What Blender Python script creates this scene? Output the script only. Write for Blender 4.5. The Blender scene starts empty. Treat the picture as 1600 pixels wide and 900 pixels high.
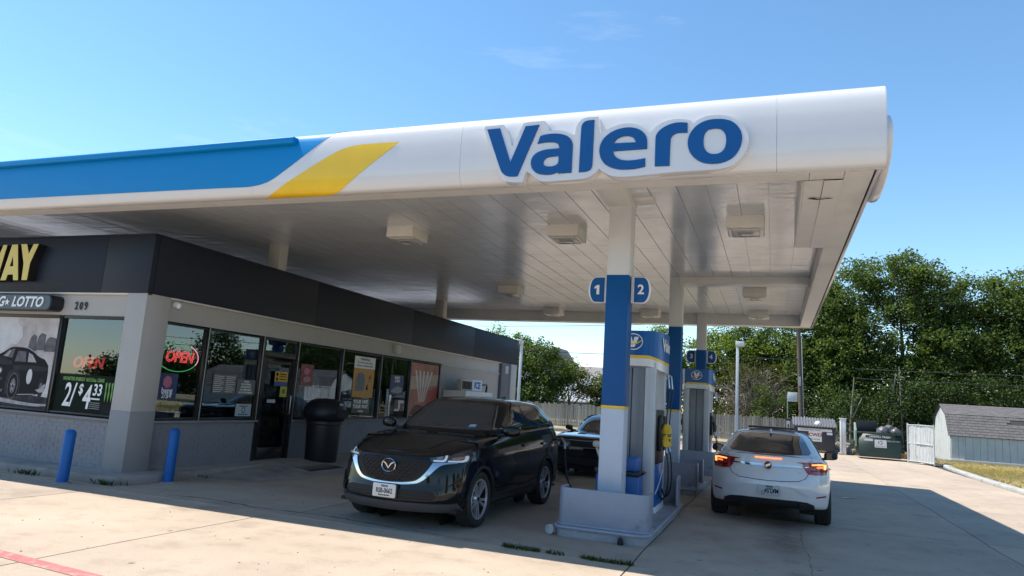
import bpy, bmesh, math, random
import numpy as np
from mathutils import Vector, Matrix
from mathutils.bvhtree import BVHTree
random.seed(7); RNG=np.random.default_rng(7)
SC=bpy.context.scene; COL=SC.collection
PI=math.pi; rad=math.radians
# ------------------------------------------------------------------ camera
CAM_R=Vector((0.936292,0.345336,0.064029)); CAM_U=Vector((-0.005142,-0.168806,0.985636)); CAM_F=Vector((-0.351184,0.923173,0.156276))
cd=bpy.data.cameras.new('camera'); cam=bpy.data.objects.new('camera',cd); COL.objects.link(cam)
M=Matrix.Identity(4)
for i in range(3):
    M[i][0]=CAM_R[i]; M[i][1]=CAM_U[i]; M[i][2]=-CAM_F[i]
M[2][3]=1.70
cam.matrix_world=M
cd.sensor_width=36.0; cd.lens=1094.546/1600*36; cd.clip_start=0.05; cd.clip_end=5000
SC.camera=cam
# ------------------------------------------------------------------ sky, sun, exposure
SUN=Vector((-0.570,-0.030,1.0)).normalized()      # direction towards the sun
sun_el=math.asin(SUN.z); sun_az=math.atan2(SUN.x,SUN.y)
w=bpy.data.worlds.new('World'); SC.world=w; w.use_nodes=True
nt=w.node_tree; nt.nodes.clear()
out=nt.nodes.new('ShaderNodeOutputWorld'); bg=nt.nodes.new('ShaderNodeBackground'); sky=nt.nodes.new('ShaderNodeTexSky')
sky.sky_type='NISHITA'; sky.sun_disc=False; sky.sun_elevation=sun_el; sky.sun_rotation=sun_az
sky.altitude=100; sky.air_density=1.0; sky.dust_density=0.05; sky.ozone_density=2.0
tc=nt.nodes.new('ShaderNodeTexCoord'); mp=nt.nodes.new('ShaderNodeMapping'); mp.inputs['Scale'].default_value=(1.0,1.0,5.5)
nz=nt.nodes.new('ShaderNodeTexNoise'); nz.inputs['Scale'].default_value=2.6; nz.inputs['Detail'].default_value=7; nz.inputs['Roughness'].default_value=0.62
rp=nt.nodes.new('ShaderNodeValToRGB'); rp.color_ramp.elements[0].position=0.62; rp.color_ramp.elements[1].position=1.0
rp.color_ramp.elements[0].color=(0,0,0,1); rp.color_ramp.elements[1].color=(0.42,0.42,0.42,1)
mx=nt.nodes.new('ShaderNodeMixRGB'); mx.inputs[2].default_value=(6.2,6.6,7.2,1)
L=nt.links.new
L(tc.outputs['Generated'],mp.inputs['Vector']); L(mp.outputs[0],nz.inputs['Vector']); L(nz.outputs['Fac'],rp.inputs[0])
hs=nt.nodes.new('ShaderNodeHueSaturation'); hs.inputs['Saturation'].default_value=1.13; hs.inputs['Hue'].default_value=.493; hs.inputs['Value'].default_value=1.15; L(sky.outputs[0],hs.inputs['Color'])
L(rp.outputs[0],mx.inputs[0]); L(hs.outputs[0],mx.inputs[1]); L(mx.outputs[0],bg.inputs['Color']); L(bg.outputs[0],out.inputs['Surface'])
bg.inputs['Strength'].default_value=0.125
sl=bpy.data.lights.new('sun','SUN'); sl.energy=5.0; sl.angle=rad(0.53); sl.color=(1.0,0.93,0.84)
so=bpy.data.objects.new('sun',sl); COL.objects.link(so); so.rotation_euler=(-SUN).to_track_quat('-Z','Y').to_euler(); so.location=(-30,-2,50)
SC.view_settings.view_transform='Standard'; SC.view_settings.look='None'; SC.view_settings.exposure=0.68; SC.view_settings.gamma=1
SC.render.engine='CYCLES'
try:
    SC.cycles.max_bounces=8; SC.cycles.transparent_max_bounces=12
except Exception: pass

# ------------------------------------------------------------------ helpers
def thing(name,label,cat,loc=(0,0,0),rz=0,group=None):
    o=bpy.data.objects.new(name,None); COL.objects.link(o); o.location=loc; o.rotation_euler=(0,0,rz)
    o.empty_display_size=0.1
    o['label']=label; o['category']=cat
    if group: o['group']=group
    return o
def tag(o,label,cat,group=None):
    o['label']=label; o['category']=cat
    if group: o['group']=group
    return o
def struct(o): o['kind']='structure'; return o
def stuff(o): o['kind']='stuff'; return o
def absloc(o):
    v=Vector((0,0,0))
    while o is not None: v+=Vector(o.location); o=o.parent
    return v
def link(name,me,parent=None,world=False,loc=None):
    o=bpy.data.objects.new(name,me); COL.objects.link(o)
    if parent is not None:
        o.parent=parent
        if world: me.transform(Matrix.Translation(-absloc(parent)))
    if loc is not None: o.location=loc
    return o
def tree_copy(o,parent=None,loc=None,rz=None,label=None):
    c=o.copy(); COL.objects.link(c)
    if parent is not None: c.parent=parent
    for ch in list(o.children): tree_copy(ch,c)
    if loc is not None: c.location=loc
    if rz is not None: c.rotation_euler=(0,0,rz)
    if label: c['label']=label
    return c
MATS={}
def mat(name,col,rough=0.5,metal=0.0,spec=0.5,var=0.0,vscale=3.0,bump=0.0,bscale=40.0,coat=0.0,rvar=0.0,emit=None,estr=0,stain=None,stscale=0.8,stmin=.5,stmax=.75):
    """principled material with noise-varied colour, roughness and fine relief"""
    if name in MATS: return MATS[name]
    m=bpy.data.materials.new(name); m.use_nodes=True; n=m.node_tree; b=n.nodes['Principled BSDF']
    b.inputs['Base Color'].default_value=(*col,1); b.inputs['Roughness'].default_value=rough; b.inputs['Metallic'].default_value=metal
    b.inputs['Specular IOR Level'].default_value=spec; b.inputs['Coat Weight'].default_value=coat; b.inputs['Coat Roughness'].default_value=0.03
    tcn=n.nodes.new('ShaderNodeTexCoord'); co=tcn.outputs['Object']
    colsock=None
    if var>0:
        t=n.nodes.new('ShaderNodeTexNoise'); t.inputs['Scale'].default_value=vscale; t.inputs['Detail'].default_value=6; t.inputs['Roughness'].default_value=0.65
        n.links.new(co,t.inputs['Vector'])
        r=n.nodes.new('ShaderNodeValToRGB'); r.color_ramp.elements[0].position=0.3; r.color_ramp.elements[1].position=0.7
        r.color_ramp.elements[0].color=(*[c*(1-var) for c in col],1); r.color_ramp.elements[1].color=(*[min(1,c*(1+var)) for c in col],1)
        n.links.new(t.outputs['Fac'],r.inputs[0]); colsock=r.outputs[0]
        if rvar>0:
            mr=n.nodes.new('ShaderNodeMapRange'); mr.inputs['To Min'].default_value=max(0.02,rough-rvar); mr.inputs['To Max'].default_value=rough+rvar
            n.links.new(t.outputs['Fac'],mr.inputs[0]); n.links.new(mr.outputs[0],b.inputs['Roughness'])
    if stain:
        t2=n.nodes.new('ShaderNodeTexNoise'); t2.inputs['Scale'].default_value=stscale; t2.inputs['Detail'].default_value=8; t2.inputs['Roughness'].default_value=0.6
        n.links.new(co,t2.inputs['Vector'])
        r2=n.nodes.new('ShaderNodeValToRGB'); r2.color_ramp.elements[0].position=stmin; r2.color_ramp.elements[1].position=stmax
        r2.color_ramp.elements[0].color=(0,0,0,1); r2.color_ramp.elements[1].color=(1,1,1,1)
        n.links.new(t2.outputs['Fac'],r2.inputs[0])
        m2=n.nodes.new('ShaderNodeMixRGB'); m2.inputs[2].default_value=(*stain,1)
        if colsock is not None: n.links.new(colsock,m2.inputs[1])
        else: m2.inputs[1].default_value=(*col,1)
        n.links.new(r2.outputs[0],m2.inputs[0]); colsock=m2.outputs[0]
    if colsock is not None: n.links.new(colsock,b.inputs['Base Color'])
    if bump>0:
        t=n.nodes.new('ShaderNodeTexNoise'); t.inputs['Scale'].default_value=bscale; t.inputs['Detail'].default_value=4
        n.links.new(co,t.inputs['Vector'])
        bp=n.nodes.new('ShaderNodeBump'); bp.inputs['Strength'].default_value=bump; bp.inputs['Distance'].default_value=0.02
        n.links.new(t.outputs['Fac'],bp.inputs['Height']); n.links.new(bp.outputs[0],b.inputs['Normal'])
    if emit:
        b.inputs['Emission Color'].default_value=(*emit,1); b.inputs['Emission Strength'].default_value=estr
    MATS[name]=m; return m
def glass_mat(name,tint,rough=0.0,ior=1.5,gcol=(1,1,1)):
    m=bpy.data.materials.new(name); m.use_nodes=True; n=m.node_tree; n.nodes.clear()
    o=n.nodes.new('ShaderNodeOutputMaterial'); tr=n.nodes.new('ShaderNodeBsdfTransparent'); tr.inputs[0].default_value=(*tint,1)
    gl=n.nodes.new('ShaderNodeBsdfGlossy'); gl.inputs['Roughness'].default_value=rough; gl.inputs[0].default_value=(*gcol,1)
    fr=n.nodes.new('ShaderNodeFresnel'); fr.inputs['IOR'].default_value=ior; mx=n.nodes.new('ShaderNodeMixShader')
    ge=n.nodes.new('ShaderNodeNewGeometry'); s1=n.nodes.new('ShaderNodeMath'); s1.operation='SUBTRACT'; s1.inputs[0].default_value=1; n.links.new(ge.outputs['Backfacing'],s1.inputs[1]); s2=n.nodes.new('ShaderNodeMath'); s2.operation='MULTIPLY'; n.links.new(fr.outputs[0],s2.inputs[0]); n.links.new(s1.outputs[0],s2.inputs[1]); n.links.new(s2.outputs[0],mx.inputs[0]); n.links.new(tr.outputs[0],mx.inputs[1]); n.links.new(gl.outputs[0],mx.inputs[2]); n.links.new(mx.outputs[0],o.inputs[0])
    MATS[name]=m; return m
class MB:
    """collects shapes and links them as one mesh object"""
    def __init__(s): s.v=[]; s.f=[]; s.mi=[]; s.sm=[]; s.cur=0
    def add(s,vs,fs,smooth=False):
        o=len(s.v); s.v+=[tuple(map(float,v)) for v in vs]
        for f in fs: s.f.append([i+o for i in f]); s.mi.append(s.cur); s.sm.append(smooth)
        return s
    def box(s,x0,x1,y0,y1,z0,z1):
        return s.add([(x0,y0,z0),(x1,y0,z0),(x1,y1,z0),(x0,y1,z0),(x0,y0,z1),(x1,y0,z1),(x1,y1,z1),(x0,y1,z1)],
            [(0,3,2,1),(4,5,6,7),(0,1,5,4),(1,2,6,5),(2,3,7,6),(3,0,4,7)])
    def obox(s,c,sx,sy,sz,mtx):
        vs=[]
        for k in (-1,1):
            for a,b in ((-1,-1),(1,-1),(1,1),(-1,1)):
                vs.append(Vector(c)+mtx@Vector((a*sx/2,b*sy/2,k*sz/2)))
        return s.add(vs,[(0,3,2,1),(4,5,6,7),(0,1,5,4),(1,2,6,5),(2,3,7,6),(3,0,4,7)])
    def quad(s,a,b,c,d): return s.add([a,b,c,d],[(0,1,2,3)])
    def tube(s,pts,r,n=8,caps=True,smooth=True):
        pts=[Vector(p) for p in pts]; rs=r if isinstance(r,(list,tuple)) else [r]*len(pts)
        vs=[]; prev=None
        for i,p in enumerate(pts):
            d=(pts[min(i+1,len(pts)-1)]-pts[max(i-1,0)]).normalized()
            if prev is None:
                a=Vector((0,0,1)) if abs(d.z)<0.9 else Vector((1,0,0)); u=d.cross(a).normalized()
            else: u=(prev-d*prev.dot(d)).normalized()
            prev=u; v=d.cross(u)
            for k in range(n):
                t=2*PI*k/n; vs.append(p+(u*math.cos(t)+v*math.sin(t))*rs[i])
        fs=[]
        for i in range(len(pts)-1):
            for k in range(n):
                a=i*n+k; b=i*n+(k+1)%n; fs.append((a,b,b+n,a+n))
        s.add(vs,fs,smooth)
        if caps: s.add(vs[:n],[tuple(range(n-1,-1,-1))]); s.add(vs[-n:],[tuple(range(n))])
        return s
    def lathe(s,prof,c=(0,0,0),axis='z',n=24,smooth=True):
        vs=[];
        for r,z in prof:
            for k in range(n):
                t=2*PI*k/n; a,b=r*math.cos(t),r*math.sin(t)
                p={'z':(a,b,z),'x':(z,a,b),'y':(b,z,a)}[axis]
                vs.append((c[0]+p[0],c[1]+p[1],c[2]+p[2]))
        fs=[]
        for i in range(len(prof)-1):
            for k in range(n):
                a=i*n+k; b=i*n+(k+1)%n; fs.append((a,b,b+n,a+n))
        return s.add(vs,fs,smooth)
    def prism(s,poly,z0,z1,axis='z',smooth=False):
        """extrude a 2D polygon (ccw) ; axis z: (x,y); x: (y,z); y: (x,z)"""
        n=len(poly)
        def P(p,h): return {'z':(p[0],p[1],h),'x':(h,p[0],p[1]),'y':(p[0],h,p[1])}[axis]
        vs=[P(p,z0) for p in poly]+[P(p,z1) for p in poly]
        fs=[(i,(i+1)%n,(i+1)%n+n,i+n) for i in range(n)]
        s.add(vs,fs,smooth); s.add(vs[:n],[tuple(range(n))]); s.add(vs[n:],[tuple(range(n))])
        return s
    def mesh(s,name,mats,bevel=0,seg=2,smooth_angle=None):
        me=bpy.data.meshes.new(name); me.from_pydata(s.v,[],s.f)
        if not isinstance(mats,(list,tuple)): mats=[mats]
        for m in mats: me.materials.append(m)
        me.polygons.foreach_set('material_index',s.mi); me.polygons.foreach_set('use_smooth',s.sm)
        bm=bmesh.new(); bm.from_mesh(me)
        bmesh.ops.remove_doubles(bm,verts=bm.verts,dist=1e-5)
        bmesh.ops.recalc_face_normals(bm,faces=bm.faces)
        if bevel>0:
            es=[e for e in bm.edges if len(e.link_faces)==2 and e.calc_face_angle(0)>rad(35)]
            try: bmesh.ops.bevel(bm,geom=es,offset=bevel,segments=seg,affect='EDGES',profile=0.5,clamp_overlap=True)
            except Exception: pass
        bm.to_mesh(me); bm.free(); me.set_sharp_from_angle(angle=rad(42)); me.update()
        return me
    def build(s,name,mats,parent=None,world=False,bevel=0,seg=2,loc=None):
        return link(name,s.mesh(name,mats,bevel,seg),parent,world,loc)
def crom(P,n,closed=False):
    P=np.asarray(P,float)
    Q=np.concatenate([P[-1:],P,P[:2]]) if closed else np.concatenate([2*P[:1]-P[1:2],P,2*P[-1:]-P[-2:-1]])
    m=len(P) if closed else len(P)-1; o=[]
    for i in range(1,m+1):
        for t in np.arange(n)/n:
            a,b,c,d=Q[i-1],Q[i],Q[i+1],Q[i+2]
            o.append(.5*((2*b)+(c-a)*t+(2*a-5*b+4*c-d)*t*t+(-a+3*b-3*c+d)*t**3))
    if not closed: o.append(P[-1])
    return np.array(o)
def smooth_poly(L,ang=40,it=2):
    """round the gentle vertices of a polygon, keep its sharp corners"""
    L=[Vector(p) for p in L]
    keep=[]
    n=len(L)
    for i in range(n):
        a=(L[i]-L[i-1]); b=(L[(i+1)%n]-L[i])
        keep.append(a.angle(b,0)>rad(ang))
    for _ in range(it):
        o=[];k2=[]
        n=len(L)
        for i in range(n):
            p=L[i-1]; q=L[i]; s=L[(i+1)%n]
            if keep[i]: o.append(q); k2.append(True)
            else: o+= [q*.75+p*.25,q*.75+s*.25]; k2+=[False,False]
        L=o;keep=k2
    return [tuple(p) for p in L]
def fill2d(loops,depth=0.0):
    """2D loops (holes allowed) -> mesh data in the XY plane, extruded from z=0 to z=depth"""
    cu=bpy.data.curves.new('tmp','CURVE'); cu.dimensions='2D'; cu.fill_mode='BOTH'; cu.extrude=depth/2
    for L in loops:
        sp=cu.splines.new('POLY'); sp.points.add(len(L)-1)
        for p,q in zip(sp.points,L): p.co=(q[0],q[1],0,1)
        sp.use_cyclic_u=True
    o=bpy.data.objects.new('tmp',cu); me=bpy.data.meshes.new_from_object(o)
    bpy.data.objects.remove(o); bpy.data.curves.remove(cu)
    me.transform(Matrix.Translation((0,0,depth/2)))
    return me
def text_me(s,size,depth=0.0,bold=0.0,shear=0.0,align='CENTER',sx=1.0,tube=0.0,sp=1.0):
    cu=bpy.data.curves.new('tmp','FONT'); cu.body=s; cu.size=size; cu.extrude=depth/2; cu.offset=bold; cu.shear=shear
    cu.align_x=align; cu.align_y='CENTER'; cu.space_character=sp; cu.resolution_u=3
    if tube>0: cu.fill_mode='NONE'; cu.bevel_depth=tube; cu.bevel_resolution=1
    o=bpy.data.objects.new('tmp',cu); me=bpy.data.meshes.new_from_object(o)
    bpy.data.objects.remove(o); bpy.data.curves.remove(cu)
    me.transform(Matrix.Diagonal((sx,1,1,1))@Matrix.Translation((0,0,depth/2)))
    return me
def plane_mtx(origin,right,up):
    r=Vector(right).normalized(); u=Vector(up).normalized(); n=r.cross(u)
    m=Matrix.Identity(4)
    for i in range(3): m[i][0]=r[i]; m[i][1]=u[i]; m[i][2]=n[i]; m[i][3]=origin[i]
    return m
def place(me,name,m,parent,mtx,world=False):
    me.transform(mtx); me.materials.clear(); me.materials.append(m); me.name=name
    return link(name,me,parent,world)
def join_me(mes,name):
    bm=bmesh.new()
    for me in mes: bm.from_mesh(me)
    r=bpy.data.meshes.new(name); bm.to_mesh(r); bm.free(); return r
FRONT=((1,0,0),(0,0,1))     # right / up of a plane facing -Y
SIDE=((0,1,0),(0,0,1))      # right / up of a plane facing +X
# ------------------------------------------------------------------ common materials
M_white=mat('white_paint',(.74,.74,.75),.28,spec=.5,var=.03,vscale=1.2,coat=.3)
M_soffit=mat('soffit_metal',(.70,.70,.71),.2,spec=.6)
M_lip=mat('canopy_lip_paint',(.66,.65,.63),.4,var=.05,vscale=2,stain=(.50,.47,.43),stscale=1.3,stmin=.55,stmax=.8)
M_blue=mat('brand_blue',(.002,.080,.27),.4,spec=.25,coat=.0,var=.04)
M_lblue=mat('fascia_blue',(.001,.215,.54),.42,spec=.2,var=.03)
M_yellow=mat('brand_yellow',(.78,.50,.008),.35,coat=.2,var=.04)
M_black=mat('black_plastic',(.012,.012,.014),.45)
M_rubber=mat('black_rubber',(.016,.016,.017),.7)
M_dark=mat('dark_recess',(.006,.006,.007),.7)
M_chrome=mat('chrome',(.55,.55,.57),.09,metal=1)
M_steel=mat('brushed_steel',(.45,.46,.48),.3,metal=1)
M_greyp=mat('grey_paint',(.33,.345,.38),.4,var=.06,vscale=2.5,stain=(.22,.23,.25),stscale=2,stmin=.58,stmax=.85)
M_colw=mat('column_white',(.50,.54,.62),.4,var=.05,vscale=2)
M_guard=mat('guard_grey',(.27,.29,.35),.45,var=.10,vscale=2.5,stain=(.15,.15,.17),stscale=3.5,stmin=.6,stmax=.8,rvar=.08)
M_text_w=mat('white_lettering',(.78,.78,.78),.4)
M_text_k=mat('black_lettering',(.02,.02,.025),.5)
M_paper=mat('white_paper',(.72,.72,.70),.6)
# ------------------------------------------------------------------ ground, lot, kerbs
M_soil=mat('dry_ground',(.30,.25,.15),.95,var=.25,vscale=.6,bump=.5,bscale=8,stain=(.18,.19,.08),stscale=.12,stmin=.45,stmax=.65)
g=MB(); g.quad((-400,-400,-.02),(400,-400,-.02),(400,400,-.02),(-400,400,-.02))
struct(g.build('ground',M_soil))
def concrete_mat():
    m=bpy.data.materials.new('concrete'); m.use_nodes=True; n=m.node_tree; b=n.nodes['Principled BSDF']; k=n.links.new
    b.inputs['Specular IOR Level'].default_value=.3
    geo=n.nodes.new('ShaderNodeNewGeometry'); P=geo.outputs['Position']
    def noise(sc,det=6,ro=.6):
        t=n.nodes.new('ShaderNodeTexNoise'); t.inputs['Scale'].default_value=sc; t.inputs['Detail'].default_value=det; t.inputs['Roughness'].default_value=ro; k(P,t.inputs['Vector']); return t.outputs['Fac']
    def ramp(s,p0,p1,c0,c1):
        r=n.nodes.new('ShaderNodeValToRGB'); r.color_ramp.elements[0].position=p0; r.color_ramp.elements[1].position=p1
        r.color_ramp.elements[0].color=(*c0,1); r.color_ramp.elements[1].color=(*c1,1); k(s,r.inputs[0]); return r.outputs[0]
    def mul(a,b_,f=1.0):
        x=n.nodes.new('ShaderNodeMixRGB'); x.blend_type='MULTIPLY'; x.inputs[0].default_value=f; k(a,x.inputs[1]); k(b_,x.inputs[2]); return x.outputs[0]
    base=ramp(noise(.55,7,.62),.32,.70,(.375,.308,.242),(.478,.397,.312))
    pi=n.nodes.new('ShaderNodeObjectInfo'); slab=ramp(pi.outputs['Random'],0,1,(.90,.90,.92),(1.05,1.03,1.0)); base=mul(base,slab)
    grain=ramp(noise(85,3,.7),.30,.66,(.70,.69,.68),(1.14,1.14,1.14)); base=mul(base,grain,.9)
    blot=ramp(noise(2.3,6,.7),.50,.68,(1,1,1),(.80,.78,.77)); base=mul(base,blot,.8)
    oil=ramp(noise(.9,7,.55),.60,.74,(1,1,1),(.58,.56,.56)); base=mul(base,oil,.75)
    spots=n.nodes.new('ShaderNodeTexVoronoi'); spots.inputs['Scale'].default_value=1.7; k(P,spots.inputs['Vector'])
    sp=ramp(spots.outputs['Distance'],.035,.07,(.35,.33,.32),(1,1,1)); base=mul(base,sp,.8)
    # dark drips and tyre wear along the two lanes beside the pumps
    sx=n.nodes.new('ShaderNodeSeparateXYZ'); k(P,sx.inputs[0])
    def lane(xc,wd):
        a=n.nodes.new('ShaderNodeMath'); a.operation='SUBTRACT'; k(sx.outputs[0],a.inputs[0]); a.inputs[1].default_value=xc
        b_=n.nodes.new('ShaderNodeMath'); b_.operation='ABSOLUTE'; k(a.outputs[0],b_.inputs[0])
        c=n.nodes.new('ShaderNodeMapRange'); c.inputs['From Min'].default_value=0; c.inputs['From Max'].default_value=wd; c.inputs['To Min'].default_value=1; c.inputs['To Max'].default_value=0; k(b_.outputs[0],c.inputs[0]); return c.outputs[0]
    ad=n.nodes.new('ShaderNodeMath'); ad.operation='MAXIMUM'; k(lane(-4.55,.75),ad.inputs[0]); k(lane(.15,.75),ad.inputs[1])
    fr=n.nodes.new('ShaderNodeMapRange'); fr.inputs['From Min'].default_value=8.0; fr.inputs['From Max'].default_value=10.5; k(sx.outputs[1],fr.inputs[0])
    m0=n.nodes.new('ShaderNodeMath'); m0.operation='MULTIPLY'; k(ad.outputs[0],m0.inputs[0]); k(fr.outputs[0],m0.inputs[1]); ad=m0
    mu=n.nodes.new('ShaderNodeMath'); mu.operation='MULTIPLY'; k(ad.outputs[0],mu.inputs[0]); k(noise(3.1,8,.7),mu.inputs[1])
    drip=ramp(mu.outputs[0],.20,.52,(1,1,1),(.50,.48,.47)); base=mul(base,drip,.85)
    k(base,b.inputs['Base Color'])
    rr=n.nodes.new('ShaderNodeMapRange'); rr.inputs['To Min'].default_value=.62; rr.inputs['To Max'].default_value=.92; k(noise(1.7),rr.inputs[0]); k(rr.outputs[0],b.inputs['Roughness'])
    bp=n.nodes.new('ShaderNodeBump'); bp.inputs['Strength'].default_value=.35; bp.inputs['Distance'].default_value=.006; k(noise(110,4),bp.inputs['Height']); k(bp.outputs[0],b.inputs['Normal'])
    return m
M_conc=concrete_mat()
M_joint=mat('joint_dirt',(.045,.04,.033),.95,var=.3,vscale=8)
lot=MB(); lot.quad((-40,-14,-.013),(26,-14,-.013),(26,45,-.013),(-40,45,-.013))
LOT=struct(lot.build('concrete_lot',M_joint))
XJ=[-32.8,-28.3,-23.8,-19.3,-14.8,-10.6,-6.02,-1.47,3.02,7.5,12,16.5,21]
YJ=[-12,-6,-1.2,3.4,8.0,12.85,17.6,22.3,27,31.6,36.2,40.4]
def slab(xs,ys):
    x0,x1=xs; y0,y1=ys; n=6; j=.009
    pts=[]
    def e(a,b,k): return [(a[0]+(b[0]-a[0])*t/k,a[1]+(b[1]-a[1])*t/k) for t in range(k)]
    cs=[(x0,y0),(x1,y0),(x1,y1),(x0,y1)]
    for i in range(4): pts+=e(cs[i],cs[(i+1)%4],n)
    def wob(p):
        x,y=p
        ex=.014*math.sin(x*2.1+1)+.02*math.sin(x*.63) if abs(y-y0)<1e-6 or abs(y-y1)<1e-6 else 0
        ey=.012*math.sin(y*1.9)+.012*math.sin(y*.7+2) if abs(x-x0)<1e-6 or abs(x-x1)<1e-6 else 0
        cx,cy=(x0+x1)/2,(y0+y1)/2
        return (x-math.copysign(j,x-cx)*(abs(x-cx)>(x1-x0)/2-1e-4)+ey, y-math.copysign(j,y-cy)*(abs(y-cy)>(y1-y0)/2-1e-4)+ex)
    pts=[wob(p) for p in pts]
    m=MB(); m.prism(pts,-.012,0); return m
for iy in range(len(YJ)-1):
    xj=[-32.8,-28.3,-23.8,-19.3,-15.6,-12.4,-9.32,-6.24,-1.47,3.02,7.5,12,16.5,21] if YJ[iy+1]<=8.0 else XJ
    for ix in range(len(xj)-1):
        if xj[ix]>6.5 and YJ[iy]>8.0: continue
        x1=min(xj[ix+1],6.42) if YJ[iy]>=8.0 else xj[ix+1]
        slab((xj[ix],x1),(YJ[iy],YJ[iy+1])).build('concrete_slab',M_conc,LOT,bevel=.0)
# cracks: shallow dark irregular fissures crossing the slabs
def crack(pts,wd):
    P=crom(pts,10); r=random.Random(len(pts)+int(pts[0][0]*10)); m=MB(); vs=[];fs=[]
    for i,p in enumerate(P):
        d=P[min(i+1,len(P)-1)]-P[max(i-1,0)]; n=np.array((-d[1],d[0]))/np.hypot(*d)
        q=p+n*r.uniform(-.02,.02); h=wd*r.uniform(.35,1.2)*min(1,i/6+.15,(len(P)-1-i)/6+.15)
        vs+=[(*(q+n*h),.002),(*(q-n*h),.002)]
    for i in range(len(P)-1): fs.append((2*i,2*i+1,2*i+3,2*i+2))
    m.add(vs,fs); o=m.build('crack',M_joint,LOT); return o
crack([(1.0,12.9),(1.6,12.7),(2.2,12.75),(3.0,12.6)],.007)
crack([(-8.3,8.2),(-7.6,8.35),(-6.6,8.22),(-5.6,8.32),(-4.6,8.18),(-3.4,8.12)],.018)
crack([(.34,8.1),(.42,9.5),(.37,11),(.43,12.8)],.004)
crack([(-2.4,5.2),(-1.7,5.6),(-1.2,5.4),(-.4,5.9)],.006)
# red painted line
M_red=mat('worn_red_paint',(.42,.13,.13),.8,var=.15,vscale=14,stain=(.42,.33,.25),stscale=9,stmin=.50,stmax=.70,bump=.2,bscale=90)
m=MB(); m.quad((-9.0,4.99,.0045),(-3.2,4.52,.0045),(-3.2,4.37,.0045),(-9.0,4.84,.0045)); struct(m.build('red_painted_line',M_red))
# right verge
M_dry=mat('dry_grass_ground',(.42,.355,.21),.95,var=.22,vscale=4,bump=.6,bscale=18,stain=(.31,.28,.15),stscale=.7,stmin=.5,stmax=.68)
vp=[(6.75,19),(6.75,30),(7.0,34),(7.2,36.4),(9.5,37.4),(60,37.4),(60,5),(7.4,5)]
m=MB(); m.prism(vp,-.015,.07); struct(m.build('grass_verge',M_dry))
M_kerb=mat('kerb_concrete',(.36,.36,.34),.85,var=.18,vscale=4,bump=.4,bscale=30,stain=(.2,.19,.17),stscale=3,stmin=.55,stmax=.75)
KERB=thing('kerb','low broken concrete kerb along the dry grass verge on the right','kerb',(6.5,28,0))
kp=[(6.46,14.0),(6.45,17.1),(6.44,20.2),(6.43,23.3),(6.42,26.2),(6.42,27.6),(6.48,30.3),(6.58,32.8),(6.75,35.0),(6.98,36.5)]
for a,b in zip(kp[:-1],kp[1:]):
    d=Vector((b[0]-a[0],b[1]-a[1],0)); ln=d.length-.03; ang=math.atan2(d.y,d.x)
    mm=MB(); mm.obox((a[0]/2+b[0]/2+.14+random.uniform(-.03,.03),a[1]/2+b[1]/2,.05),ln,.30,.13,Matrix.Rotation(ang+random.uniform(-.01,.01),3,'Z'))
    mm.build('kerb_stone',M_kerb,KERB,world=True,bevel=.03)
# store pavement with its kerb, and the ramp up to the door
M_walk=mat('pavement_concrete',(.30,.27,.25),.85,var=.15,vscale=2,bump=.3,bscale=60,stain=(.17,.155,.145),stscale=1.4,stmin=.5,stmax=.72)
pv=MB(); pv.prism([(-30,8.28),(-9.72,8.28),(-9.47,8.36),(-9.36,8.62),(-9.36,27),(-30,27)],-.012,.13)
PAV=struct(pv.build('store_pavement',M_walk,bevel=.02))
rp_=MB(); rp_.add([(-9.4,9.3,.004),(-8.35,10.2,.004),(-8.1,12,.004),(-8.1,26,.004),(-9.4,26,.131),(-9.4,11.6,.128)],[(0,1,2,5),(2,3,4,5)])
struct(rp_.build('pavement_ramp',M_walk))
# ------------------------------------------------------------------ fuel canopy
PROF=crom([(7.82,4.29),(7.70,4.262),(7.60,4.29),(7.545,4.40),(7.525,4.56),(7.52,4.72),(7.525,4.88),(7.55,5.02),(7.61,5.11),(7.72,5.155),(7.82,5.16)],5)
PS=np.r_[0,np.cumsum(np.hypot(*np.diff(PROF,axis=0).T))]
def prof_at(s,off=0.0):
    y=np.interp(s,PS,PROF[:,0]); z=np.interp(s,PS,PROF[:,1])
    e=.01; dy=np.interp(s+e,PS,PROF[:,0])-np.interp(s-e,PS,PROF[:,0]); dz=np.interp(s+e,PS,PROF[:,1])-np.interp(s-e,PS,PROF[:,1])
    l=math.hypot(dy,dz) or 1
    return (y-dz/l*off, z+dy/l*off)
CX0,CX1=-17.0,1.05; CY0,CY1=7.82,22.3; ZL=4.315; ZS=4.65; ZT=5.15
CAN=thing('fuel_canopy','long white and blue flat canopy over the pumps with a rounded front edge','canopy',(-2.1,15,0))
def fascia_panel(x0,x1):
    m=MB(); j=.0015
    vs=[];n=len(PROF)
    for x in (x0+j,x1-j):
        for y,z in PROF: vs.append((x,y,z))
    m.add(vs,[(i,i+1,n+i+1,n+i) for i in range(n-1)],True)
    # returns behind the skin so the panel has thickness
    m.add([(x0+j,*prof_at(s,-.03)) for s in PS]+[(x1-j,*prof_at(s,-.03)) for s in PS],[(i,n+i,n+i+1,i+1) for i in range(n-1)],True)
    m.add([(x0+j,y,z) for y,z in PROF]+[(x0+j,*prof_at(s,-.03)) for s in PS],[(i,n+i,n+i+1,i+1) for i in range(n-1)])
    m.add([(x1-j,y,z) for y,z in PROF]+[(x1-j,*prof_at(s,-.03)) for s in PS],[(i,i+1,n+i+1,n+i) for i in range(n-1)])
    return m.build('fascia_panel',M_white,CAN,world=True)
M_fas=mat('fascia_white',(.64,.645,.665),.24,coat=.5,var=.02,vscale=1.0,bump=.012,bscale=1.2)
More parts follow.
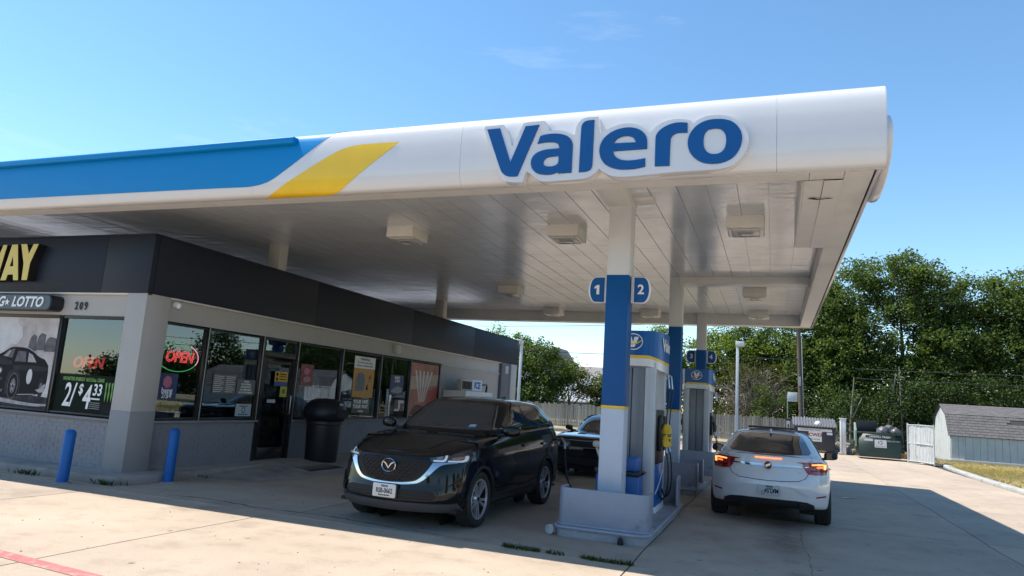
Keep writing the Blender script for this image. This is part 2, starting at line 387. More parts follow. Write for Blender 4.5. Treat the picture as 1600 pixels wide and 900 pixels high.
for x0,x1 in ((-17,-13.4),(-13.4,-9.8),(-9.8,-6.85),(-6.85,-3.66),(-3.66,.012),(.012,1.05)):
    o=fascia_panel(x0,x1); o.data.materials[0]=M_fas
# right end cap of the rounded front, and the flat right and rear fasciae
m=MB(); m.prism([(y,z) for y,z in PROF]+[(7.95,5.15),(7.95,4.315)],1.045,1.052,axis='x'); m.build('end_cap',M_fas,CAN,world=True)
m=MB(); m.box(1.0,1.046,7.82,CY1,ZL,ZT); m.box(.955,1.0,7.95,CY1-.02,5.10,ZT-.003); m.build('side_fascia',M_fas,CAN,world=True,bevel=.012)
m=MB(); m.box(CX0,1.0,CY1-.05,CY1,ZL,ZT); m.build('rear_fascia',M_fas,CAN,world=True,bevel=.01)
m=MB(); m.box(CX0,CX0+.05,7.82,CY1,ZL,ZT); m.build('side_fascia',M_fas,CAN,world=True)
m=MB(); m.box(CX0+.05,.99,7.84,CY1-.06,4.98,5.05); m.build('roof_deck',M_lip,CAN,world=True)
# dark joint between fascia and lip, then the flat lip all round
m=MB(); m.box(CX0+.05,1.0,7.83,7.85,ZL+.008,ZL+.05); m.box(.985,.999,7.85,CY1-.06,ZL+.008,ZL+.05); m.build('gutter_gap',M_dark,CAN,world=True)
def lip_piece(x0,x1,y0,y1,dz=0,name='lip_panel'):
    m=MB(); m.box(x0+.003,x1-.003,y0+.003,y1-.003,ZL+.012+dz,ZL+.03+dz); m.build(name,M_lip,CAN,world=True)
for x0,x1 in ((-16.95,-13.2),(-13.2,-9.5),(-9.5,-5.72),(-5.72,-2.9),(-2.9,.35),(.35,.70)): lip_piece(x0,x1,7.85,8.18)
m=MB(); m.box(CX0+.05,.70,8.165,8.18,ZL+.03,ZS+.02); m.build('lip_return',M_lip,CAN,world=True)
for y0,y1 in ((7.85,11.6),(11.6,14.9),(14.9,18.6),(18.6,22.2)): lip_piece(.70,.985,y0,y1)
m=MB(); m.box(.70,.715,8.18,22.0,ZL+.03,ZS+.02); m.build('lip_return',M_lip,CAN,world=True)
lip_piece(CX0+.05,.70,22.0,22.24); m=MB(); m.box(CX0+.05,.70,22.0,22.015,ZL+.03,ZS+.02); m.build('lip_return',M_lip,CAN,world=True)
# the sagging access panels with a torn edge near the right front corner
lip_piece(.30,.505,8.185,11.5,-.02,'access_panel'); lip_piece(.505,.70,8.185,11.5,-.028,'access_panel')
m=MB(); m.box(.285,.30,8.2,11.5,ZL-.008,ZS); m.build('access_panel_side',M_lip,CAN,world=True)
m=MB(); m.add([(.36,8.80,ZL-.021),(.43,8.765,ZL-.021),(.48,8.80,ZL-.03),(.60,8.77,ZL-.03),(.65,8.79,ZL-.03),(.47,8.83,ZL-.03),(.38,8.82,ZL-.021)],[(0,1,2,3,4,5,6)]); m.build('tear',M_dark,CAN,world=True)
# soffit pans running front to back: alternately raised and lowered trays with oil-canned skin
def soffit_material():
    m=M_soffit; n=m.node_tree; b=n.nodes['Principled BSDF']; k=n.links.new
    tc=n.nodes.new('ShaderNodeNewGeometry'); mp=n.nodes.new('ShaderNodeMapping'); mp.inputs['Scale'].default_value=(.8,2.0,1)
    k(tc.outputs['Position'],mp.inputs[0])
    t=n.nodes.new('ShaderNodeTexNoise'); t.inputs['Scale'].default_value=1.35; t.inputs['Detail'].default_value=5; t.inputs['Distortion'].default_value=1.1; k(mp.outputs[0],t.inputs['Vector'])
    bp=n.nodes.new('ShaderNodeBump'); bp.inputs['Strength'].default_value=.6; bp.inputs['Distance'].default_value=.016; k(t.outputs['Fac'],bp.inputs['Height']); k(bp.outputs[0],b.inputs['Normal'])
    t2=n.nodes.new('ShaderNodeTexNoise'); t2.inputs['Scale'].default_value=1.1; t2.inputs['Detail'].default_value=7; t2.inputs['Roughness'].default_value=.65; k(tc.outputs['Position'],t2.inputs['Vector'])
    r=n.nodes.new('ShaderNodeValToRGB'); r.color_ramp.elements[0].position=.35; r.color_ramp.elements[1].position=.7
    r.color_ramp.elements[0].color=(.70,.725,.755,1); r.color_ramp.elements[1].color=(.58,.60,.615,1); k(t2.outputs['Fac'],r.inputs[0]); k(r.outputs[0],b.inputs['Base Color'])
    mr=n.nodes.new('ShaderNodeMapRange'); mr.inputs['To Min'].default_value=.08; mr.inputs['To Max'].default_value=.24; k(t2.outputs['Fac'],mr.inputs[0]); k(mr.outputs[0],b.inputs['Roughness'])
    b.inputs['Metallic'].default_value=.15
soffit_material()
pm=MB(); W_=.388
pm.add([(0,8.18,.0),(W_-.012,8.18,0),(W_-.012,8.18,.02),(W_,8.18,.02),(0,22.0,0),(W_-.012,22.0,0),(W_-.012,22.0,.02),(W_,22.0,.02)],[(0,1,5,4),(1,2,6,5),(2,3,7,6)])
pm.add([(0,8.18,.0),(0,8.18,.02),(0,22.0,0),(0,22.0,.02)],[(0,2,3,1)])
# subdivide along the length so that trays can sag slightly
pmesh=pm.mesh('soffit_panel',M_soffit)
x=.70-W_; rr=random.Random(3)
while x>-16.9:
    o=link('soffit_panel',pmesh,CAN); p=absloc(CAN); o.location=(x-p.x,-p.y,ZS-p.z+rr.uniform(-.004,.004)); o.rotation_euler=(0,rr.uniform(-.006,.006),0)
    x-=W_
# boxed cross beam behind the second column
m=MB(); m.box(-2.0,.70,15.82,16.2,4.5,ZS+.03); m.build('cross_beam',M_lip,CAN,world=True,bevel=.01)
# blue upper left: colour film wrapped on the curved fascia, with a projecting blue cap
def film(poly,name,mt,off=.004,step=.06):
    bm=bmesh.new(); f=bm.faces.new([bm.verts.new((p[0],p[1],0)) for p in poly])
    for a in np.arange(0.03,1.3,.04):
        bmesh.ops.bisect_plane(bm,geom=bm.verts[:]+bm.edges[:]+bm.faces[:],plane_co=(0,a,0),plane_no=(0,1,0))
    bmesh.ops.triangulate(bm,faces=bm.faces[:])
    for v in bm.verts:
        y,z=prof_at(v.co.y,off); v.co=Vector((v.co.x,y,z))
    for f in bm.faces: f.smooth=True
    bmesh.ops.recalc_face_normals(bm,faces=bm.faces[:])
    me=bpy.data.meshes.new(name); bm.to_mesh(me); bm.free(); me.materials.append(mt)
    return link(name,me,CAN,world=True)
PL=PS[-1]
film(smooth_poly([(-16.99,.395),(-7.35,.352),(-7.0,.343),(-6.82,.350),(-6.67,.372),(-6.51,.418),(-6.25,.574),(-5.96,.766),(-5.80,.885),(-5.68,.98),(-5.50,1.12),(-5.30,PL-.001),(-16.99,PL-.001)],30,2),'blue_film',M_lblue)
film(smooth_poly([(-6.76,.112),(-5.85,.112),(-5.66,.128),(-5.51,.180),(-5.38,.243),(-4.54,.832),(-4.87,.838),(-5.16,.838),(-5.35,.808),(-5.55,.739)],30,2),'yellow_stripe',M_yellow,off=.005)
m=MB(); m.prism([(7.455,4.955),(7.445,4.965),(7.445,5.035),(7.455,5.045),(7.62,5.06),(7.54,4.955)],-16.99,-6.16,axis='x'); m.build('blue_cap',M_lblue,CAN,world=True,bevel=.008)
# ---- brand sign on the front
SIGN=thing('canopy_sign','large raised sign of blue lettering on a white outlined back on the canopy front','sign',(-1.8,7.55,4.2))
def sign_mesh(loops,y_front,depth,bev=0,it=2):
    me=fill2d([smooth_poly(l,38,it) for l in loops],depth)
    # local z -> -Y, local y -> Z
    me.transform(Matrix(((1,0,0,0),(0,0,-1,y_front+depth),(0,1,0,0),(0,0,0,1))))
    return me
LET={
'V':[[(-3.285,4.913),(-3.118,4.915),(-2.954,4.479),(-2.79,4.915),(-2.619,4.921),(-2.855,4.3),(-2.954,4.299),(-3.004,4.315),(-3.048,4.347),(-3.077,4.391)]],
'a':[[(-2.626,4.685),(-2.597,4.778),(-2.543,4.792),(-2.469,4.798),(-2.396,4.794),(-2.333,4.782),(-2.27,4.759),(-2.227,4.723),(-2.201,4.676),(-2.194,4.629),(-2.195,4.308),(-2.356,4.305),(-2.361,4.325),(-2.4,4.306),(-2.451,4.297),(-2.513,4.299),(-2.577,4.309),(-2.631,4.332),(-2.673,4.373),(-2.695,4.427),(-2.696,4.485),(-2.675,4.536),(-2.63,4.575),(-2.573,4.597),(-2.511,4.607),(-2.438,4.609),(-2.357,4.611),(-2.358,4.63),(-2.373,4.667),(-2.411,4.688),(-2.474,4.695),(-2.547,4.695)],[(-2.358,4.518),(-2.432,4.515),(-2.494,4.509),(-2.53,4.485),(-2.543,4.449),(-2.533,4.417),(-2.498,4.398),(-2.446,4.394),(-2.395,4.402),(-2.365,4.423),(-2.356,4.453)]],
'l':[[(-1.953,4.926),(-1.951,4.408),(-1.956,4.358),(-1.98,4.324),(-2.024,4.309),(-2.106,4.308),(-2.105,4.84),(-2.097,4.881),(-2.073,4.91),(-2.034,4.926)]],
'e':[[(-1.336,4.535),(-1.336,4.602),(-1.34,4.663),(-1.365,4.714),(-1.413,4.76),(-1.473,4.79),(-1.544,4.805),(-1.626,4.802),(-1.721,4.778),(-1.802,4.728),(-1.854,4.664),(-1.877,4.591),(-1.878,4.529),(-1.856,4.453),(-1.812,4.389),(-1.738,4.342),(-1.654,4.316),(-1.583,4.309),(-1.513,4.308),(-1.444,4.313),(-1.35,4.331),(-1.353,4.428),(-1.424,4.417),(-1.517,4.41),(-1.587,4.416),(-1.647,4.434),(-1.69,4.467),(-1.712,4.505),(-1.716,4.533)],[(-1.714,4.625),(-1.466,4.621),(-1.474,4.655),(-1.504,4.688),(-1.546,4.703),(-1.599,4.704),(-1.651,4.692),(-1.692,4.664)]],
'r':[[(-0.903,4.804),(-0.981,4.819),(-1.071,4.812),(-1.149,4.782),(-1.211,4.738),(-1.24,4.692),(-1.248,4.656),(-1.244,4.328),(-1.085,4.324),(-1.083,4.632),(-1.067,4.665),(-1.034,4.689),(-0.989,4.697),(-0.902,4.691)]],
'o':[[(-0.585,4.823),(-0.51,4.814),(-0.435,4.784),(-0.376,4.726),(-0.34,4.659),(-0.33,4.589),(-0.341,4.508),(-0.377,4.43),(-0.429,4.37),(-0.502,4.334),(-0.577,4.319),(-0.662,4.321),(-0.749,4.343),(-0.827,4.401),(-0.878,4.475),(-0.897,4.553),(-0.893,4.63),(-0.862,4.705),(-0.802,4.772),(-0.726,4.81),(-0.65,4.825)],[(-0.605,4.719),(-0.546,4.704),(-0.507,4.66),(-0.493,4.601),(-0.495,4.531),(-0.515,4.468),(-0.557,4.434),(-0.611,4.425),(-0.665,4.435),(-0.709,4.475),(-0.728,4.535),(-0.731,4.606),(-0.718,4.671),(-0.681,4.709)]],
'back':[[(-3.332,4.926),(-3.317,4.96),(-3.077,4.962),(-3.048,4.936),(-2.951,4.676),(-2.83,4.951),(-2.804,4.97),(-2.558,4.969),(-2.519,4.936),(-2.491,4.839),(-2.399,4.844),(-2.315,4.828),(-2.231,4.792),(-2.18,4.765),(-2.172,4.845),(-2.15,4.906),(-2.106,4.952),(-2.046,4.972),(-1.905,4.966),(-1.88,4.761),(-1.794,4.806),(-1.711,4.843),(-1.617,4.86),(-1.534,4.857),(-1.451,4.835),(-1.379,4.792),(-1.326,4.739),(-1.308,4.726),(-1.264,4.783),(-1.185,4.837),(-1.084,4.865),(-0.994,4.866),(-0.881,4.842),(-0.844,4.801),(-0.782,4.846),(-0.695,4.874),(-0.586,4.877),(-0.478,4.856),(-0.382,4.8),(-0.312,4.719),(-0.269,4.631),(-0.263,4.561),(-0.278,4.481),(-0.319,4.403),(-0.381,4.329),(-0.454,4.283),(-0.554,4.262),(-0.672,4.257),(-1.022,4.257),(-1.326,4.24),(-1.487,4.231),(-1.627,4.23),(-1.722,4.243),(-1.807,4.288),(-1.875,4.341),(-1.881,4.335),(-1.933,4.281),(-2.0,4.241),(-2.08,4.228),(-2.415,4.22),(-2.509,4.219),(-2.583,4.233),(-2.643,4.278),(-2.688,4.319),(-2.743,4.356),(-2.768,4.321),(-2.791,4.226),(-2.982,4.236),(-3.033,4.261),(-3.082,4.327),(-3.18,4.546)]],
}
WAY={
'Y':[[(-12.822,3.902),(-12.672,3.903),(-12.584,3.722),(-12.498,3.9),(-12.37,3.901),(-12.513,3.552),(-12.52,3.243),(-12.656,3.24),(-12.673,3.541)]],
'A':[[(-13.061,3.899),(-12.914,3.9),(-12.747,3.239),(-12.873,3.239),(-12.905,3.345),(-13.046,3.341),(-13.074,3.239),(-13.211,3.235)],[(-12.989,3.693),(-12.935,3.498),(-13.027,3.496)]],
'W':[[(-13.194,3.895),(-13.294,3.896),(-13.419,3.55),(-13.49,3.896),(-13.637,3.895),(-13.698,3.552),(-13.785,3.894),(-13.932,3.896),(-13.776,3.228),(-13.61,3.228),(-13.549,3.586),(-13.465,3.232),(-13.31,3.232)]],
}

def bevel_me(me,b):
    bm=bmesh.new(); bm.from_mesh(me); bmesh.ops.remove_doubles(bm,verts=bm.verts,dist=1e-5)
    es=[e for e in bm.edges if len(e.link_faces)==2 and e.calc_face_angle(0)>rad(60) and abs((e.verts[0].co-e.verts[1].co).y)<1e-4]
    bmesh.ops.bevel(bm,geom=es,offset=b,segments=3,affect='EDGES',profile=.5,clamp_overlap=True)
    bm.to_mesh(me); bm.free(); return me
me=bevel_me(sign_mesh(LET['back'],7.45,.13),.022); me.materials.clear(); me.materials.append(M_fas); link('sign_back',me,SIGN,world=True)
for ch in 'Valero':
    me=sign_mesh(LET[ch],7.436,.02); me.materials.clear(); me.materials.append(M_blue); link('letter',me,SIGN,world=True)
# side sign: emblem disc in a shallow drum on the right fascia
S2=thing('canopy_side_sign','shallow white sign drum on the right hand side of the canopy','sign',(1.05,8.7,4.5))
drum=[(8.55+.95*math.cos(t)*1.0,4.63+.40*math.sin(t)) for t in np.linspace(0,2*PI,40,endpoint=False)]
m=MB(); m.prism(drum,1.047,1.12,axis='x'); m.build('sign_drum',M_fas,S2,world=True,bevel=.02)
m=MB(); m.prism([(8.55+.86*math.cos(t),4.63+.34*math.sin(t)) for t in np.linspace(0,2*PI,40,endpoint=False)],1.12,1.124,axis='x'); m.build('sign_face',M_blue,S2,world=True)
# ---- ceiling lights
M_lens=mat('lamp_lens',(.55,.55,.53),.25)
M_lamp=mat('lamp_housing',(.68,.66,.61),.4,var=.04)
def ceil_light(x,y,label):
    t=thing('canopy_light',label,'ceiling light',(x,y,ZS),0,'box lights under the canopy')
    m=MB(); m.box(-.27,.27,-.30,.30,-.19,.03); m.build('housing',M_lamp,t,bevel=.012)
    m=MB(); m.box(-.20,.20,-.24,.24,-.215,-.19); m.build('bezel',M_lens,t,bevel=.008)
    m=MB(); m.box(-.11,.11,-.13,.13,-.235,-.215); m.build('lens',mat('lens_dark',(.33,.33,.32),.15),t,bevel=.01)
    for s_ in (-1,1): m=MB(); m.box(s_*.225-.02,s_*.225+.02,-.2,.2,-.205,-.188); m.build('clip',M_lens,t)
    return t
for x,y,l in ((-6.35,11.1,'box light under the canopy nearest the store, front row'),(-3.35,11.3,'box light under the canopy just left of the front column, front row'),(-.42,11.05,'box light under the canopy nearest the right edge, front row'),
  (-6.6,17.3,'box light behind the leftmost front one, middle row over the black car'),(-.45,17.6,'slim box light under the canopy just behind the cross beam'),
  (-6.65,21.4,'box light at the rear edge of the canopy, leftmost of the back row'),(-3.55,21.4,'box light at the rear edge of the canopy, between the first two columns'),(-.42,21.3,'box light at the rear edge of the canopy, rightmost of the back row'),
  (-3.4,17.3,'box light of the middle row, hidden behind the front column')):
    ceil_light(x,y,l)
# ---- columns
def column(y,label,z0,rb=.16,flags=None,bracket=True,paint=True):
    t=thing('canopy_column',label,'column',(-2.08,y,0),0,'square columns on the pump islands')
    s=rb
    m=MB(); m.box(-s,s,-s,s,z0,1.66); m.build('lower_shaft',M_colw,t,bevel=.006)
    m=MB(); m.box(-s-.003,s+.003,-s-.003,s+.003,1.66,1.70); m.build('yellow_band',M_yellow,t,bevel=.003)
    m=MB(); m.box(-s,s,-s,s,1.70,3.53); m.build('blue_shaft',M_blue,t,bevel=.006)
    m=MB(); m.box(-s,s,-s,s,3.53,ZS+.02); m.build('upper_shaft',mat('column_upper',(.60,.61,.63),.4,var=.04),t,bevel=.006)
    if bracket:
        m=MB(); m.box(-s-.02,s+.02,8.19-y,s,ZS-.11,ZS+.02); m.box(s+.02,s+.30,-.16,.12,ZS-.03,ZS+.02); m.build('beam_casing',M_lip,t,bevel=.006)
    if flags:
        for sd,ch in ((-1,flags[0]),(1,flags[1])):
            x0=s+.01
            def arc(x1,h,r):
                L=[(x0,-h),(x1-r,-h)]
                L+=[(x1-r+r*math.sin(a),-h*math.cos(a)) for a in np.linspace(.25,PI-.25,10)]
                L+=[(x1-r,h),(x0,h)]; return [(sd*p[0],p[1]) for p in L]
            m=MB(); m.prism([(p[0],p[1]+3.335) for p in arc(.45,.19,.11)],-.03,.03,axis='y'); fl=m.build('flag',M_white,t,bevel=.006)
            L=[(x0+.045,-.178),(.45-.11,-.178)]+[(.45-.11+.085*math.sin(a),-.178*math.cos(a)) for a in np.linspace(.25,PI-.25,10)]+[(.45-.11,.178),(x0+.045,.178)]
            m=MB(); m.prism([(sd*p[0],p[1]+3.335) for p in L],-.035,-.0305,axis='y'); m.build('flag_face',M_blue,fl)
            me=text_me(ch,.19,.004,.004) if ch!='1' else fill2d([[(-.018,-.068),(.022,-.068),(.022,.07),(-.008,.07),(-.05,.042),(-.05,.012),(-.018,.03)]],.004)
            place(me,'number',M_text_w,fl,plane_mtx((sd*(s+.15),-.0355,3.335),*FRONT))
    return t
column(9.8,'front blue and white canopy column carrying flags 1 and 2, above the nearest grey guard',.2,.16,'12')
column(16.0,'plain blue and white canopy column without flags, behind the nearest pump',.2,.145,None,bracket=False)
column(22.0,'farthest blue and white canopy column carrying flags 3 and 4',.2,.14,'34',bracket=False)
M_post=mat('post_paint',(.45,.44,.43),.5,var=.05)
for x,y,l in ((-10.0,12.05,'short white roof post above the store fascia, nearest the corner'),(-9.98,20.0,'short roof post above the store fascia, farther along the side')):
    m=MB(); m.box(-.15,.15,-.13,.13,3.9,ZS+.02); o=m.build('roof_post',M_post,bevel=.006,loc=(x,y,0)); tag(o,l,'post','short posts between store roof and canopy')
# ------------------------------------------------------------------ store building
M_navy=mat('navy_fascia',(.011,.0155,.029),.5,spec=.3,var=.06,vscale=1.2,bump=.1,bscale=160)
M_wall=mat('painted_wall',(.40,.39,.375),.75,var=.05,vscale=2,bump=.15,bscale=60)
M_wall2=mat('painted_wall_grey',(.225,.225,.24),.7,var=.06,vscale=2,bump=.15,bscale=60,stain=(.15,.15,.16),stscale=1.5,stmin=.58,stmax=.8)
M_brick=mat('painted_brick_grey',(.225,.228,.25),.65,var=.06,vscale=3,bump=.25,bscale=45,stain=(.15,.15,.165),stscale=1.6,stmin=.55,stmax=.8)
M_brickl=mat('painted_brick_light',(.37,.355,.34),.7,var=.05,vscale=3,bump=.25,bscale=45)
M_frame=mat('bronze_frame',(.014,.013,.013),.4,spec=.5)
M_floor=mat('store_floor',(.12,.11,.10),.4)
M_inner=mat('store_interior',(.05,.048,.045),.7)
M_pane=glass_mat('window_glass',(.66,.68,.68),ior=2.1,gcol=(.78,.90,1.0))
ST=thing('store_building','low convenience store with navy fascia, pale walls and dark window bands on the left','store',(-14,17,0))
def sb(name,mt,*bx,parent=None,bevel=0):
    m=MB()
    for b in bx: m.box(*b)
    return m.build(name,mt,parent or ST,world=True,bevel=bevel)
WX=-9.88
# core walls (light above, grey below)
sb('header_wall',M_wall,(-30,-10.245,8.80,9.0,2.655,3.2),(-10.1,WX,9.2,20.15,2.655,3.2))
sb('low_wall',M_wall2,(-30,-10.245,8.82,9.0,.1,.905),(-10.1,WX-.02,9.2,11.85,.1,.905),(-10.1,WX-.02,12.95,20.15,.1,.905))
sb('end_wall',M_wall,(-10.1,WX-.02,20.15,26.9,.1,3.2),(-30,-9.9,26.7,26.9,.1,3.95))
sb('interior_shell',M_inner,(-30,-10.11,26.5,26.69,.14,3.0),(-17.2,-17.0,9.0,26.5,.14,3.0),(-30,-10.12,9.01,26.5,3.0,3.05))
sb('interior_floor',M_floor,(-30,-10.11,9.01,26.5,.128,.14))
sb('roof_deck',M_wall2,(-30,-9.85,8.78,26.85,3.85,3.92))
# brickwork: raised units with recessed joints
def bricks(name,mt,axis,p,u0,u1,z0,z1,skip=None):
    m=MB(); rr=random.Random(5); bh=.0677; bl=.203; r=0; z=z0
    while z+bh<=z1+.01:
        u=u0-(bl/2 if r%2 else 0)
        while u<u1:
            a=max(u,u0)+.003; b=min(u+bl,u1)-.003
            if b-a>.03:
                d=rr.uniform(0,.0025)
                if axis=='y': m.box(a,b,p-.006-d,p+.01,z+.003,z+bh-.003)
                else: m.box(p-.01,p+.006+d,a,b,z+.003,z+bh-.003)
            u+=bl
        z+=bh; r+=1
    return stuff(m.build(name,mt,ST,world=True))
bricks('brickwork',M_brick,'y',8.82,-15.2,-10.25,.13,.905)
bricks('brickwork',M_brick,'x',WX-.02,9.25,11.85,.13,.905)
bricks('brickwork',M_brick,'x',WX-.02,12.97,20.15,.13,.905)
bricks('brickwork',M_brickl,'x',WX-.02,20.16,25.15,.13,2.6)
sb('wall_trim',M_wall,(WX-.02,WX+.03,20.15,25.2,2.6,2.64))
sb('sill',M_wall2,(-30,-10.245,8.76,8.83,.905,.945),(WX-.03,WX+.04,9.2,11.85,.905,.945),(WX-.03,WX+.04,12.96,20.15,.905,.945),bevel=.006)
# corner pier: pale above, grey below
sb('corner_pier',M_wall,(-10.24,-9.80,8.71,9.21,1.1,3.06),bevel=.006)
sb('corner_pier_base',mat('pier_base',(.26,.255,.255),.7,var=.06,vscale=2,stain=(.2,.195,.19),stscale=1.5,stmin=.58,stmax=.8),(-10.243,-9.797,8.707,9.213,.1,1.1),bevel=.006)
sb('pilaster',mat('dark_pilaster',(.115,.12,.135),.6,var=.05),(-10.0,WX+.10,25.2,26.1,.1,3.06),bevel=.006)
sb('pilaster',M_wall,(-10.0,WX+.14,26.12,26.75,.1,3.06),bevel=.006)
# navy fascia panels
for x0,x1 in ((-26,-20),(-20,-15.3),(-15.3,-10.86),(-10.86,-9.785)): sb('fascia_panel',M_navy,(x0+.002,x1-.002,8.695,8.80,3.055,4.055),bevel=.004)
for y0,y1 in ((8.805,13.3),(13.3,17.9),(17.9,22.4),(22.4,26.93)): sb('fascia_panel',M_navy,(-9.89,-9.785,y0+.002,y1-.002,3.055,4.055),bevel=.004)
sb('fascia_panel',M_navy,(-30,-9.89,26.83,26.93,3.055,4.055))
sb('coping',M_navy,(-26,-9.77,8.68,8.82,4.057,4.075),(-9.91,-9.77,8.82,26.95,4.057,4.075))
sb('fascia_underside',M_lip,(-26,-9.80,8.72,8.80,3.03,3.055),(-9.88,-9.80,9.21,26.9,3.03,3.055))
# ---- windows
def window_front(x0,x1,z0=.945,z1=2.655,y=8.84):
    fr=MB(); t=.05
    fr.box(x0,x0+t,y-.05,y+.05,z0,z1); fr.box(x1-t,x1,y-.05,y+.05,z0,z1); fr.box(x0+t,x1-t,y-.05,y+.05,z0,z0+t); fr.box(x0+t,x1-t,y-.05,y+.05,z1-t,z1)
    f=fr.build('window',M_frame,ST,world=True,bevel=.005)
    m=MB(); m.box(x0+t-.01,x1-t+.01,y-.004,y+.004,z0+t-.01,z1-t+.01); m.build('pane',M_pane,f,world=True); return f
def window_side(y0,y1,z0=.945,z1=2.655,x=-9.93,t=.05):
    fr=MB()
    fr.box(x-.05,x+.05,y0,y0+t,z0,z1); fr.box(x-.05,x+.05,y1-t,y1,z0,z1); fr.box(x-.05,x+.05,y0+t,y1-t,z0,z0+t); fr.box(x-.05,x+.05,y0+t,y1-t,z1-t,z1)
    f=fr.build('window',M_frame,ST,world=True,bevel=.005)
    m=MB(); m.box(x-.004,x+.004,y0+t-.01,y1-t+.01,z0+t-.01,z1-t+.01); m.build('pane',M_pane,f,world=True); return f
for x0,x1 in ((-17.3,-15.5),(-15.5,-13.65),(-13.65,-11.81),(-11.81,-10.25)): window_front(x0,x1)
for y0,y1 in ((9.215,10.265),(10.265,11.80),(12.96,14.69),(14.69,16.52),(16.52,18.17),(18.17,20.12)): window_side(y0,y1)
# aluminium glazing beads catching light
M_bead=mat('aluminium_bead',(.35,.36,.37),.35,metal=.6)
for y in (10.265,11.79,12.955,14.69,16.52,18.17): sb('bead',M_bead,(WX+.004,WX+.016,y-.008,y+.008,.95,2.65))
sb('bead',M_bead,(WX+.002,WX+.02,9.22,20.1,2.655,2.675))
# door
dr=MB(); x=-9.93
for b in ((x-.05,x+.05,11.80,11.88,.13,2.655),(x-.05,x+.05,12.88,12.96,.13,2.655),(x-.05,x+.05,11.88,12.88,2.25,2.36),(x-.05,x+.05,11.88,12.88,2.60,2.655)): dr.box(*b)
DF=dr.build('door_frame',M_frame,ST,world=True,bevel=.005)
m=MB(); m.box(x-.004,x+.004,11.87,12.89,2.35,2.61); m.build('transom_pane',M_pane,DF,world=True)
dl=MB()
for b in ((x-.03,x+.03,11.89,11.98,.15,2.24),(x-.03,x+.03,12.78,12.87,.15,2.24),(x-.03,x+.03,11.98,12.78,.15,.38),(x-.03,x+.03,11.98,12.78,2.12,2.24)): dl.box(*b)
DO=dl.build('door',M_frame,ST,world=True,bevel=.006)
m=MB(); m.box(x-.004,x+.004,11.97,12.79,.37,2.13); m.build('pane',M_pane,DO,world=True)
m=MB(); m.tube([(x+.03,12.81,1.05),(x+.085,12.81,1.08),(x+.085,12.81,1.45),(x+.03,12.81,1.48)],.013,8); m.build('handle',M_steel,DO,world=True)
# wall details
m=MB(); m.box(WX,WX+.12,17.0,17.28,2.76,2.98); m.box(WX+.12,WX+.14,17.02,17.26,2.79,2.95); tag(m.build('wall_light',mat('wallpack',(.48,.45,.40),.4),bevel=.012),'square pale wall light on the store header above the windows','wall light')
m=MB(); m.box(WX,WX+.12,25.55,25.85,2.66,2.95); m.box(WX+.12,WX+.13,25.62,25.76,2.66,2.76); tag(m.build('wall_light',mat('wallpack',(.48,.45,.40),.4),bevel=.012),'pale wall light at the far end of the store side wall','wall light')
cm=thing('security_camera','small white dome security camera beside the store corner pier','camera',(-9.8,9.34,2.95))
m=MB(); m.lathe([(.0,.0),(.055,0),(.055,.05),(.0,.05)],(-9.86,9.36,2.95),'x',16); m.build('mount',M_white,cm,world=True)
m=MB(); m.lathe([(.0,-.05),(.035,-.045),(.05,-.015),(.052,.02),(.04,.045),(0,.05)],(-9.77,9.36,2.93),'z',16); m.build('dome',M_white,cm,world=True)
# ---- storefront letters (yellow faces, deep black returns)
LW=thing('storefront_sign','big yellow channel letters with black returns on the navy store front','sign',(-14,8.6,3.25))
M_ylet=mat('yellow_letter_face',(.62,.47,.07),.4,coat=.2)
def chan(me,parent,y0):
    me2=me.copy()
    mt=Matrix(((1,0,0,0),(0,0,-1,8.69),(0,1,0,0),(0,0,0,1)))
    me.transform(mt); me.materials.clear(); me.materials.append(M_dark); o=link('letter',me,parent,world=True)
    me2.transform(Matrix(((1,0,0,0),(0,0,-1,8.545),(0,1,0,0),(0,0,0,1)))); me2.materials.clear(); me2.materials.append(M_ylet)
    bm=bmesh.new(); bm.from_mesh(me2)
    for v in bm.verts: v.co.y=8.538 if v.co.y<8.5 else 8.545
    bm.to_mesh(me2); bm.free()
    link('letter_face',me2,o,world=True)
for ch in 'WAY': chan(fill2d(WAY[ch],.145),LW,0)
for i,ch in enumerate('SUB'):
    me=text_me(ch,.92,.145,.03,.22,sx=.86); me.transform(Matrix.Translation((-16.75+i*.72,3.60,0))); chan(me,LW,0)
LS=thing('lotto_sign','rounded dark navy sign box with white italic letters under the storefront letters','sign',(-13,8.7,2.7))
def rrect(x0,x1,z0,z1,r,n=6):
    P=[]
    for cx,cz,a in ((x1-r,z0+r,-PI/2),(x1-r,z1-r,0),(x0+r,z1-r,PI/2),(x0+r,z0+r,PI)):
        P+=[(cx+r*math.cos(a+PI/2*i/n),cz+r*math.sin(a+PI/2*i/n)) for i in range(n+1)]
    return P
m=MB(); m.prism(rrect(-16.2,-11.83,2.71,2.985,.10),8.56,8.80,axis='y'); m.build('sign_box',mat('sign_navy_return',(.012,.014,.02),.4),LS,world=True,bevel=.004)
m=MB(); m.prism(rrect(-16.18,-11.85,2.725,2.97,.09),8.552,8.561,axis='y'); m.build('sign_face',mat('sign_navy',(.035,.055,.09),.35),LS,world=True)
LOTX,GX,STX=-12.42,-13.10,-12.935
place(text_me('LOTTO',.25,.006,.007,.25,sx=.94),'lettering',M_text_w,LS,plane_mtx((LOTX,8.549,2.845),*FRONT),world=True)
place(text_me('G',.25,.006,.007,.25,sx=.94),'lettering',M_text_w,LS,plane_mtx((GX,8.549,2.845),*FRONT),world=True)
st=[(.07*(1 if i%2==0 else .42)*math.sin(i*PI/5),.07*(1 if i%2==0 else .42)*math.cos(i*PI/5)) for i in range(10)]
place(fill2d([st],.006),'star',M_text_w,LS,plane_mtx((STX,8.549,2.84),*FRONT),world=True)
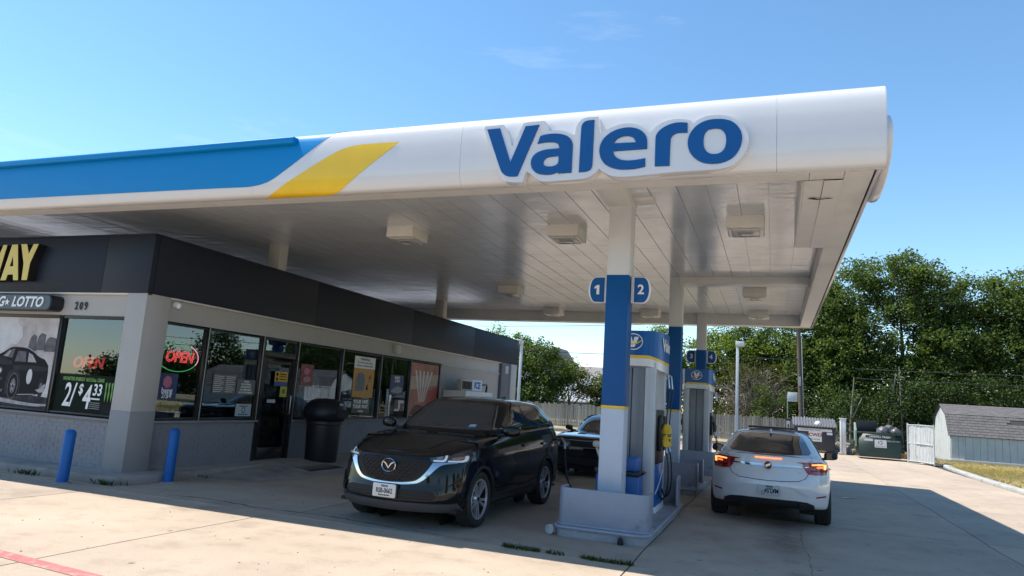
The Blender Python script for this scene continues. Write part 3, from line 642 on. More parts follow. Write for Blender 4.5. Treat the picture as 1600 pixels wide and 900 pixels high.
NM=thing('house_number','black numerals 209 on the pale header beside the dark sign box','number',(-11.38,8.79,2.74))
for i,ch in enumerate('209'): place(text_me(ch,.2,.012,.002,sx=.72),'numeral',M_text_k,NM,plane_mtx((-11.50+i*.115,8.788,2.82),*FRONT),world=True)
# ---- window posters and neon
def poster(name,label,cat,origin,w,h,base,axes,mcol):
    """flat printed sheet, origin = lower left corner"""
    r,u=Vector(axes[0]),Vector(axes[1]); t=thing(name,label,cat,origin)
    me=MB().box(0,w,0,h,-.003,0).mesh('sheet',base)
    place(me,'sheet',base,t,plane_mtx((0,0,0),r,u)); return t,(r,u)
def pshape(t,ax,loops,m,name='print',d=.0015):
    return place(fill2d(loops,d),name,m,t,plane_mtx((0,0,0),*ax))
def ptext(t,ax,s,x,y,size,m,bold=.0,shear=0,sx=1.0,align='CENTER',name='print'):
    return place(text_me(s,size,.0015,bold,shear,align,sx),name,m,t,plane_mtx(Vector(ax[0])*x+Vector(ax[1])*y,*ax))
def ell(cx,cy,a,b,n=20): return [(cx+a*math.cos(t),cy+b*math.sin(t)) for t in np.linspace(0,2*PI,n,endpoint=False)]
g1=mat('print_grey_light',(.55,.53,.52),.5); g2=mat('print_grey_mid',(.22,.21,.22),.5); g3=mat('print_black',(.014,.014,.016),.7,spec=.15); g4=mat('print_white',(.62,.60,.60),.5)
PY=8.828
t,ax=poster('window_poster','large black and white photo poster of a race car in the front window','poster',(-13.58,PY,1.0),1.71,1.6,mat('print_smoke_pale',(.40,.35,.34),.8,spec=.1,var=.35,vscale=2.2,stain=(.62,.60,.59),stscale=1.4,stmin=.40,stmax=.62),FRONT,None)
gs=mat('print_smoke_white',(.58,.57,.57),.8,spec=.1,var=.12,vscale=4); gd=mat('print_charcoal',(.035,.034,.037),.7,spec=.15,var=.5,vscale=7); gm_=mat('print_mid',(.13,.125,.13),.7,spec=.15,var=.4,vscale=8); gl=mat('print_glint',(.36,.35,.36),.7,spec=.15,var=.3,vscale=9)
pshape(t,ax,[[(0,0),(1.71,0),(1.71,.20),(.9,.24),(0,.22)]],mat('print_road',(.055,.052,.057),.8,spec=.1,var=.6,vscale=5))
pshape(t,ax,[smooth_poly([(0,1.6),(0,.95),(.35,.98),(.52,1.12),(.66,1.10),(.80,1.26),(.74,1.42),(.62,1.5),(.60,1.6)],30,3)],gs)
for x0,x1,z0,z1 in ((.98,1.2,1.0,1.30),(1.18,1.42,1.02,1.33),(1.40,1.7,1.0,1.27)): pshape(t,ax,[smooth_poly([(x0,z0),(x0+.02,z1-.06),(x0+.10,z1),(x1-.03,z1-.03),(x1,z0)],50,2)],gm_)
# car body in layers: floor pan, flank, bonnet, roof, glass, flares, wheels, stripes
pshape(t,ax,[smooth_poly([(0,.26),(0,.86),(.20,.90),(.34,.94),(.48,1.02),(.62,1.065),(.98,1.05),(1.16,.98),(1.30,.90),(1.46,.86),(1.57,.76),(1.60,.58),(1.58,.36),(1.48,.28),(1.34,.22),(.95,.20),(.7,.14),(.3,.16)],25,2)],g3,d=.0018)
pshape(t,ax,[smooth_poly([(0,.86),(.20,.88),(.42,.86),(.62,.80),(.64,.74),(.45,.72),(.2,.76),(0,.76)],25,2)],gd,d=.0024)
pshape(t,ax,[smooth_poly([(.66,.72),(.84,.74),(1.30,.74),(1.56,.72),(1.56,.66),(1.2,.64),(.9,.64),(.7,.66)],25,2)],gd,d=.0024)
pshape(t,ax,[[(.36,.885),(.50,1.00),(.66,1.03),(.62,.86)]],gm_,d=.0028); pshape(t,ax,[[(.40,.89),(.52,.985),(.57,.99),(.50,.88)]],gl,d=.0032)
pshape(t,ax,[[(.70,.80),(.75,.99),(.96,.985),(.99,.80)]],gm_,d=.0028); pshape(t,ax,[[(1.04,.80),(1.03,.97),(1.14,.93),(1.26,.80)]],gl,d=.0028)
pshape(t,ax,[[(.46,1.035),(.62,1.075),(.99,1.062),(1.17,.988),(1.16,.978),(.98,1.05),(.62,1.062),(.47,1.022)]],gl,d=.0028)
pshape(t,ax,[smooth_poly([(.56,.20),(.53,.44),(.60,.62),(.74,.68),(.88,.62),(.95,.42),(.94,.22)],30,2)],gd,d=.0030)
pshape(t,ax,[ell(.75,.36,.135,.235)],g3,d=.0034); pshape(t,ax,[ell(.75,.36,.135,.235),ell(.75,.36,.120,.215)],gm_,d=.0037); pshape(t,ax,[ell(.755,.36,.07,.135)],gm_,d=.0038)
for a0 in range(5): 
    a=a0*2*PI/5+.3; pshape(t,ax,[[(.755+.018*math.cos(a+1.57),.36+.03*math.sin(a+1.57)),(.755+.075*math.cos(a),.36+.14*math.sin(a)),(.755-.018*math.cos(a+1.57),.36-.03*math.sin(a+1.57))]],gl,d=.0042)
pshape(t,ax,[ell(1.47,.36,.075,.17)],gd,d=.0034); pshape(t,ax,[ell(1.47,.36,.04,.09)],gm_,d=.0038)
pshape(t,ax,[ell(1.14,.545,.07,.135)],gs,d=.0034); ptext(t,ax,'43',1.14,.545,.15,g3,.006)
for cx in (.10,.36): pshape(t,ax,[ell(cx,.62,.055,.065)],gm_,d=.003); pshape(t,ax,[ell(cx,.62,.032,.038)],gs,d=.0034)
pshape(t,ax,[[(.0,.54),(.46,.50),(.47,.44),(.0,.46)]],gd,d=.003)
for q in range(4): pshape(t,ax,[[(.02,.525-q*.018),(.44,.495-q*.014),(.44,.49-q*.014),(.02,.518-q*.018)]],gm_,d=.0034)
pshape(t,ax,[[(0,.34),(.42,.28),(.50,.30),(.50,.25),(.40,.22),(0,.28)]],gm_,d=.003); pshape(t,ax,[[(0,.315),(.42,.257),(.42,.25),(0,.305)]],gl,d=.0034)
pshape(t,ax,[[(.90,.225),(1.34,.25),(1.34,.235),(.90,.208)]],gl,d=.0030); pshape(t,ax,[smooth_poly([(1.34,.32),(1.46,.27),(1.56,.30),(1.58,.44),(1.50,.40),(1.44,.34)],40,2)],gl,d=.0044)
pshape(t,ax,[smooth_poly([(0,.10),(.7,.05),(1.4,.03),(1.7,.06),(1.7,.09),(1.2,.08),(.5,.14),(0,.16)],30,2)],gl,d=.0022)
t,ax=poster('window_poster','dark green price poster with large white 2/$4.33 below the neon sign','poster',(-11.76,PY,1.0),1.46,.64,mat('print_dark_green',(.010,.017,.012),.8,spec=.1,var=.3,vscale=4),FRONT,None)
GR=mat('print_green',(.16,.36,.06),.5)
ptext(t,ax,'MONSTER ENERGY 16/15.5oz. CANS',.66,.56,.085,GR,.002,sx=.72)
ptext(t,ax,'2/',.36,.27,.56,M_text_w,.008,.15,sx=.62); ptext(t,ax,'$',.63,.39,.24,M_text_w,.005,.1,sx=.8); ptext(t,ax,'4',.79,.25,.56,M_text_w,.010,.12,sx=.66); ptext(t,ax,'33',1.02,.39,.27,M_text_w,.005,.1,sx=.8)
pshape(t,ax,[[(.90,.235),(1.10,.235),(1.10,.26),(.90,.26)]],M_text_w)
for i in range(4): pshape(t,ax,[[(.88,.08+i*.032),(1.12,.08+i*.032),(1.12,.092+i*.032),(.88,.092+i*.032)]],g2)
for cx in (1.21,1.28,1.35): pshape(t,ax,[[(cx-.02,.52),(cx+.018,.54),(cx+.012,.40),(cx+.022,.36),(cx+.002,.20),(cx-.012,.30),(cx-.006,.40)]],GR)
pshape(t,ax,[rrect(1.15,1.40,.02,.18,.04)],g3,d=.002); ptext(t,ax,'MONSTER',1.275,.14,.05,M_text_w,.001)
M_neon=mat('neon_red',(.6,.03,.03),.4,emit=(1.0,.10,.09),estr=.5); M_neong=mat('neon_green',(.02,.3,.08),.4,emit=(.1,.8,.25),estr=.2); M_neonp=mat('neon_pink',(.5,.2,.25),.4,emit=(1.0,.4,.5),estr=.5)
ne=thing('neon_sign','dim red neon OPEN letters above the green price poster in the front window','neon sign',(-11.10,PY+.06,1.845))
place(text_me('OPEN',.26,0,0,.18,sx=1.08,tube=.008),'neon_letters',mat('neon_red_dim',(.5,.03,.03),.4,emit=(1.0,.09,.08),estr=.4),ne,plane_mtx((0,-.03,0),*FRONT))
ne=thing('neon_sign','bright red neon OPEN letters inside a green and pink oval in the side window','neon sign',(-9.96,9.66,2.05))
place(text_me('OPEN',.27,0,0,.18,sx=.9,tube=.0055),'neon_letters',M_neon,ne,plane_mtx((.045,0.02,0),*SIDE))
P=[(0.04,.46*math.cos(a),.25*math.sin(a)) for a in np.linspace(-2.6,-.55,24)]; m=MB(); m.tube(P,.007,6); m.build('neon_oval',M_neong,ne)
P=[(0.04,.46*math.cos(a),.25*math.sin(a)) for a in np.linspace(-.5,1.0,18)]; m=MB(); m.tube(P,.007,6); m.build('neon_oval',M_neonp,ne)
P=[(0.04,.46*math.cos(a),.25*math.sin(a)) for a in np.linspace(1.05,3.6,24)]; m=MB(); m.tube(P,.007,6); m.build('neon_oval',M_neong,ne)
SXp=-9.915
def sp(name,label,cat,y0,z0,w,h,base): return poster(name,label,cat,(SXp,y0,z0),w,h,base,SIDE,None)
BL=mat('print_blue',(.03,.07,.22),.5); OR=mat('print_orange',(.50,.26,.05),.5,var=.1); NV=mat('print_navy',(.02,.04,.12),.5,var=.3)
t,ax=sp('window_poster','small dark blue drink poster with white price under the oval neon','poster',9.29,1.32,.42,.44,NV)
ptext(t,ax,'bang',.21,.14,.13,M_text_w,.002); ptext(t,ax,'2/$4',.21,.05,.12,M_text_w,.001); pshape(t,ax,[ell(.2,.29,.1,.11,7)],mat('print_pink',(.45,.13,.2),.5))
t,ax=sp('window_sticker','small white accessibility notice at the bottom of the second side window','sticker',11.24,1.02,.44,.24,mat('print_pale_blue',(.35,.42,.46),.5))
pshape(t,ax,[ell(.22,.12,.05,.06),ell(.22,.12,.035,.045)],g3); pshape(t,ax,[[(.1,.19),(.34,.19),(.34,.205),(.1,.205)]],g3); pshape(t,ax,[[(.08,.03),(.36,.03),(.36,.045),(.08,.045)]],g3)
t,ax=sp('window_poster','grey notices with rows of small white print in the second side window','poster',10.55,1.45,.62,.36,mat('print_smoke',(.10,.11,.115),.4))
for i in range(9):
    for x0,x1 in ((.03,.28),(.34,.58)): pshape(t,ax,[[(x0,.03+i*.036),(x1-.05*(i%3==0),.03+i*.036),(x1-.05*(i%3==0),.042+i*.036),(x0,.042+i*.036)]],g1)
t,ax=sp('window_poster','white lettered warning decal beside the door in the second side window','decal',11.2,1.44,.52,.30,mat('print_smoke',(.10,.11,.115),.4))
for i,(s) in enumerate(('NOTICE','NO LOITERING','NO SOLICITING','NO TRESPASSING','OR ON THE PREMISES')): ptext(t,ax,s,.26,.26-i*.054,.05,M_text_w,.001,sx=.8)
t,ax=sp('door_sticker','yellow age warning sign with blue strip on the store door','sticker',12.24,1.66,.42,.30,BL)
t.location.x=-9.87
pshape(t,ax,[[(0,.09),(.42,.09),(.42,.30),(0,.30)]],mat('print_amber',(.55,.33,.04),.5)); pshape(t,ax,[ell(.07,.24,.04,.04,10)],mat('print_red',(.45,.04,.03),.5)); pshape(t,ax,[ell(.07,.14,.04,.035,10)],mat('print_red',(.45,.04,.03),.5)); 
for i in range(3): pshape(t,ax,[[(.15,.13+i*.055),(.38,.13+i*.055),(.38,.15+i*.055),(.15,.15+i*.055)]],mat('print_brown',(.30,.10,.02),.5))
t,ax=sp('door_sticker','small yellow green square sticker in the middle of the store door','sticker',12.46,1.43,.22,.22,mat('print_lime',(.38,.38,.06),.5)); t.location.x=-9.87
pshape(t,ax,[ell(.11,.12,.05,.055)],mat('print_olive',(.12,.14,.03),.5))
t,ax=sp('door_sticker','small pale blue sticker low on the left of the store door','sticker',12.08,1.30,.26,.07,mat('print_pale_blue',(.35,.42,.46),.5)); t.location.x=-9.87
t,ax=sp('window_poster','narrow dark red poster in the window right of the door','poster',13.15,1.70,.46,.48,mat('print_maroon',(.20,.06,.06),.5,var=.5,vscale=9))
pshape(t,ax,[ell(.22,.32,.11,.08,9)],mat('print_pink',(.45,.13,.2),.5)); pshape(t,ax,[ell(.25,.14,.14,.07,8)],mat('print_pinkgrey',(.34,.2,.2),.5))
t,ax=sp('window_poster','tall orange yellow vape poster with white warning block on top','poster',15.27,1.49,.98,1.04,OR)
pshape(t,ax,[[(0,.74),(.98,.74),(.98,1.04),(0,1.04)]],M_text_w)
ptext(t,ax,'WARNING:',.49,.97,.09,g3,.003); ptext(t,ax,'This product contains nicotine.',.49,.89,.072,g3,.002,sx=.8); ptext(t,ax,'Nicotine is an addictive chemical.',.49,.81,.072,g3,.002,sx=.8)
pshape(t,ax,[smooth_poly([(.12,.16),(.12,.5),(.2,.62),(.36,.64),(.5,.6),(.56,.5),(.55,.22),(.45,.16)],50,1)],mat('print_greyblue',(.14,.15,.17),.5,var=.3,vscale=9)); pshape(t,ax,[ell(.78,.52,.07,.07)],mat('print_brown',(.30,.10,.02),.5)); pshape(t,ax,[[(.62,.2),(.66,.34),(.7,.34),(.72,.2)]],g3); ptext(t,ax,'vapor',.78,.42,.07,mat('print_brown',(.30,.10,.02),.5))
t,ax=sp('window_decal','white YOUR VAPE YOUR WAY lettering below the orange poster','decal',15.33,1.10,.82,.36,mat('print_smoke_dark',(.03,.03,.032),.4))
ptext(t,ax,'YOUR VAPE.',.41,.28,.13,M_text_w,.004); ptext(t,ax,'YOUR WAY.',.41,.16,.13,M_text_w,.004); ptext(t,ax,'vuse',.41,.05,.09,M_text_w,.002,sx=1.5)
t,ax=sp('window_poster','blue poster with white heading in the window left of the red poster','poster',17.12,1.60,.74,.56,NV)
ptext(t,ax,'ENJOY',.37,.48,.1,M_text_w,.003); ptext(t,ax,'A SUB',.37,.39,.1,M_text_w,.003); pshape(t,ax,[smooth_poly([(.05,.1),(.2,.2),(.5,.26),(.7,.2),(.66,.08),(.3,.04)],50,1)],mat('print_food',(.22,.23,.24),.5,var=.5,vscale=16))
t,ax=sp('window_notice','white taped notices low in the window left of the red poster','notice',17.45,1.16,.5,.30,mat('print_smoke_dark',(.03,.03,.032),.4))
for q in ((.2,.5,.22,.30),(.22,.32,.06,.22),(.0,.28,.0,.06)): pshape(t,ax,[[(q[0],q[2]),(q[1],q[2]),(q[1],q[3]),(q[0],q[3])]],g1)
t,ax=sp('window_poster','large reddish poster with white rays in the last side window','poster',18.25,1.02,1.8,1.56,mat('print_rust',(.36,.14,.09),.5,var=.35,vscale=2.5))
pshape(t,ax,[[(0,.75),(1.8,.95),(1.8,1.28),(0,1.15)]],mat('print_tan',(.42,.30,.22),.5,var=.2,vscale=4)); pshape(t,ax,[[(1.1,.3),(1.8,.3),(1.8,.9),(1.1,.75)]],mat('print_red2',(.36,.07,.05),.5))
for i in range(5): pshape(t,ax,[[(.62+i*.07,.42),(.66+i*.07,.42),(.36+i*.26,1.34),(.26+i*.26,1.34)]],g1,d=.002)
pshape(t,ax,[smooth_poly([(.1,.05),(.3,.3),(.6,.36),(.9,.28),(1.3,.3),(1.4,.1),(.8,.02)],60,1)],mat('print_darkred',(.10,.03,.03),.5,var=.5,vscale=12))
# ---- things inside, seen through the glass
SHELF=mat('shelf_metal',(.20,.20,.20),.5); GOODS=[mat('goods_%d'%i,c,.5) for i,c in enumerate(((.35,.08,.05),(.08,.16,.35),(.4,.32,.06),(.3,.3,.3),(.08,.25,.10)))]
def shelf(x,y,ln,label):
    t=thing('store_shelf',label,'shelf',(x,y,.14),0,'goods shelves inside the store')
    m=MB(); m.box(-.3,.3,0,ln,0,.1); m.box(-.02,.02,0,ln,.1,1.45); m.build('frame',SHELF,t)
    for z in (.45,.8,1.15): m=MB(); m.box(-.3,.3,0,ln,z,z+.02); m.build('shelf_board',SHELF,t)
    rr=random.Random(int(y*10))
    for k,mt in enumerate(GOODS):
        m=MB()
        for z in (.1,.47,.82,1.17):
            for i in range(3):
                u=rr.uniform(0,ln-.2); m.box(.03,.26,u,u+.16,z,z+rr.uniform(.12,.28))
        stuff(m.build('goods',mt,t))
shelf(-12.2,9.8,2.2,'goods shelf just inside the corner window'); shelf(-12.4,14.2,2.6,'goods shelf inside behind the window right of the door'); shelf(-13.6,17.6,2.4,'goods shelf inside behind the blue poster')
m=MB()
for i in range(9):
    a0=13.95+i*.075
    m.tube([(-10.5+.05*math.sin(i*2.1),a0-.12,.95),(-10.46+.03*math.cos(i),a0-.03,1.5),(-10.5+.03*math.sin(i),a0+.02*math.cos(i*3),2.02-.1*abs(i-4)/4)],[.11,.09,.05],7)
tag(m.build('draped_cover',mat('silver_cover',(.50,.52,.52),.4,var=.3,vscale=9)),'crumpled silvery cover hanging inside the window right of the door','cover')
m=MB(); m.box(-10.55,-10.15,16.72,17.12,.14,1.72)
for i in range(6): m.box(-10.15,-10.14,16.75+i*.06,16.78+i*.06,.9,1.66)
tag(m.build('cooler',mat('cooler_white',(.50,.52,.52),.4),bevel=.02),'white upright cooler standing inside the window beside the blue poster','cooler')
# ---- things outside the store
tr=thing('trash_can','large black trash can with a domed lid beside the store door','trash can',(-9.30,13.35,.06))
m=MB(); m.lathe([(.0,0),(.33,0),(.345,.05),(.37,.82),(.39,.84),(.39,.90),(.36,.91),(0,.91)],n=28); m.build('body',M_black,tr)
m=MB(); m.lathe([(.36,.90),(.42,.92),(.46,.98),(.475,1.05),(.46,1.16),(.42,1.25),(.34,1.33),(.22,1.38),(0,1.395)],n=28); ld=m.build('lid',mat('lid_plastic',(.010,.012,.018),.4,spec=.35),tr)
m=MB(); m.box(.36,.47,-.20,.20,1.0,1.17); m.build('flap',M_dark,ld)
m=MB(); m.box(.395,.41,-.06,.06,1.24,1.30); m.build('sticker',mat('print_pale_blue',(.35,.42,.46),.5),ld)
m=MB(); m.box(-9.35,-8.55,11.95,13.1,.06,.075); 
for i in range(12): m.box(-9.33,-8.57,11.99+i*.092,12.03+i*.092,.075,.081)
o=m.build('door_mat',mat('mat_rubber',(.025,.024,.024),.9)); tag(o,'dark ribbed rubber mat in front of the store door','mat'); o.rotation_euler=(0,rad(4.5),0); o.location=(0,0,-.70)
IC=thing('ice_chest','white ice merchandiser against the store side wall behind the black car','ice chest',(-9.45,21.4,.05))
m=MB(); m.box(-9.86,-9.05,20.35,22.6,.06,1.86); m.build('cabinet',M_white,IC,world=True,bevel=.03)
for y in (20.45,21.5): m=MB(); m.box(-9.05,-9.01,y,y+1.0,.35,1.70); m.build('door',M_white,IC,world=True,bevel=.01)
m=MB(); m.box(-9.42,-9.25,20.40,21.28,1.86,2.22); m.build('compressor_box',mat('ivory',(.42,.41,.39),.5),IC,world=True,bevel=.01)
for i in range(7): m=MB(); m.box(-9.25,-9.235,20.46+i*.11,20.52+i*.11,1.92,2.17); m.build('grille_slat',M_dark,IC,world=True)
m=MB(); m.box(-9.36,-9.27,21.32,22.12,1.88,2.24); sg=m.build('sign_panel',mat('ice_sign',(.62,.70,.78),.4),IC,world=True,bevel=.01)
place(text_me('ICE',.30,.006,.012,sx=1.2),'lettering',mat('ice_blue',(.03,.16,.50),.4),sg,plane_mtx((-9.268,21.72,2.06),*SIDE),world=True)
m=MB(); m.tube([(-9.3,22.12,2.1),(-9.3,22.6,2.12),(-9.35,22.75,2.06),(-9.38,22.78,1.86)],.035,8); m.build('pipe',M_black,IC,world=True)
M_boll=mat('bollard_blue',(.004,.10,.36),.45,spec=.3,var=.12,vscale=5,stain=(.01,.07,.25),stscale=4,stmin=.6,stmax=.75)
for x,y,h,tl,l in ((-10.15,7.98,.80,.05,'blue steel bollard standing before the price poster window'),(-9.24,9.13,.86,.03,'blue steel bollard right of the store corner pier')):
    b=thing('bollard',l,'bollard',(x,y,0),0,'blue bollards by the store')
    m=MB(); m.lathe([(0,-.01),(.082,-.01),(.082,h-.05),(.075,h-.02),(.05,h),(0,h+.01)],n=20); o=m.build('post',M_boll,b); o.rotation_euler=(0,tl*.5,0)
    m=MB(); m.lathe([(.08,0),(.13,.0),(.12,.012),(.082,.02)],n=20); m.build('footing',M_walk,b)
# ------------------------------------------------------------------ pump islands
M_isl=mat('island_concrete',(.30,.30,.32),.75,var=.15,vscale=3,bump=.3,bscale=50,stain=(.18,.175,.17),stscale=2.5,stmin=.5,stmax=.75)
def rpoly(x0,x1,y0,y1,r,n=5):
    P=[]
    for cx,cy,a in ((x1-r,y0+r,-PI/2),(x1-r,y1-r,0),(x0+r,y1-r,PI/2),(x0+r,y0+r,PI)):
        P+=[(cx+r*math.cos(a+PI/2*i/n),cy+r*math.sin(a+PI/2*i/n)) for i in range(n+1)]
    return P
def island(y0,y1,label):
    t=thing('pump_island',label,'island',(-2.07,(y0+y1)/2,0),0,'raised concrete pump islands')
    m=MB(); m.prism(rpoly(-2.66,-1.47,y0,y1,.14),-.01,.125); m.build('slab',M_isl,t,world=True,bevel=.018)
    m=MB(); 
    R=rpoly(-2.675,-1.455,y0-.015,y1+.015,.15); R.append(R[0])
    m.tube([(p[0],p[1],.118) for p in R],.022,6,caps=False); m.build('steel_edge',M_guard,t,world=True)
    return t
island(9.08,12.75,'concrete island under the front column and nearest pump')
island(15.1,17.1,'short concrete island under the plain second column'); island(20.1,24.6,'farthest concrete island under the second pump')
def guard(yc,face,label,h=.60,depth=.42,x0=-2.655,x1=-1.475):
    """U shaped steel crash guard; face=-1 closed towards the camera"""
    t=thing('crash_guard',label,'guard',(-2.07,yc,.125),0,'grey steel crash guards on the islands')
    hw=(x1-x0)/2; r=.10; th=.035
    def U(o):
        P=[(-hw+o,depth)]
        P+=[(-hw+o+(r-o)*(1-math.cos(a)) if True else 0, (r-o)*(1-math.sin(a))+o) for a in np.linspace(0,PI/2,7)]
        P+=[(hw-o-(r-o)*(1-math.sin(a)),(r-o)*(1-math.cos(a))+o) for a in np.linspace(0,PI/2,7)]
        P.append((hw-o,depth)); return P
    A=U(0); B=U(th)
    if face>0: A=[(p[0],-p[1]) for p in A]; B=[(p[0],-p[1]) for p in B]
    n=len(A); m=MB(); z0,z1=0,h-.125
    vs=[(p[0],p[1],z0) for p in A]+[(p[0],p[1],z1) for p in A]+[(p[0],p[1],z0) for p in B]+[(p[0],p[1],z1) for p in B]
    fs=[]
    for i in range(n-1):
        fs+=[(i,i+1,n+i+1,n+i),(2*n+i,3*n+i,3*n+i+1,2*n+i+1),(n+i,n+i+1,3*n+i+1,3*n+i),(i,2*n+i,2*n+i+1,i+1)]
    fs+=[(0,n,3*n,2*n),(n-1,3*n-1,4*n-1,2*n-1)]
    m.add(vs,fs); m.build('plate',M_guard,t,bevel=.006)
    m=MB(); m.tube([(p[0],p[1],.012) for p in [(q[0]*1.012,q[1]-.008) for q in A]],.016,6); m.build('weld_rail',M_guard,t)
    return t
guard(9.2,-1,'large grey crash guard in front of the nearest column'); guard(12.62,1,'grey crash guard at the back of the nearest pump')
guard(15.25,-1,'grey crash guard before the plain second column',.62,.3,-2.64,-1.45); guard(16.95,1,'grey crash guard behind the plain second column',.62,.3,-2.64,-1.47); guard(20.3,-1,'farthest grey crash guard before the second pump',.62,.4,-2.66,-1.49)
# ---- dispensers
M_disp=mat('pump_grey',(.50,.515,.55),.35,var=.04,metal=.0,coat=.1); M_dispp=mat('pump_recess',(.19,.20,.225),.3,var=.05)
M_dblue=mat('pump_blue',(.004,.105,.36),.35,spec=.3,coat=.1,var=.05); M_hose=mat('hose_rubber',(.012,.012,.013),.5); M_bag=mat('yellow_bag',(.62,.40,.02),.55,var=.12,vscale=12)
VP=[(.30,-.62),(.40,-.60),(.47,-.50),(.535,-.25),(.55,0),(.535,.25),(.47,.50),(.40,.60),(.30,.62)]
VP=VP+[(-p[0],p[1]) for p in VP[::-1]]
PW=.82
def dispenser(y,label,bag):
    t=thing('fuel_pump',label,'fuel pump',(-2.07,y,.125),0,'fuel pumps under the canopy')
    # base cabinet, corner posts and recessed end panels
    m=MB(); m.box(-.36,.36,-.52,.52,0,2.28); m.build('cabinet',M_dispp,t,bevel=.01)
    for sx in (-1,1):
        for sy in (-1,1):
            m=MB(); x0,x1=sorted((sx*.24,sx*.44)); y0,y1=sorted((sy*.40,sy*.60)); m.box(x0,x1,y0,y1,0,2.28); m.build('corner_post',M_disp,t,bevel=.025)
    for sy in (-1,1):
        m=MB(); y0,y1=sorted((sy*.52,sy*.56)); m.box(-.235,.0-.02,y0,y1,.05,2.26); m.build('end_panel',M_dispp,t,bevel=.008); m=MB(); m.box(.0,.235,y0,y1,.05,2.26); m.build('end_panel',M_dispp,t,bevel=.008)
    for sx in (-1,1):
        x0,x1=sorted((sx*.36,sx*.41)); m=MB(); m.box(x0,x1,-.40,.40,1.55,2.26); m.build('upper_panel',M_disp,t,bevel=.01)
        x0,x1=sorted((sx*.36,sx*.455)); m=MB(); m.box(x0,x1,-.39,.39,.72,1.55); m.build('control_panel',M_black,t,bevel=.012)
        m=MB(); x0,x1=sorted((sx*.45,sx*.462)); m.box(x0,x1,-.26,.10,1.28,1.48); m.build('display',mat('screen_dark',(.02,.025,.03),.08),t,bevel=.004)
        for k in range(3): m=MB(); m.box(x0,x1,-.28+k*.16,-.16+k*.16,1.12,1.22); m.build('grade_button',[M_yellow,M_dblue,M_white][k],t,bevel=.004)
        x0,x1=sorted((sx*.36,sx*.45)); m=MB(); m.box(x0,x1,-.39,.39,.08,.72); lp=m.build('lower_panel',M_dblue,t,bevel=.012)
        sw=[(-.38,.30),(-.1,.38),(.2,.52),(.38,.66),(.38,.60),(.2,.47),(-.1,.34),(-.38,.27)]
        me=fill2d([smooth_poly(sw,40,2)],.004); place(me,'swoosh',M_text_w,lp,plane_mtx((sx*.4505,0,0),(0,sx,0),(0,0,1)))
        m=MB(); x0,x1=sorted((sx*.34,sx*.475)); m.box(x0,x1,-.43,.43,.0,.09); m.build('kick_plate',M_white,t,bevel=.01)
    # curved valance: blue, thin yellow line, white lower edge that dips towards the sides
    def ring(z0f,z1f,mt,name,off):
        m=MB(); n=len(VP); vs=[]
        def dip(p): return -.10*(abs(p[0])/.55)**2
        P=[(p[0]*(1+off),p[1]*(1+off)) for p in VP]
        vs=[(p[0],p[1],z0f+dip(q)) for p,q in zip(P,VP)]+[(p[0],p[1],z1f+(dip(q) if z1f<2.6 else 0)) for p,q in zip(P,VP)]
        m.add(vs,[(i,(i+1)%n,(i+1)%n+n,i+n) for i in range(n)],True); m.add(vs[:n],[tuple(range(n))]); m.add(vs[n:],[tuple(range(n))])
        return m.build(name,mt,t)
    v=ring(2.40,2.76,M_dblue,'valance',.0); ring(2.36,2.405,M_yellow,'yellow_band',.006); ring(2.24,2.365,M_white,'white_band',.003)
    for sy in (-1,1):
        ax=((-sy,0,0),(0,0,1)); o=Vector((0,sy*.622,2.585))
        lg=[ell(0,0,.185,.13,32),ell(0,0,.17,.115,32)]
        place(fill2d(lg,.004),'emblem_ring',M_text_w,v,plane_mtx(o,*ax))
        place(fill2d([[(-.10,.075),(-.035,.075),(-.005,-.01),(.02,.075),(.105,.075),(.025,-.085),(-.045,-.085)]],.004),'emblem_letter',M_text_w,v,plane_mtx(o,*ax))
        place(fill2d([smooth_poly([(-.168,-.02),(-.06,-.035),(.06,-.015),(.168,.03),(.168,.012),(.06,-.04),(-.06,-.055),(-.168,-.035)],30,1)],.006),'emblem_swoosh',M_yellow,v,plane_mtx(o,*ax))
    for sx in (-1,1):
        me=text_me('Valero',.27,.004,.008,sx=1.05)
        bm=bmesh.new(); bm.from_mesh(me)
        for vtx in bm.verts: vtx.co.z+= -(abs(vtx.co.x)**2)*.24
        bm.to_mesh(me); bm.free()
        place(me,'lettering',M_text_w,v,plane_mtx((sx*.552,0,2.56),(0,sx,0),(0,0,1)))
    for sx in (-1,1):
        for k in range(2): m=MB(); m.tube([(sx*.42,-.18+.36*k,2.2),(sx*.60,-.18+.36*k,2.1),(sx*.63,-.18+.36*k,1.9)],.016,8); m.build('hose_arm',M_steel,t)
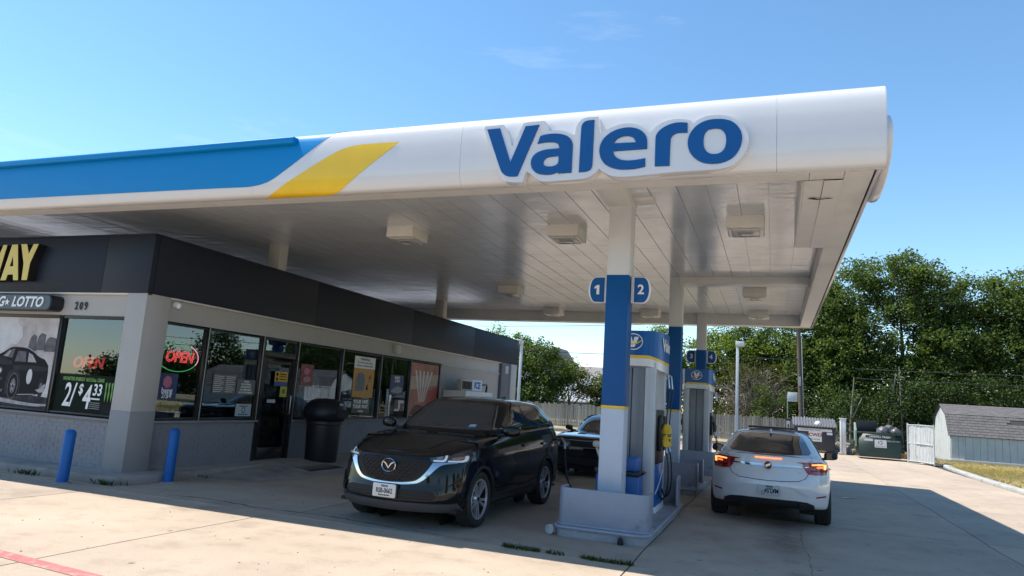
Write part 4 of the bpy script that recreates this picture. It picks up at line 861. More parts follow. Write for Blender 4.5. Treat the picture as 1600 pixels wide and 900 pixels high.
    # nozzles hang on the side facing the white car (and the far side), with long loops of hose
    def nozzle(sx,y0,bagged,busy=False):
        if not busy:
            m=MB(); m.tube([(sx*.46,y0,1.28),(sx*.52,y0-.02,1.30),(sx*.58,y0-.05,1.22),(sx*.60,y0-.07,1.02)],[.02,.028,.035,.03],10)
            m.tube([(sx*.53,y0-.02,1.27),(sx*.62,y0-.03,1.20),(sx*.63,y0-.05,1.08)],.008,6); nz_=m.build('nozzle',M_black,t,bevel=0)
            m=MB(); m.box(min(sx*.455,sx*.53),max(sx*.455,sx*.53),y0-.09,y0+.09,.92,1.46); m.build('holster',M_black,t,bevel=.02)
            if bagged:
                b=MB(); vs=[];
                for i,(z,w,d,oy) in enumerate(((1.34,.055,.05,.0),(1.28,.10,.09,-.01),(1.2,.115,.10,-.03),(1.12,.125,.10,-.05),(1.04,.135,.09,-.08),(1.0,.12,.07,-.09))):
                    for k in range(10):
                        a=2*PI*k/10; rr=1+.12*math.sin(k*2.7+i*1.9); vs.append((sx*(.60+.03*i/5)+d*math.cos(a)*rr,y0+oy+w*math.sin(a)*rr,z))
                b.add(vs,[(i*10+k,i*10+(k+1)%10,(i+1)*10+(k+1)%10,(i+1)*10+k) for i in range(5) for k in range(10)],True); b.add(vs[:10],[tuple(range(10))]); b.add(vs[-10:],[tuple(range(10))])
                bg_=b.build('yellow_bag',M_bag,nz_)
                place(text_me('OUT OF',.06,.004,.003),'lettering',M_text_k,bg_,plane_mtx((sx*.61,y0-.145,1.17),(1,0,0),(0,0.0,1)))
                place(text_me('ORDER',.06,.004,.003),'lettering',M_text_k,bg_,plane_mtx((sx*.615,y0-.15,1.10),(1,0,0),(0,0.0,1)))
            P=crom([(sx*.60,y0-.07,1.02),(sx*.645,y0-.10,.86),(sx*.68,y0-.12,.62),(sx*.66,y0-.08,.36),(sx*.58,y0,.21),(sx*.50,y0+.1,.22),(sx*.46,y0+.14,.30)],8)
            m=MB(); m.tube(P,.015,8); m.build('hose',M_hose,t)
            m=MB(); m.tube([(sx*.60,y0-.07,1.03),(sx*.635,y0-.095,.90)],.021,8); m.build('swivel',M_steel,t)
        P=crom([(sx*.63,y0+.1,1.9),(sx*.60,y0+.1,1.6),(sx*.56,y0+.14,1.2),(sx*.52,y0+.16,.95)],6); m=MB(); m.tube(P,.012,6); m.build('retractor_cable',M_hose,t)
    nozzle(1,-.22,bag); nozzle(1,.16,False)
    nozzle(-1,-.16,False)
    for o in t.children_recursive:
        if o.type=='MESH': o.data.transform(Matrix.Diagonal((PW,1,1,1)))
    return t
D1=dispenser(11.55,'nearest fuel pump with a yellow bag over its nozzle, behind the front column',True)
D2=dispenser(21.3,'farther fuel pump with blue curved top, before the column with flags 3 and 4',False)
# hose lent to the black car
HS=thing('fuel_hose','black fuel hose with silver nozzle plugged into the rear of the black car','hose',(-3.4,12.2,0))
m=MB(); m.tube([(-3.72,12.22,1.02),(-3.60,12.2,1.05),(-3.5,12.16,1.06),(-3.44,12.12,1.0),(-3.42,12.10,.90)],[.014,.02,.03,.028,.022],10); m.build('nozzle',mat('nozzle_alloy',(.45,.45,.46),.3,metal=.8),HS,world=True)
m=MB(); m.tube(crom([(-3.42,12.10,.90),(-3.40,12.08,.70),(-3.33,12.02,.42),(-3.15,11.9,.20),(-2.9,11.8,.16),(-2.65,11.72,.26),(-2.54,11.7,.45)],8),.0165,8); m.build('hose',M_hose,HS,world=True)
# blue bin with squeegee wells behind the front column
BN=thing('service_bin','blue plastic service bin with black band behind the front column','bin',(-2.1,10.42,.125))
m=MB(); m.box(-.31,.31,-.20,.20,0,.60); m.build('body',mat('bin_blue',(.012,.10,.34),.4,var=.05),BN,bevel=.02)
m=MB(); m.box(-.325,.325,-.215,.215,.60,.66); m.build('band',M_black,BN,bevel=.01)
m=MB(); m.box(-.28,.28,-.17,.17,.66,.86); m.build('hood',mat('bin_blue',(.012,.10,.34),.4),BN,bevel=.03)
for s in (-1,1): m=MB(); m.tube([(s*.32,-.1,.63),(s*.36,-.11,.645),(s*.365,.06,.65)],.012,6); m.build('squeegee_handle',M_black,BN)
m=MB(); m.lathe([(0,-.05),(.05,-.04),(.065,0),(.05,.04),(0,.05)],(-.36,.0,1.0),n=16); m.tube([(-.36,0,.95),(-.30,0,.80)],.02,8); m.build('towel_knob',mat('cream_plastic',(.55,.48,.40),.5),BN)
# small things at the island foot
m=MB(); m.lathe([(0,-.03),(.055,-.03),(.06,-.02),(.06,.03),(.045,.035),(.04,.01),(0,.01)],(0,0,0),'y',20); o=m.build('pipe_cap',mat('cap_grey',(.42,.44,.44),.4)); o.location=(-2.72,9.12,.065); o.rotation_euler=(0,0,PI-.25); tag(o,'small round grey pipe cap on the ground at the left foot of the big guard','cap')
m=MB(); m.lathe([(0,-.02),(.035,-.02),(.04,.0),(.03,.05),(.015,.07),(0,.07)],(0,0,0),'z',14); o=m.build('rubber_plug',M_dark); o.location=(-1.78,9.03,.02); tag(o,'small black rubber plug at the front edge of the nearest island','plug')
# ------------------------------------------------------------------ cars
M_carblk=mat('car_paint_black',(.005,.0055,.007),.15,coat=.6,spec=.1)
M_carblu=mat('car_paint_darkblue',(.008,.010,.016),.12,coat=1.0,spec=.1)
M_carwht=mat('car_paint_pearl',(.62,.62,.63),.25,coat=1.0)
M_glassd=mat('car_glass',(.012,.014,.015),.03,spec=.6,coat=.6)
M_glassw=mat('windscreen_glass',(.040,.042,.043),.06,spec=.5,coat=.4)
M_clad=mat('black_cladding',(.02,.02,.022),.5,spec=.35)
M_tyre=mat('tyre_rubber',(.018,.018,.018),.75,bump=.2,bscale=80)
M_rim=mat('alloy_silver',(.50,.50,.53),.28,metal=.6); M_rimd=mat('alloy_dark',(.04,.04,.045),.35,metal=.6)
M_lampg=mat('lamp_glass_dark',(.035,.036,.04),.05,coat=1.0); M_lampw=mat('lamp_white',(.8,.8,.8),.25)
M_redl=mat('tail_red',(.30,.006,.008),.12,coat=1.0); M_redb=mat('tail_red_lit',(.8,.08,.02),.2,emit=(1.0,.14,.03),estr=1.2); M_redb2=mat('tail_orange_lit',(.9,.25,.05),.2,emit=(1.0,.26,.06),estr=2.0)
M_seam=mat('panel_gap',(.004,.004,.004),.8)
M_plate=mat('plate_white',(.62,.61,.58),.45,var=.04)
def level(zs,yf,yr,w,fb,rb,ya,yb,sq=1.0):
    """one closed half outline of the body at one height, as 12 control points from the nose round to the tail"""
    L=[(0,yf),(.40*w,yf+.10*fb),(.74*w,yf+.42*fb),(.925*w,yf+fb),(.985*w,yf+fb+.22),(w,ya),(w,(ya+yb)/2),(w,yb),(.985*w,yr-rb-.22),(.93*w,yr-rb),(.62*w,yr-.30*rb),(0,yr)]
    return [(x,y,float(np.interp(y,[p[0] for p in zs],[p[1] for p in zs]))) for x,y in L]
def shell(levels,ns=7,nt=4):
    C=np.array(levels,float)                       # K x 12 x 3
    m=C.copy(); g=m[:,1:2,:]*np.array([-1,1,1]); h=m[:,-2:-1,:]*np.array([-1,1,1])
    E=np.concatenate([g,m,h],axis=1).transpose(1,0,2)
    R=crom(E,ns)[ns:-ns].transpose(1,0,2)           # K x S x 3
    R[:,0,0]=0; R[:,-1,0]=0
    return crom(R,nt)                               # T x S x 3
def grid_bm(bm,G):
    """add a half surface and its mirror image"""
    T,S,_=G.shape
    def put(sgn):
        V=[[bm.verts.new((sgn*p[0],p[1],p[2])) for p in row] for row in G]
        for i in range(T-1):
            for j in range(S-1):
                q=[V[i][j],V[i][j+1],V[i+1][j+1],V[i+1][j]]
                if sgn>0: q=q[::-1]
                try: bm.faces.new(q).smooth=True
                except ValueError: pass
    put(1); put(-1)
def cap_grid(edge,zc,n=8,pw=2.2):
    """crowned top over an edge curve running nose to tail"""
    G=[]
    ys,zz=[p[0] for p in zc],[p[1] for p in zc]
    zc_=crom(np.array(zc,float),10)
    for u in np.linspace(1,0,n):
        row=[]
        for x,y,z in edge:
            c=float(np.interp(y,zc_[:,0],zc_[:,1])); c=max(c,z)
            row.append((x*u,y,c+(z-c)*abs(u)**pw))
        G.append(row)
    return np.array(G)
def cut_arch(bm,yc,zc,r,n=22):
    for k in range(n):
        a=2*PI*k/n; no=Vector((0,math.cos(a),math.sin(a))); co=Vector((0,yc,zc))+no*r
        fs=[f for f in bm.faces if abs(f.calc_center_median().y-yc)<r+.25 and abs(f.calc_center_median().z-zc)<r+.25 and abs(f.calc_center_median().x)>.45]
        gs=set(fs); 
        for f in fs: gs.update(f.edges); gs.update(f.verts)
        bmesh.ops.bisect_plane(bm,geom=list(gs),plane_co=co,plane_no=no,dist=1e-5)
    dead=[f for f in bm.faces if abs(f.calc_center_median().x)>.45 and (Vector(f.calc_center_median()[1:])-Vector((yc,zc))).length<r*.995]
    bmesh.ops.delete(bm,geom=dead,context='FACES')
class Car:
    def __init__(s,root): s.root=root
    def body(s,low,gh,zc_low,zc_roof,arches,paint,name='body'):
        bm=bmesh.new(); G=shell(low); grid_bm(bm,G); grid_bm(bm,cap_grid(G[-1],zc_low))
        bmesh.ops.remove_doubles(bm,verts=bm.verts,dist=2e-4)
        for a in arches: cut_arch(bm,*a)
        bm2=bmesh.new(); H=shell(gh,7,5); grid_bm(bm2,H); grid_bm(bm2,cap_grid(H[-1],zc_roof)); bmesh.ops.remove_doubles(bm2,verts=bm2.verts,dist=2e-4)
        for b in (bm,bm2): bmesh.ops.recalc_face_normals(b,faces=b.faces)
        me=bpy.data.meshes.new(name); bm.to_mesh(me); me.materials.append(paint); s.b=link(name,me,s.root)
        me2=bpy.data.meshes.new('cabin'); bm2.to_mesh(me2); me2.materials.append(paint); s.c=link('cabin',me2,s.root)
        bm3=bmesh.new(); bm3.from_mesh(me); bm3.from_mesh(me2); s.bvh=BVHTree.FromBMesh(bm3)
        for b in (bm,bm2,bm3): b.free()
        # underside and wheel wells
        return s
    def under(s,w,y0,y1,z,arches):
        m=MB(); m.box(-w*.93,w*.93,y0,y1,z+.02,z+.06)
        o=m.build('underbody',M_dark,s.root)
        for yc,zc,r in arches:
            for sx in (-1,1):
                m=MB(); n=18; vs=[]
                for k in range(n):
                    a=PI*k/(n-1)*1.3-.15*PI
                    for x in (w*.5,w*.965): vs.append((sx*x,yc+(r+.012)*math.cos(a),zc+(r+.012)*math.sin(a)))
                m.add(vs,[(2*k,2*k+1,2*k+3,2*k+2) for k in range(n-1)],True)
                m.add([(sx*w*.5,yc+(r+.02)*math.cos(2*PI*k/20),zc+(r+.02)*math.sin(2*PI*k/20)) for k in range(20)],[tuple(range(20))])
                m.build('wheel_well',M_dark,s.root)
    AX={'y-':(1,-1),'y+':(1,1),'x+':(0,1),'x-':(0,-1),'z+':(2,1)}
    def proj(s,u,v,axis):
        ax,sg=s.AX[axis]
        if axis[0]=='y': o=Vector((u,9*sg+2.4,v)); d=Vector((0,-sg,0))
        elif axis[0]=='x': o=Vector((9*sg,u,v)); d=Vector((-sg,0,0))
        else: o=Vector((u,v,9)); d=Vector((0,0,-1))
        h,n,i,_=s.bvh.ray_cast(o,d)
        if h is None: return None
        if n.dot(d)>0: n=-n
        return h,n
    def patch(s,poly,axis,mt,name,off=.004,step=.05,parent=None,holes=None,smooth=0,skirt=.012):
        """a piece lying on the bodywork: outline given in one view, carried onto the surface, with its own edge thickness"""
        if smooth: poly=smooth_poly(poly,smooth,2)
        me=fill2d([poly]+(holes or []),0); bm=bmesh.new(); bm.from_mesh(me); bpy.data.meshes.remove(me)
        us=[v.co.x for v in bm.verts]; vs=[v.co.y for v in bm.verts]
        for lo,hi,no,ix in ((min(us),max(us),(1,0,0),0),(min(vs),max(vs),(0,1,0),1)):
            a=math.floor(lo/step)*step+step
            while a<hi-1e-4:
                co=(a,0,0) if ix==0 else (0,a,0)
                bmesh.ops.bisect_plane(bm,geom=bm.verts[:]+bm.edges[:]+bm.faces[:],plane_co=co,plane_no=no,dist=1e-6); a+=step
        bmesh.ops.remove_doubles(bm,verts=bm.verts,dist=1e-5)
        nn={}
        for v in bm.verts:
            h=s.proj(v.co.x,v.co.y,axis)
            if h is None:
                # just off the silhouette: nearest surface point
                ax,sg=s.AX[axis]
                q={'y':Vector((v.co.x,2.4+sg*1.9,v.co.y)),'x':Vector((sg*.9,v.co.x,v.co.y)),'z':Vector((v.co.x,v.co.y,1.5))}[axis[0]]
                p,n,_,_=s.bvh.find_nearest(q); h=(p,n)
            nn[v]=h
        be=[e for e in bm.edges if e.is_boundary]
        for v in bm.verts: h,n=nn[v]; v.co=h+n*off
        for f in bm.faces: f.smooth=True
        r=bmesh.ops.extrude_edge_only(bm,edges=be); src={}
        nv=[g for g in r['geom'] if isinstance(g,bmesh.types.BMVert)]
        old=list(nn.keys())
        import mathutils
        kd=mathutils.kdtree.KDTree(len(old))
        for i,v in enumerate(old): kd.insert(v.co,i)
        kd.balance()
        for v in nv:
            _,i,_=kd.find(v.co); h,n=nn[old[i]]; v.co=h-n*skirt
        for g in r['geom']:
            if isinstance(g,bmesh.types.BMFace): g.smooth=False
        bmesh.ops.recalc_face_normals(bm,faces=bm.faces)
        me=bpy.data.meshes.new(name); bm.to_mesh(me); bm.free(); me.materials.append(mt); me.set_sharp_from_angle(angle=rad(42))
        return link(name,me,parent or s.root) if parent is None else link(name,me,parent)
    def both(s,poly,axis,mt,name,**k):
        o=[s.patch(poly,axis,mt,name,**k)]
        if axis in('x+','x-'): o.append(s.patch(poly,{'x+':'x-','x-':'x+'}[axis],mt,name,**k))
        else: o.append(s.patch([(-p[0],p[1]) for p in poly],axis,mt,name,**k))
        return o
    def seam(s,pts,axis,name='panel_gap',wd=.006,mt=None,off=.0012,both=False,closed=False):
        P=np.array(pts,float); 
        d=np.gradient(P,axis=0); n=np.stack([-d[:,1],d[:,0]],1); n/=np.maximum(np.hypot(n[:,0],n[:,1])[:,None],1e-6)
        poly=[tuple(p) for p in P+n*wd/2]+[tuple(p) for p in (P-n*wd/2)[::-1]]
        f=s.both if both else s.patch
        return f(poly,axis,mt or M_seam,name,off=off,step=.08,skirt=.003)
    def ring(s,yc,zc,r0,r1,side,mt,name,a0=-.18*PI,a1=1.18*PI,off=.012):
        A=[(yc+r1*math.cos(a),zc+r1*math.sin(a)) for a in np.linspace(a0,a1,26)]; B=[(yc+r0*math.cos(a),zc+r0*math.sin(a)) for a in np.linspace(a1,a0,26)]
        return s.patch(A+B,side,mt,name,off=off,step=.09,skirt=.05)
    def wheel(s,x,y,r,wd,rr,style,spokes=10,label=None):
        """tyre, rim with spokes and hub; outer face looks along sign of x"""
        sg=1 if x>0 else -1
        w=bpy.data.objects.new('wheel',None); COL.objects.link(w); w.parent=s.root; w.location=(x,y,r); w.empty_display_size=.1
        h=wd/2
        m=MB(); m.lathe([(rr,-h*.8),(rr+.02,-h*.95),(r-.03,-h),(r-.008,-h*.86),(r,-h*.6),(r,h*.6),(r-.008,h*.86),(r-.03,h),(rr+.02,h*.95),(rr,h*.80)],axis='x',n=40)
        for k in range(40):
            a=2*PI*k/40
            m.obox((0,(r-.001)*math.cos(a),(r-.001)*math.sin(a)),wd*.62,.03,.008,Matrix.Rotation(a-PI/2,3,'X'))
        m.build('tyre',M_tyre,w)
        m=MB(); f=h*.80*sg
        m.lathe([(rr+.004,f),(rr-.004,f+.012*sg),(rr-.022,f+.006*sg),(rr-.026,f-.012*sg)],axis='x',n=40)
        m.lathe([(0,f-.01*sg),(.055,f-.012*sg),(.075,f-.03*sg),(.08,f-.06*sg)],axis='x',n=20)
        for k in range(spokes):
            a=2*PI*k/spokes+(0 if style!='pair' else (.13 if k%2 else -.13)); 
            ww=.021 if style=='pair' else .042
            r0,r1=.05,rr-.015; ca,sa=math.cos(a),math.sin(a)
            def P(rad_,t,dx): return (f+dx*sg, rad_*ca-t*sa, rad_*sa+t*ca)
            vs=[P(r0,-ww*.6,-.012),P(r0,ww*.6,-.012),P(r1,ww,-.004),P(r1,-ww,-.004),P(r0,-ww*.6,-.055),P(r0,ww*.6,-.055),P(r1,ww*.7,-.045),P(r1,-ww*.7,-.045)]
            m.add(vs,[(0,1,2,3),(4,7,6,5),(0,4,5,1),(1,5,6,2),(2,6,7,3),(3,7,4,0)])
        b_=MB(); b_.lathe([(rr-.026,f-.012*sg),(rr-.04,-f)],axis='x',n=40); b_.build('rim_barrel',M_rimd,w)
        m.build('rim',M_rim if style!='dark' else M_rimd,w)
        m=MB(); m.lathe([(0,f-.075*sg),(rr*.72,f-.078*sg),(rr*.72,f-.10*sg),(0,f-.10*sg)],axis='x',n=28); m.build('brake_disc',M_rimd,w)
        m=MB(); m.lathe([(0,f-.002*sg),(.028,f-.003*sg),(.032,f-.02*sg)],axis='x',n=16); m.build('hub_cap',M_black,w)
        m=MB(); m.lathe([(rr*.98,-f),(0,-f*.7)],axis='x',n=28); m.build('inner_face',M_dark,w)
        return w
    def mirror(s,sg,y,x,z,paint,sx=.24,sy=.13,sz=.16):
        m=MB(); vs=[]; 
        for i,(t,sc) in enumerate(((0,.45),(.12,.8),(.35,1),(.7,1.0),(.92,.8),(1,.45))):
            for k in range(12):
                a=2*PI*k/12; ca,sa=math.cos(a),math.sin(a)
                q=lambda c: math.copysign(abs(c)**.6,c)
                vs.append((sg*(x+sx*t),y+sy*.5*q(ca)*sc+.05*t,z+sz*.5*q(sa)*sc+.01*t))
        m.add(vs,[(i*12+k,i*12+(k+1)%12,(i+1)*12+(k+1)%12,(i+1)*12+k) for i in range(5) for k in range(12)],True); m.add(vs[:12],[tuple(range(12))]); m.add(vs[-12:],[tuple(range(12))])
        o=m.build('wing_mirror',paint,s.root)
        m=MB(); m.tube([(sg*(x-.10),y+.03,z-.07),(sg*(x+.06),y+.02,z-.05)],.025,8); m.build('mirror_arm',M_black,o)
        m=MB(); m.box(min(sg*(x+.04),sg*(x+sx-.04)),max(sg*(x+.04),sg*(x+sx-.04)),y+sy*.5+.02,y+sy*.5+.026,z-.05,z+.06); m.build('mirror_glass',M_glassd,o)
        return o
def plate(car,x,y,z,face,rows,w=.305,h=.155,mt=None,tilt=0):
    """licence plate; face -1 looks to local -y, +1 to local +y"""
    t=bpy.data.objects.new('licence_plate',MB().prism(rrect(-w/2,w/2,-h/2,h/2,.018),-.004,.004,axis='y').mesh('licence_plate',mt or M_plate,.001)); COL.objects.link(t)
    t.parent=car.root; t.location=(x,y,z)
    ax=((-face,0,0),(0,0,1))
    for (s,px,pz,size,m,sx) in rows: place(text_me(s,size,.0015,.0022,sx=sx),'lettering',m,t,plane_mtx((-face*px,face*.0045,pz),*ax))
    return t
# ================= black SUV, seen from its front left
SUV=thing('parked_car','black SUV with chrome edged grille parked facing the camera beside the front pump island','car',(-4.58,8.03,0),rad(-1.2))
S=Car(SUV)
ya,yb=.93,3.63
z6=[(.15,.925),(.5,1.02),(1.0,1.11),(1.5,1.165),(2.6,1.215),(3.6,1.255),(4.5,1.28)]
low=[level([(.1,.225),(.9,.25),(4.5,.30)],.20,4.42,.80,.34,.20,ya,yb),
 level([(0,.255),(.9,.29),(4.5,.33)],.07,4.50,.885,.34,.22,ya,yb),
 level([(0,.40),(.9,.43),(4.5,.48)],.0,4.57,.915,.34,.22,ya,yb),
 level([(0,.58),(.9,.62),(4.5,.68)],.025,4.57,.92,.34,.22,ya,yb),
 level([(0,.73),(.9,.78),(4.5,.86)],.04,4.56,.915,.36,.22,ya,yb),
 level([(0,.84),(.9,.91),(4.5,1.02)],.065,4.53,.915,.40,.24,ya,yb),
 level([(0,.89),(1.0,1.03),(4.5,1.17)],.095,4.48,.895,.44,.26,ya,yb),
 level(z6,.18,4.42,.855,.46,.28,ya,yb)]
zg=lambda d:[(y,z+d) for y,z in z6]
gh=[level(zg(-.03),1.16,4.42,.845,.40,.16,2.0,3.6),
 level([(1.2,1.22),(1.6,1.27),(3.0,1.31),(4.4,1.34)],1.27,4.37,.825,.42,.18,2.05,3.55),
 level([(1.5,1.37),(1.9,1.42),(3,1.44),(4.4,1.46)],1.56,4.24,.765,.38,.22,2.2,3.4),
 level([(1.8,1.52),(2.2,1.555),(3,1.57),(4.2,1.56)],1.85,4.10,.70,.32,.24,2.35,3.3),
 level([(2.0,1.60),(2.4,1.63),(3,1.64),(4.0,1.615)],2.05,4.0,.645,.26,.24,2.5,3.2),
 level([(2.1,1.635),(2.5,1.66),(3,1.668),(3.9,1.64)],2.15,3.92,.585,.24,.24,2.5,3.1)]
AR=[(.91,.365,.395),(3.61,.365,.395)]
S.body(low,gh,[(.1,.925),(.3,.99),(.7,1.085),(1.2,1.165),(1.6,1.20),(3,1.22),(4.42,1.27)],[(2.15,1.64),(2.5,1.69),(2.9,1.705),(3.4,1.695),(3.92,1.645)],AR,M_carblk)
S.under(.915,.3,4.3,.22,AR)
# glass
S.patch([(-.735,1.235),(-.4,1.225),(0,1.222),(.4,1.225),(.735,1.235),(.56,1.555),(.50,1.592),(.25,1.605),(0,1.608),(-.25,1.605),(-.50,1.592),(-.56,1.555)],'y-',M_glassw,'windscreen',off=.005)
for axn in ('x+','x-'):
    S.patch([(1.74,1.275),(2.10,1.455),(2.36,1.565),(2.66,1.60),(2.64,1.285)],axn,M_glassd,'side_window',off=.004)
    S.patch([(2.74,1.287),(2.76,1.602),(3.20,1.60),(3.42,1.575),(3.46,1.31)],axn,M_glassd,'side_window',off=.004)
    S.patch([(3.54,1.315),(3.51,1.56),(3.72,1.51),(4.02,1.365)],axn,M_glassd,'quarter_window',off=.004,smooth=80)
    S.seam([(1.62,1.258),(2.1,1.266),(2.7,1.276),(3.4,1.298),(4.08,1.345)],axn,'window_trim',.018,M_chrome,.007)
    for q in ([(1.50,1.08),(1.52,.8),(1.50,.45),(1.52,.34)],[(2.70,1.27),(2.69,.9),(2.69,.5),(2.72,.34)],[(3.50,1.3),(3.52,1.0),(3.40,.78),(3.25,.55)],[(1.45,.345),(2.2,.35),(3.1,.36)],[(1.50,1.14),(1.75,1.18)]): S.seam(q,axn)
    S.seam([(1.3,.86),(2.2,.90),(3.2,.94),(4.2,.98)],axn,'door_crease',.010,M_carblk,.006)
    for y in (2.42,3.30): S.patch([(y,.99),(y+.21,1.0),(y+.22,1.03),(y,1.02)],axn,M_carblk,'door_handle',off=.03,smooth=60)
    S.patch(smooth_poly([(.56,.255),(.50,.40),(.58,.62),(.74,.765),(.91,.805),(1.10,.765),(1.27,.62),(1.34,.42),(1.40,.40),(3.12,.40),(3.18,.42),(3.25,.62),(3.42,.765),(3.61,.805),(3.80,.765),(3.97,.62),(4.04,.42),(4.40,.43),(4.40,.31),(4.01,.31),(3.99,.40),(3.95,.55),(3.85,.67),(3.72,.74),(3.61,.757),(3.50,.74),(3.37,.67),(3.27,.55),(3.22,.40),(3.20,.28),(1.32,.26),(1.30,.40),(1.25,.55),(1.15,.67),(1.02,.74),(.91,.757),(.80,.74),(.67,.67),(.57,.55),(.53,.40),(.60,.255)],20,1),axn,M_clad,'cladding',off=.012,step=.09,skirt=.03)
    S.patch([(1.36,.62),(1.40,.70),(1.50,.66),(1.47,.60)],axn,M_chrome,'fender_badge',off=.004,smooth=80)
# bonnet and front panel gaps
for sg in (-1,1):
    S.seam([(sg*.40,.27),(sg*.62,.45),(sg*.73,.85),(sg*.755,1.30)],'z+')
    S.seam([(sg*.38,.34),(sg*.46,.7),(sg*.56,1.2)],'z+','bonnet_crease',.012,M_carblk,.005)
    S.patch([(sg*.10,1.13),(sg*.62,1.22),(sg*.60,1.25),(sg*.08,1.16)],'z+',M_black,'wiper',off=.012,step=.1)
# grille surround, mesh, emblem
GP=[(-.49,.868),(0,.885),(.49,.868),(.535,.835),(.50,.75),(.42,.655),(.33,.605),(0,.575),(-.33,.605),(-.42,.655),(-.50,.75),(-.535,.835)]
S.patch(smooth_poly(GP,30,1),'y-',M_dark,'grille_recess',off=.003,skirt=.02)
gm=[]
for r in range(8):
    for c in range(15):
        x=(c-7+(.5 if r%2 else 0))*.072; z=.858-r*.037
        lim=float(np.interp(z,[.58,.61,.66,.75,.835,.89],[.10,.32,.41,.49,.52,.46]))
        if abs(x)+.03>lim or math.hypot(x,(z-.775))<.115: continue
        gm.append((x,z))
m=MB()
for x,z in gm:
    h=S.proj(x,z,'y-')
    if not h: continue
    p,n=h; u=Vector((0,0,1)); rt=u.cross(n).normalized()*-1
    def Q(a,b,d): return p+rt*a+Vector((0,0,b))+n*d
    m.add([Q(-.033,.012,.012),Q(0,-.002,.02),Q(.033,.012,.012),Q(.024,-.008,.014),Q(0,-.018,.016),Q(-.024,-.008,.014)]+[Q(-.033,.012,.0),Q(0,-.002,.0),Q(.033,.012,.0),Q(.024,-.008,.0),Q(0,-.018,.0),Q(-.024,-.008,.0)],
      [(0,1,2,3,4,5)]+[(i,(i+1)%6,(i+1)%6+6,i+6) for i in range(6)])
stuff(m.build('grille_mesh',mat('grille_gloss',(.010,.010,.011),.42,spec=.3),SUV))
# chrome wing: thin under the grille, flaring up to each lamp
wing=[(-.80,.848),(-.62,.848),(-.555,.838),(-.515,.75),(-.435,.645),(-.34,.592),(0,.566),(.34,.592),(.435,.645),(.515,.75),(.555,.838),(.62,.848),(.80,.848),(.80,.842),(.66,.828),(.58,.738),(.487,.628),(.37,.566),(0,.545),(-.37,.566),(-.487,.628),(-.58,.738),(-.66,.828),(-.80,.842)]
S.patch(smooth_poly(wing,50,2),'y-',M_chrome,'chrome_wing',off=.016,step=.04,skirt=.01)
h=S.proj(0,.775,'y-'); ey=h[0].y
EM=bpy.data.objects.new('emblem',None); COL.objects.link(EM); EM.parent=SUV; EM.location=(0,ey-.03,.775)
me=MB().lathe([(.090,-.002),(.098,-.008),(.106,-.002),(.104,.02),(.088,.02)],axis='y',n=36); 
bm_=me.mesh('emblem_ring',M_chrome); bm_.transform(Matrix.Diagonal((1,1,.82,1))); link('emblem_ring',bm_,EM)
place(fill2d([smooth_poly([(-.092,.038),(-.06,.044),(-.028,.024),(0,-.022),(.028,.024),(.06,.044),(.092,.038),(.064,.028),(.042,.012),(.022,-.016),(0,-.042),(-.022,-.016),(-.042,.012),(-.064,.028)],50,1)],.010),'emblem_wing',M_chrome,EM,plane_mtx((0,.004,0),*FRONT))
me=MB().lathe([(0,.012),(.085,.012),(.085,.02)],axis='y',n=24).mesh('emblem_back',M_dark); me.transform(Matrix.Diagonal((1,1,.82,1))); link('emblem_back',me,EM)
# headlights
for sg in (-1,1):
    hl=S.patch([(sg*p[0],p[1]) for p in ((.50,.898),(.68,.925),(.81,.955),(.872,.985),(.889,.94),(.876,.868),(.80,.852),(.535,.850))],'y-',M_lampg,'headlight',off=.008,step=.03)
    for x0,x1 in ((.555,.695),(.71,.868)):
        P=[(x0,.856),(x1-.03,.856),(x1-.006,.866),(x1,.892),(x1-.006,.932)]; Q=[(x1-.030,.930),(x1-.026,.898),(x1-.032,.884),(x1-.05,.876),(x0,.875)]
        S.patch([(sg*p[0],p[1]) for p in P+Q],'y-',M_lampw,'light_guide',off=.011,step=.03,parent=hl,skirt=.003)
        S.patch([(sg*(x0+.03),.882),(sg*(x1-.05),.882),(sg*(x1-.045),.922),(sg*(x0+.03),.908)],'y-',mat('lamp_inner',(.32,.325,.34),.12,metal=.6),'projector',off=.010,step=.03,parent=hl,skirt=.003)
    S.patch([(p[0],p[1]) for p in ((.36,.945),(.50,.985),(.66,1.01),(.60,.955),(.44,.885),(.33,.868))],'x+' if sg>0 else 'x-',M_lampg,'lamp_return',off=.007,step=.04)
    S.patch([(p[0],p[1]) for p in ((.40,.895),(.55,.945),(.58,.955),(.46,.90))],'x+' if sg>0 else 'x-',mat('amber_reflector',(.5,.2,.04),.2),'side_marker',off=.009,step=.04)
# lower bumper: dark intake, side blades, skid edge
S.patch(smooth_poly([(-.60,.505),(-.35,.50),(.35,.50),(.60,.505),(.66,.44),(.60,.375),(-.60,.375),(-.66,.44)],60,1),'y-',M_dark,'lower_intake',off=.004,skirt=.01)
for k in range(4): S.patch([(-.58,.39+k*.028),(.58,.39+k*.028),(.58,.398+k*.028),(-.58,.398+k*.028)],'y-',M_clad,'intake_bar',off=.012,step=.1,skirt=.008)
S.patch(smooth_poly([(-.84,.36),(-.62,.352),(0,.35),(.62,.352),(.84,.36),(.86,.265),(.5,.25),(0,.245),(-.5,.25),(-.86,.265)],60,1),'y-',mat('skid_grey',(.055,.057,.062),.4),'bumper_lip',off=.02,skirt=.02)
for sg in (-1,1):
    S.patch([(sg*p[0],p[1]) for p in ((.66,.50),(.84,.62),(.87,.60),(.80,.42),(.70,.40))],'y-',M_carblk,'bumper_blade',off=.018,step=.05)
    S.seam([(sg*.62,.515),(sg*.72,.53),(sg*.86,.66)],'y-','bumper_crease',.008,M_seam,.003)
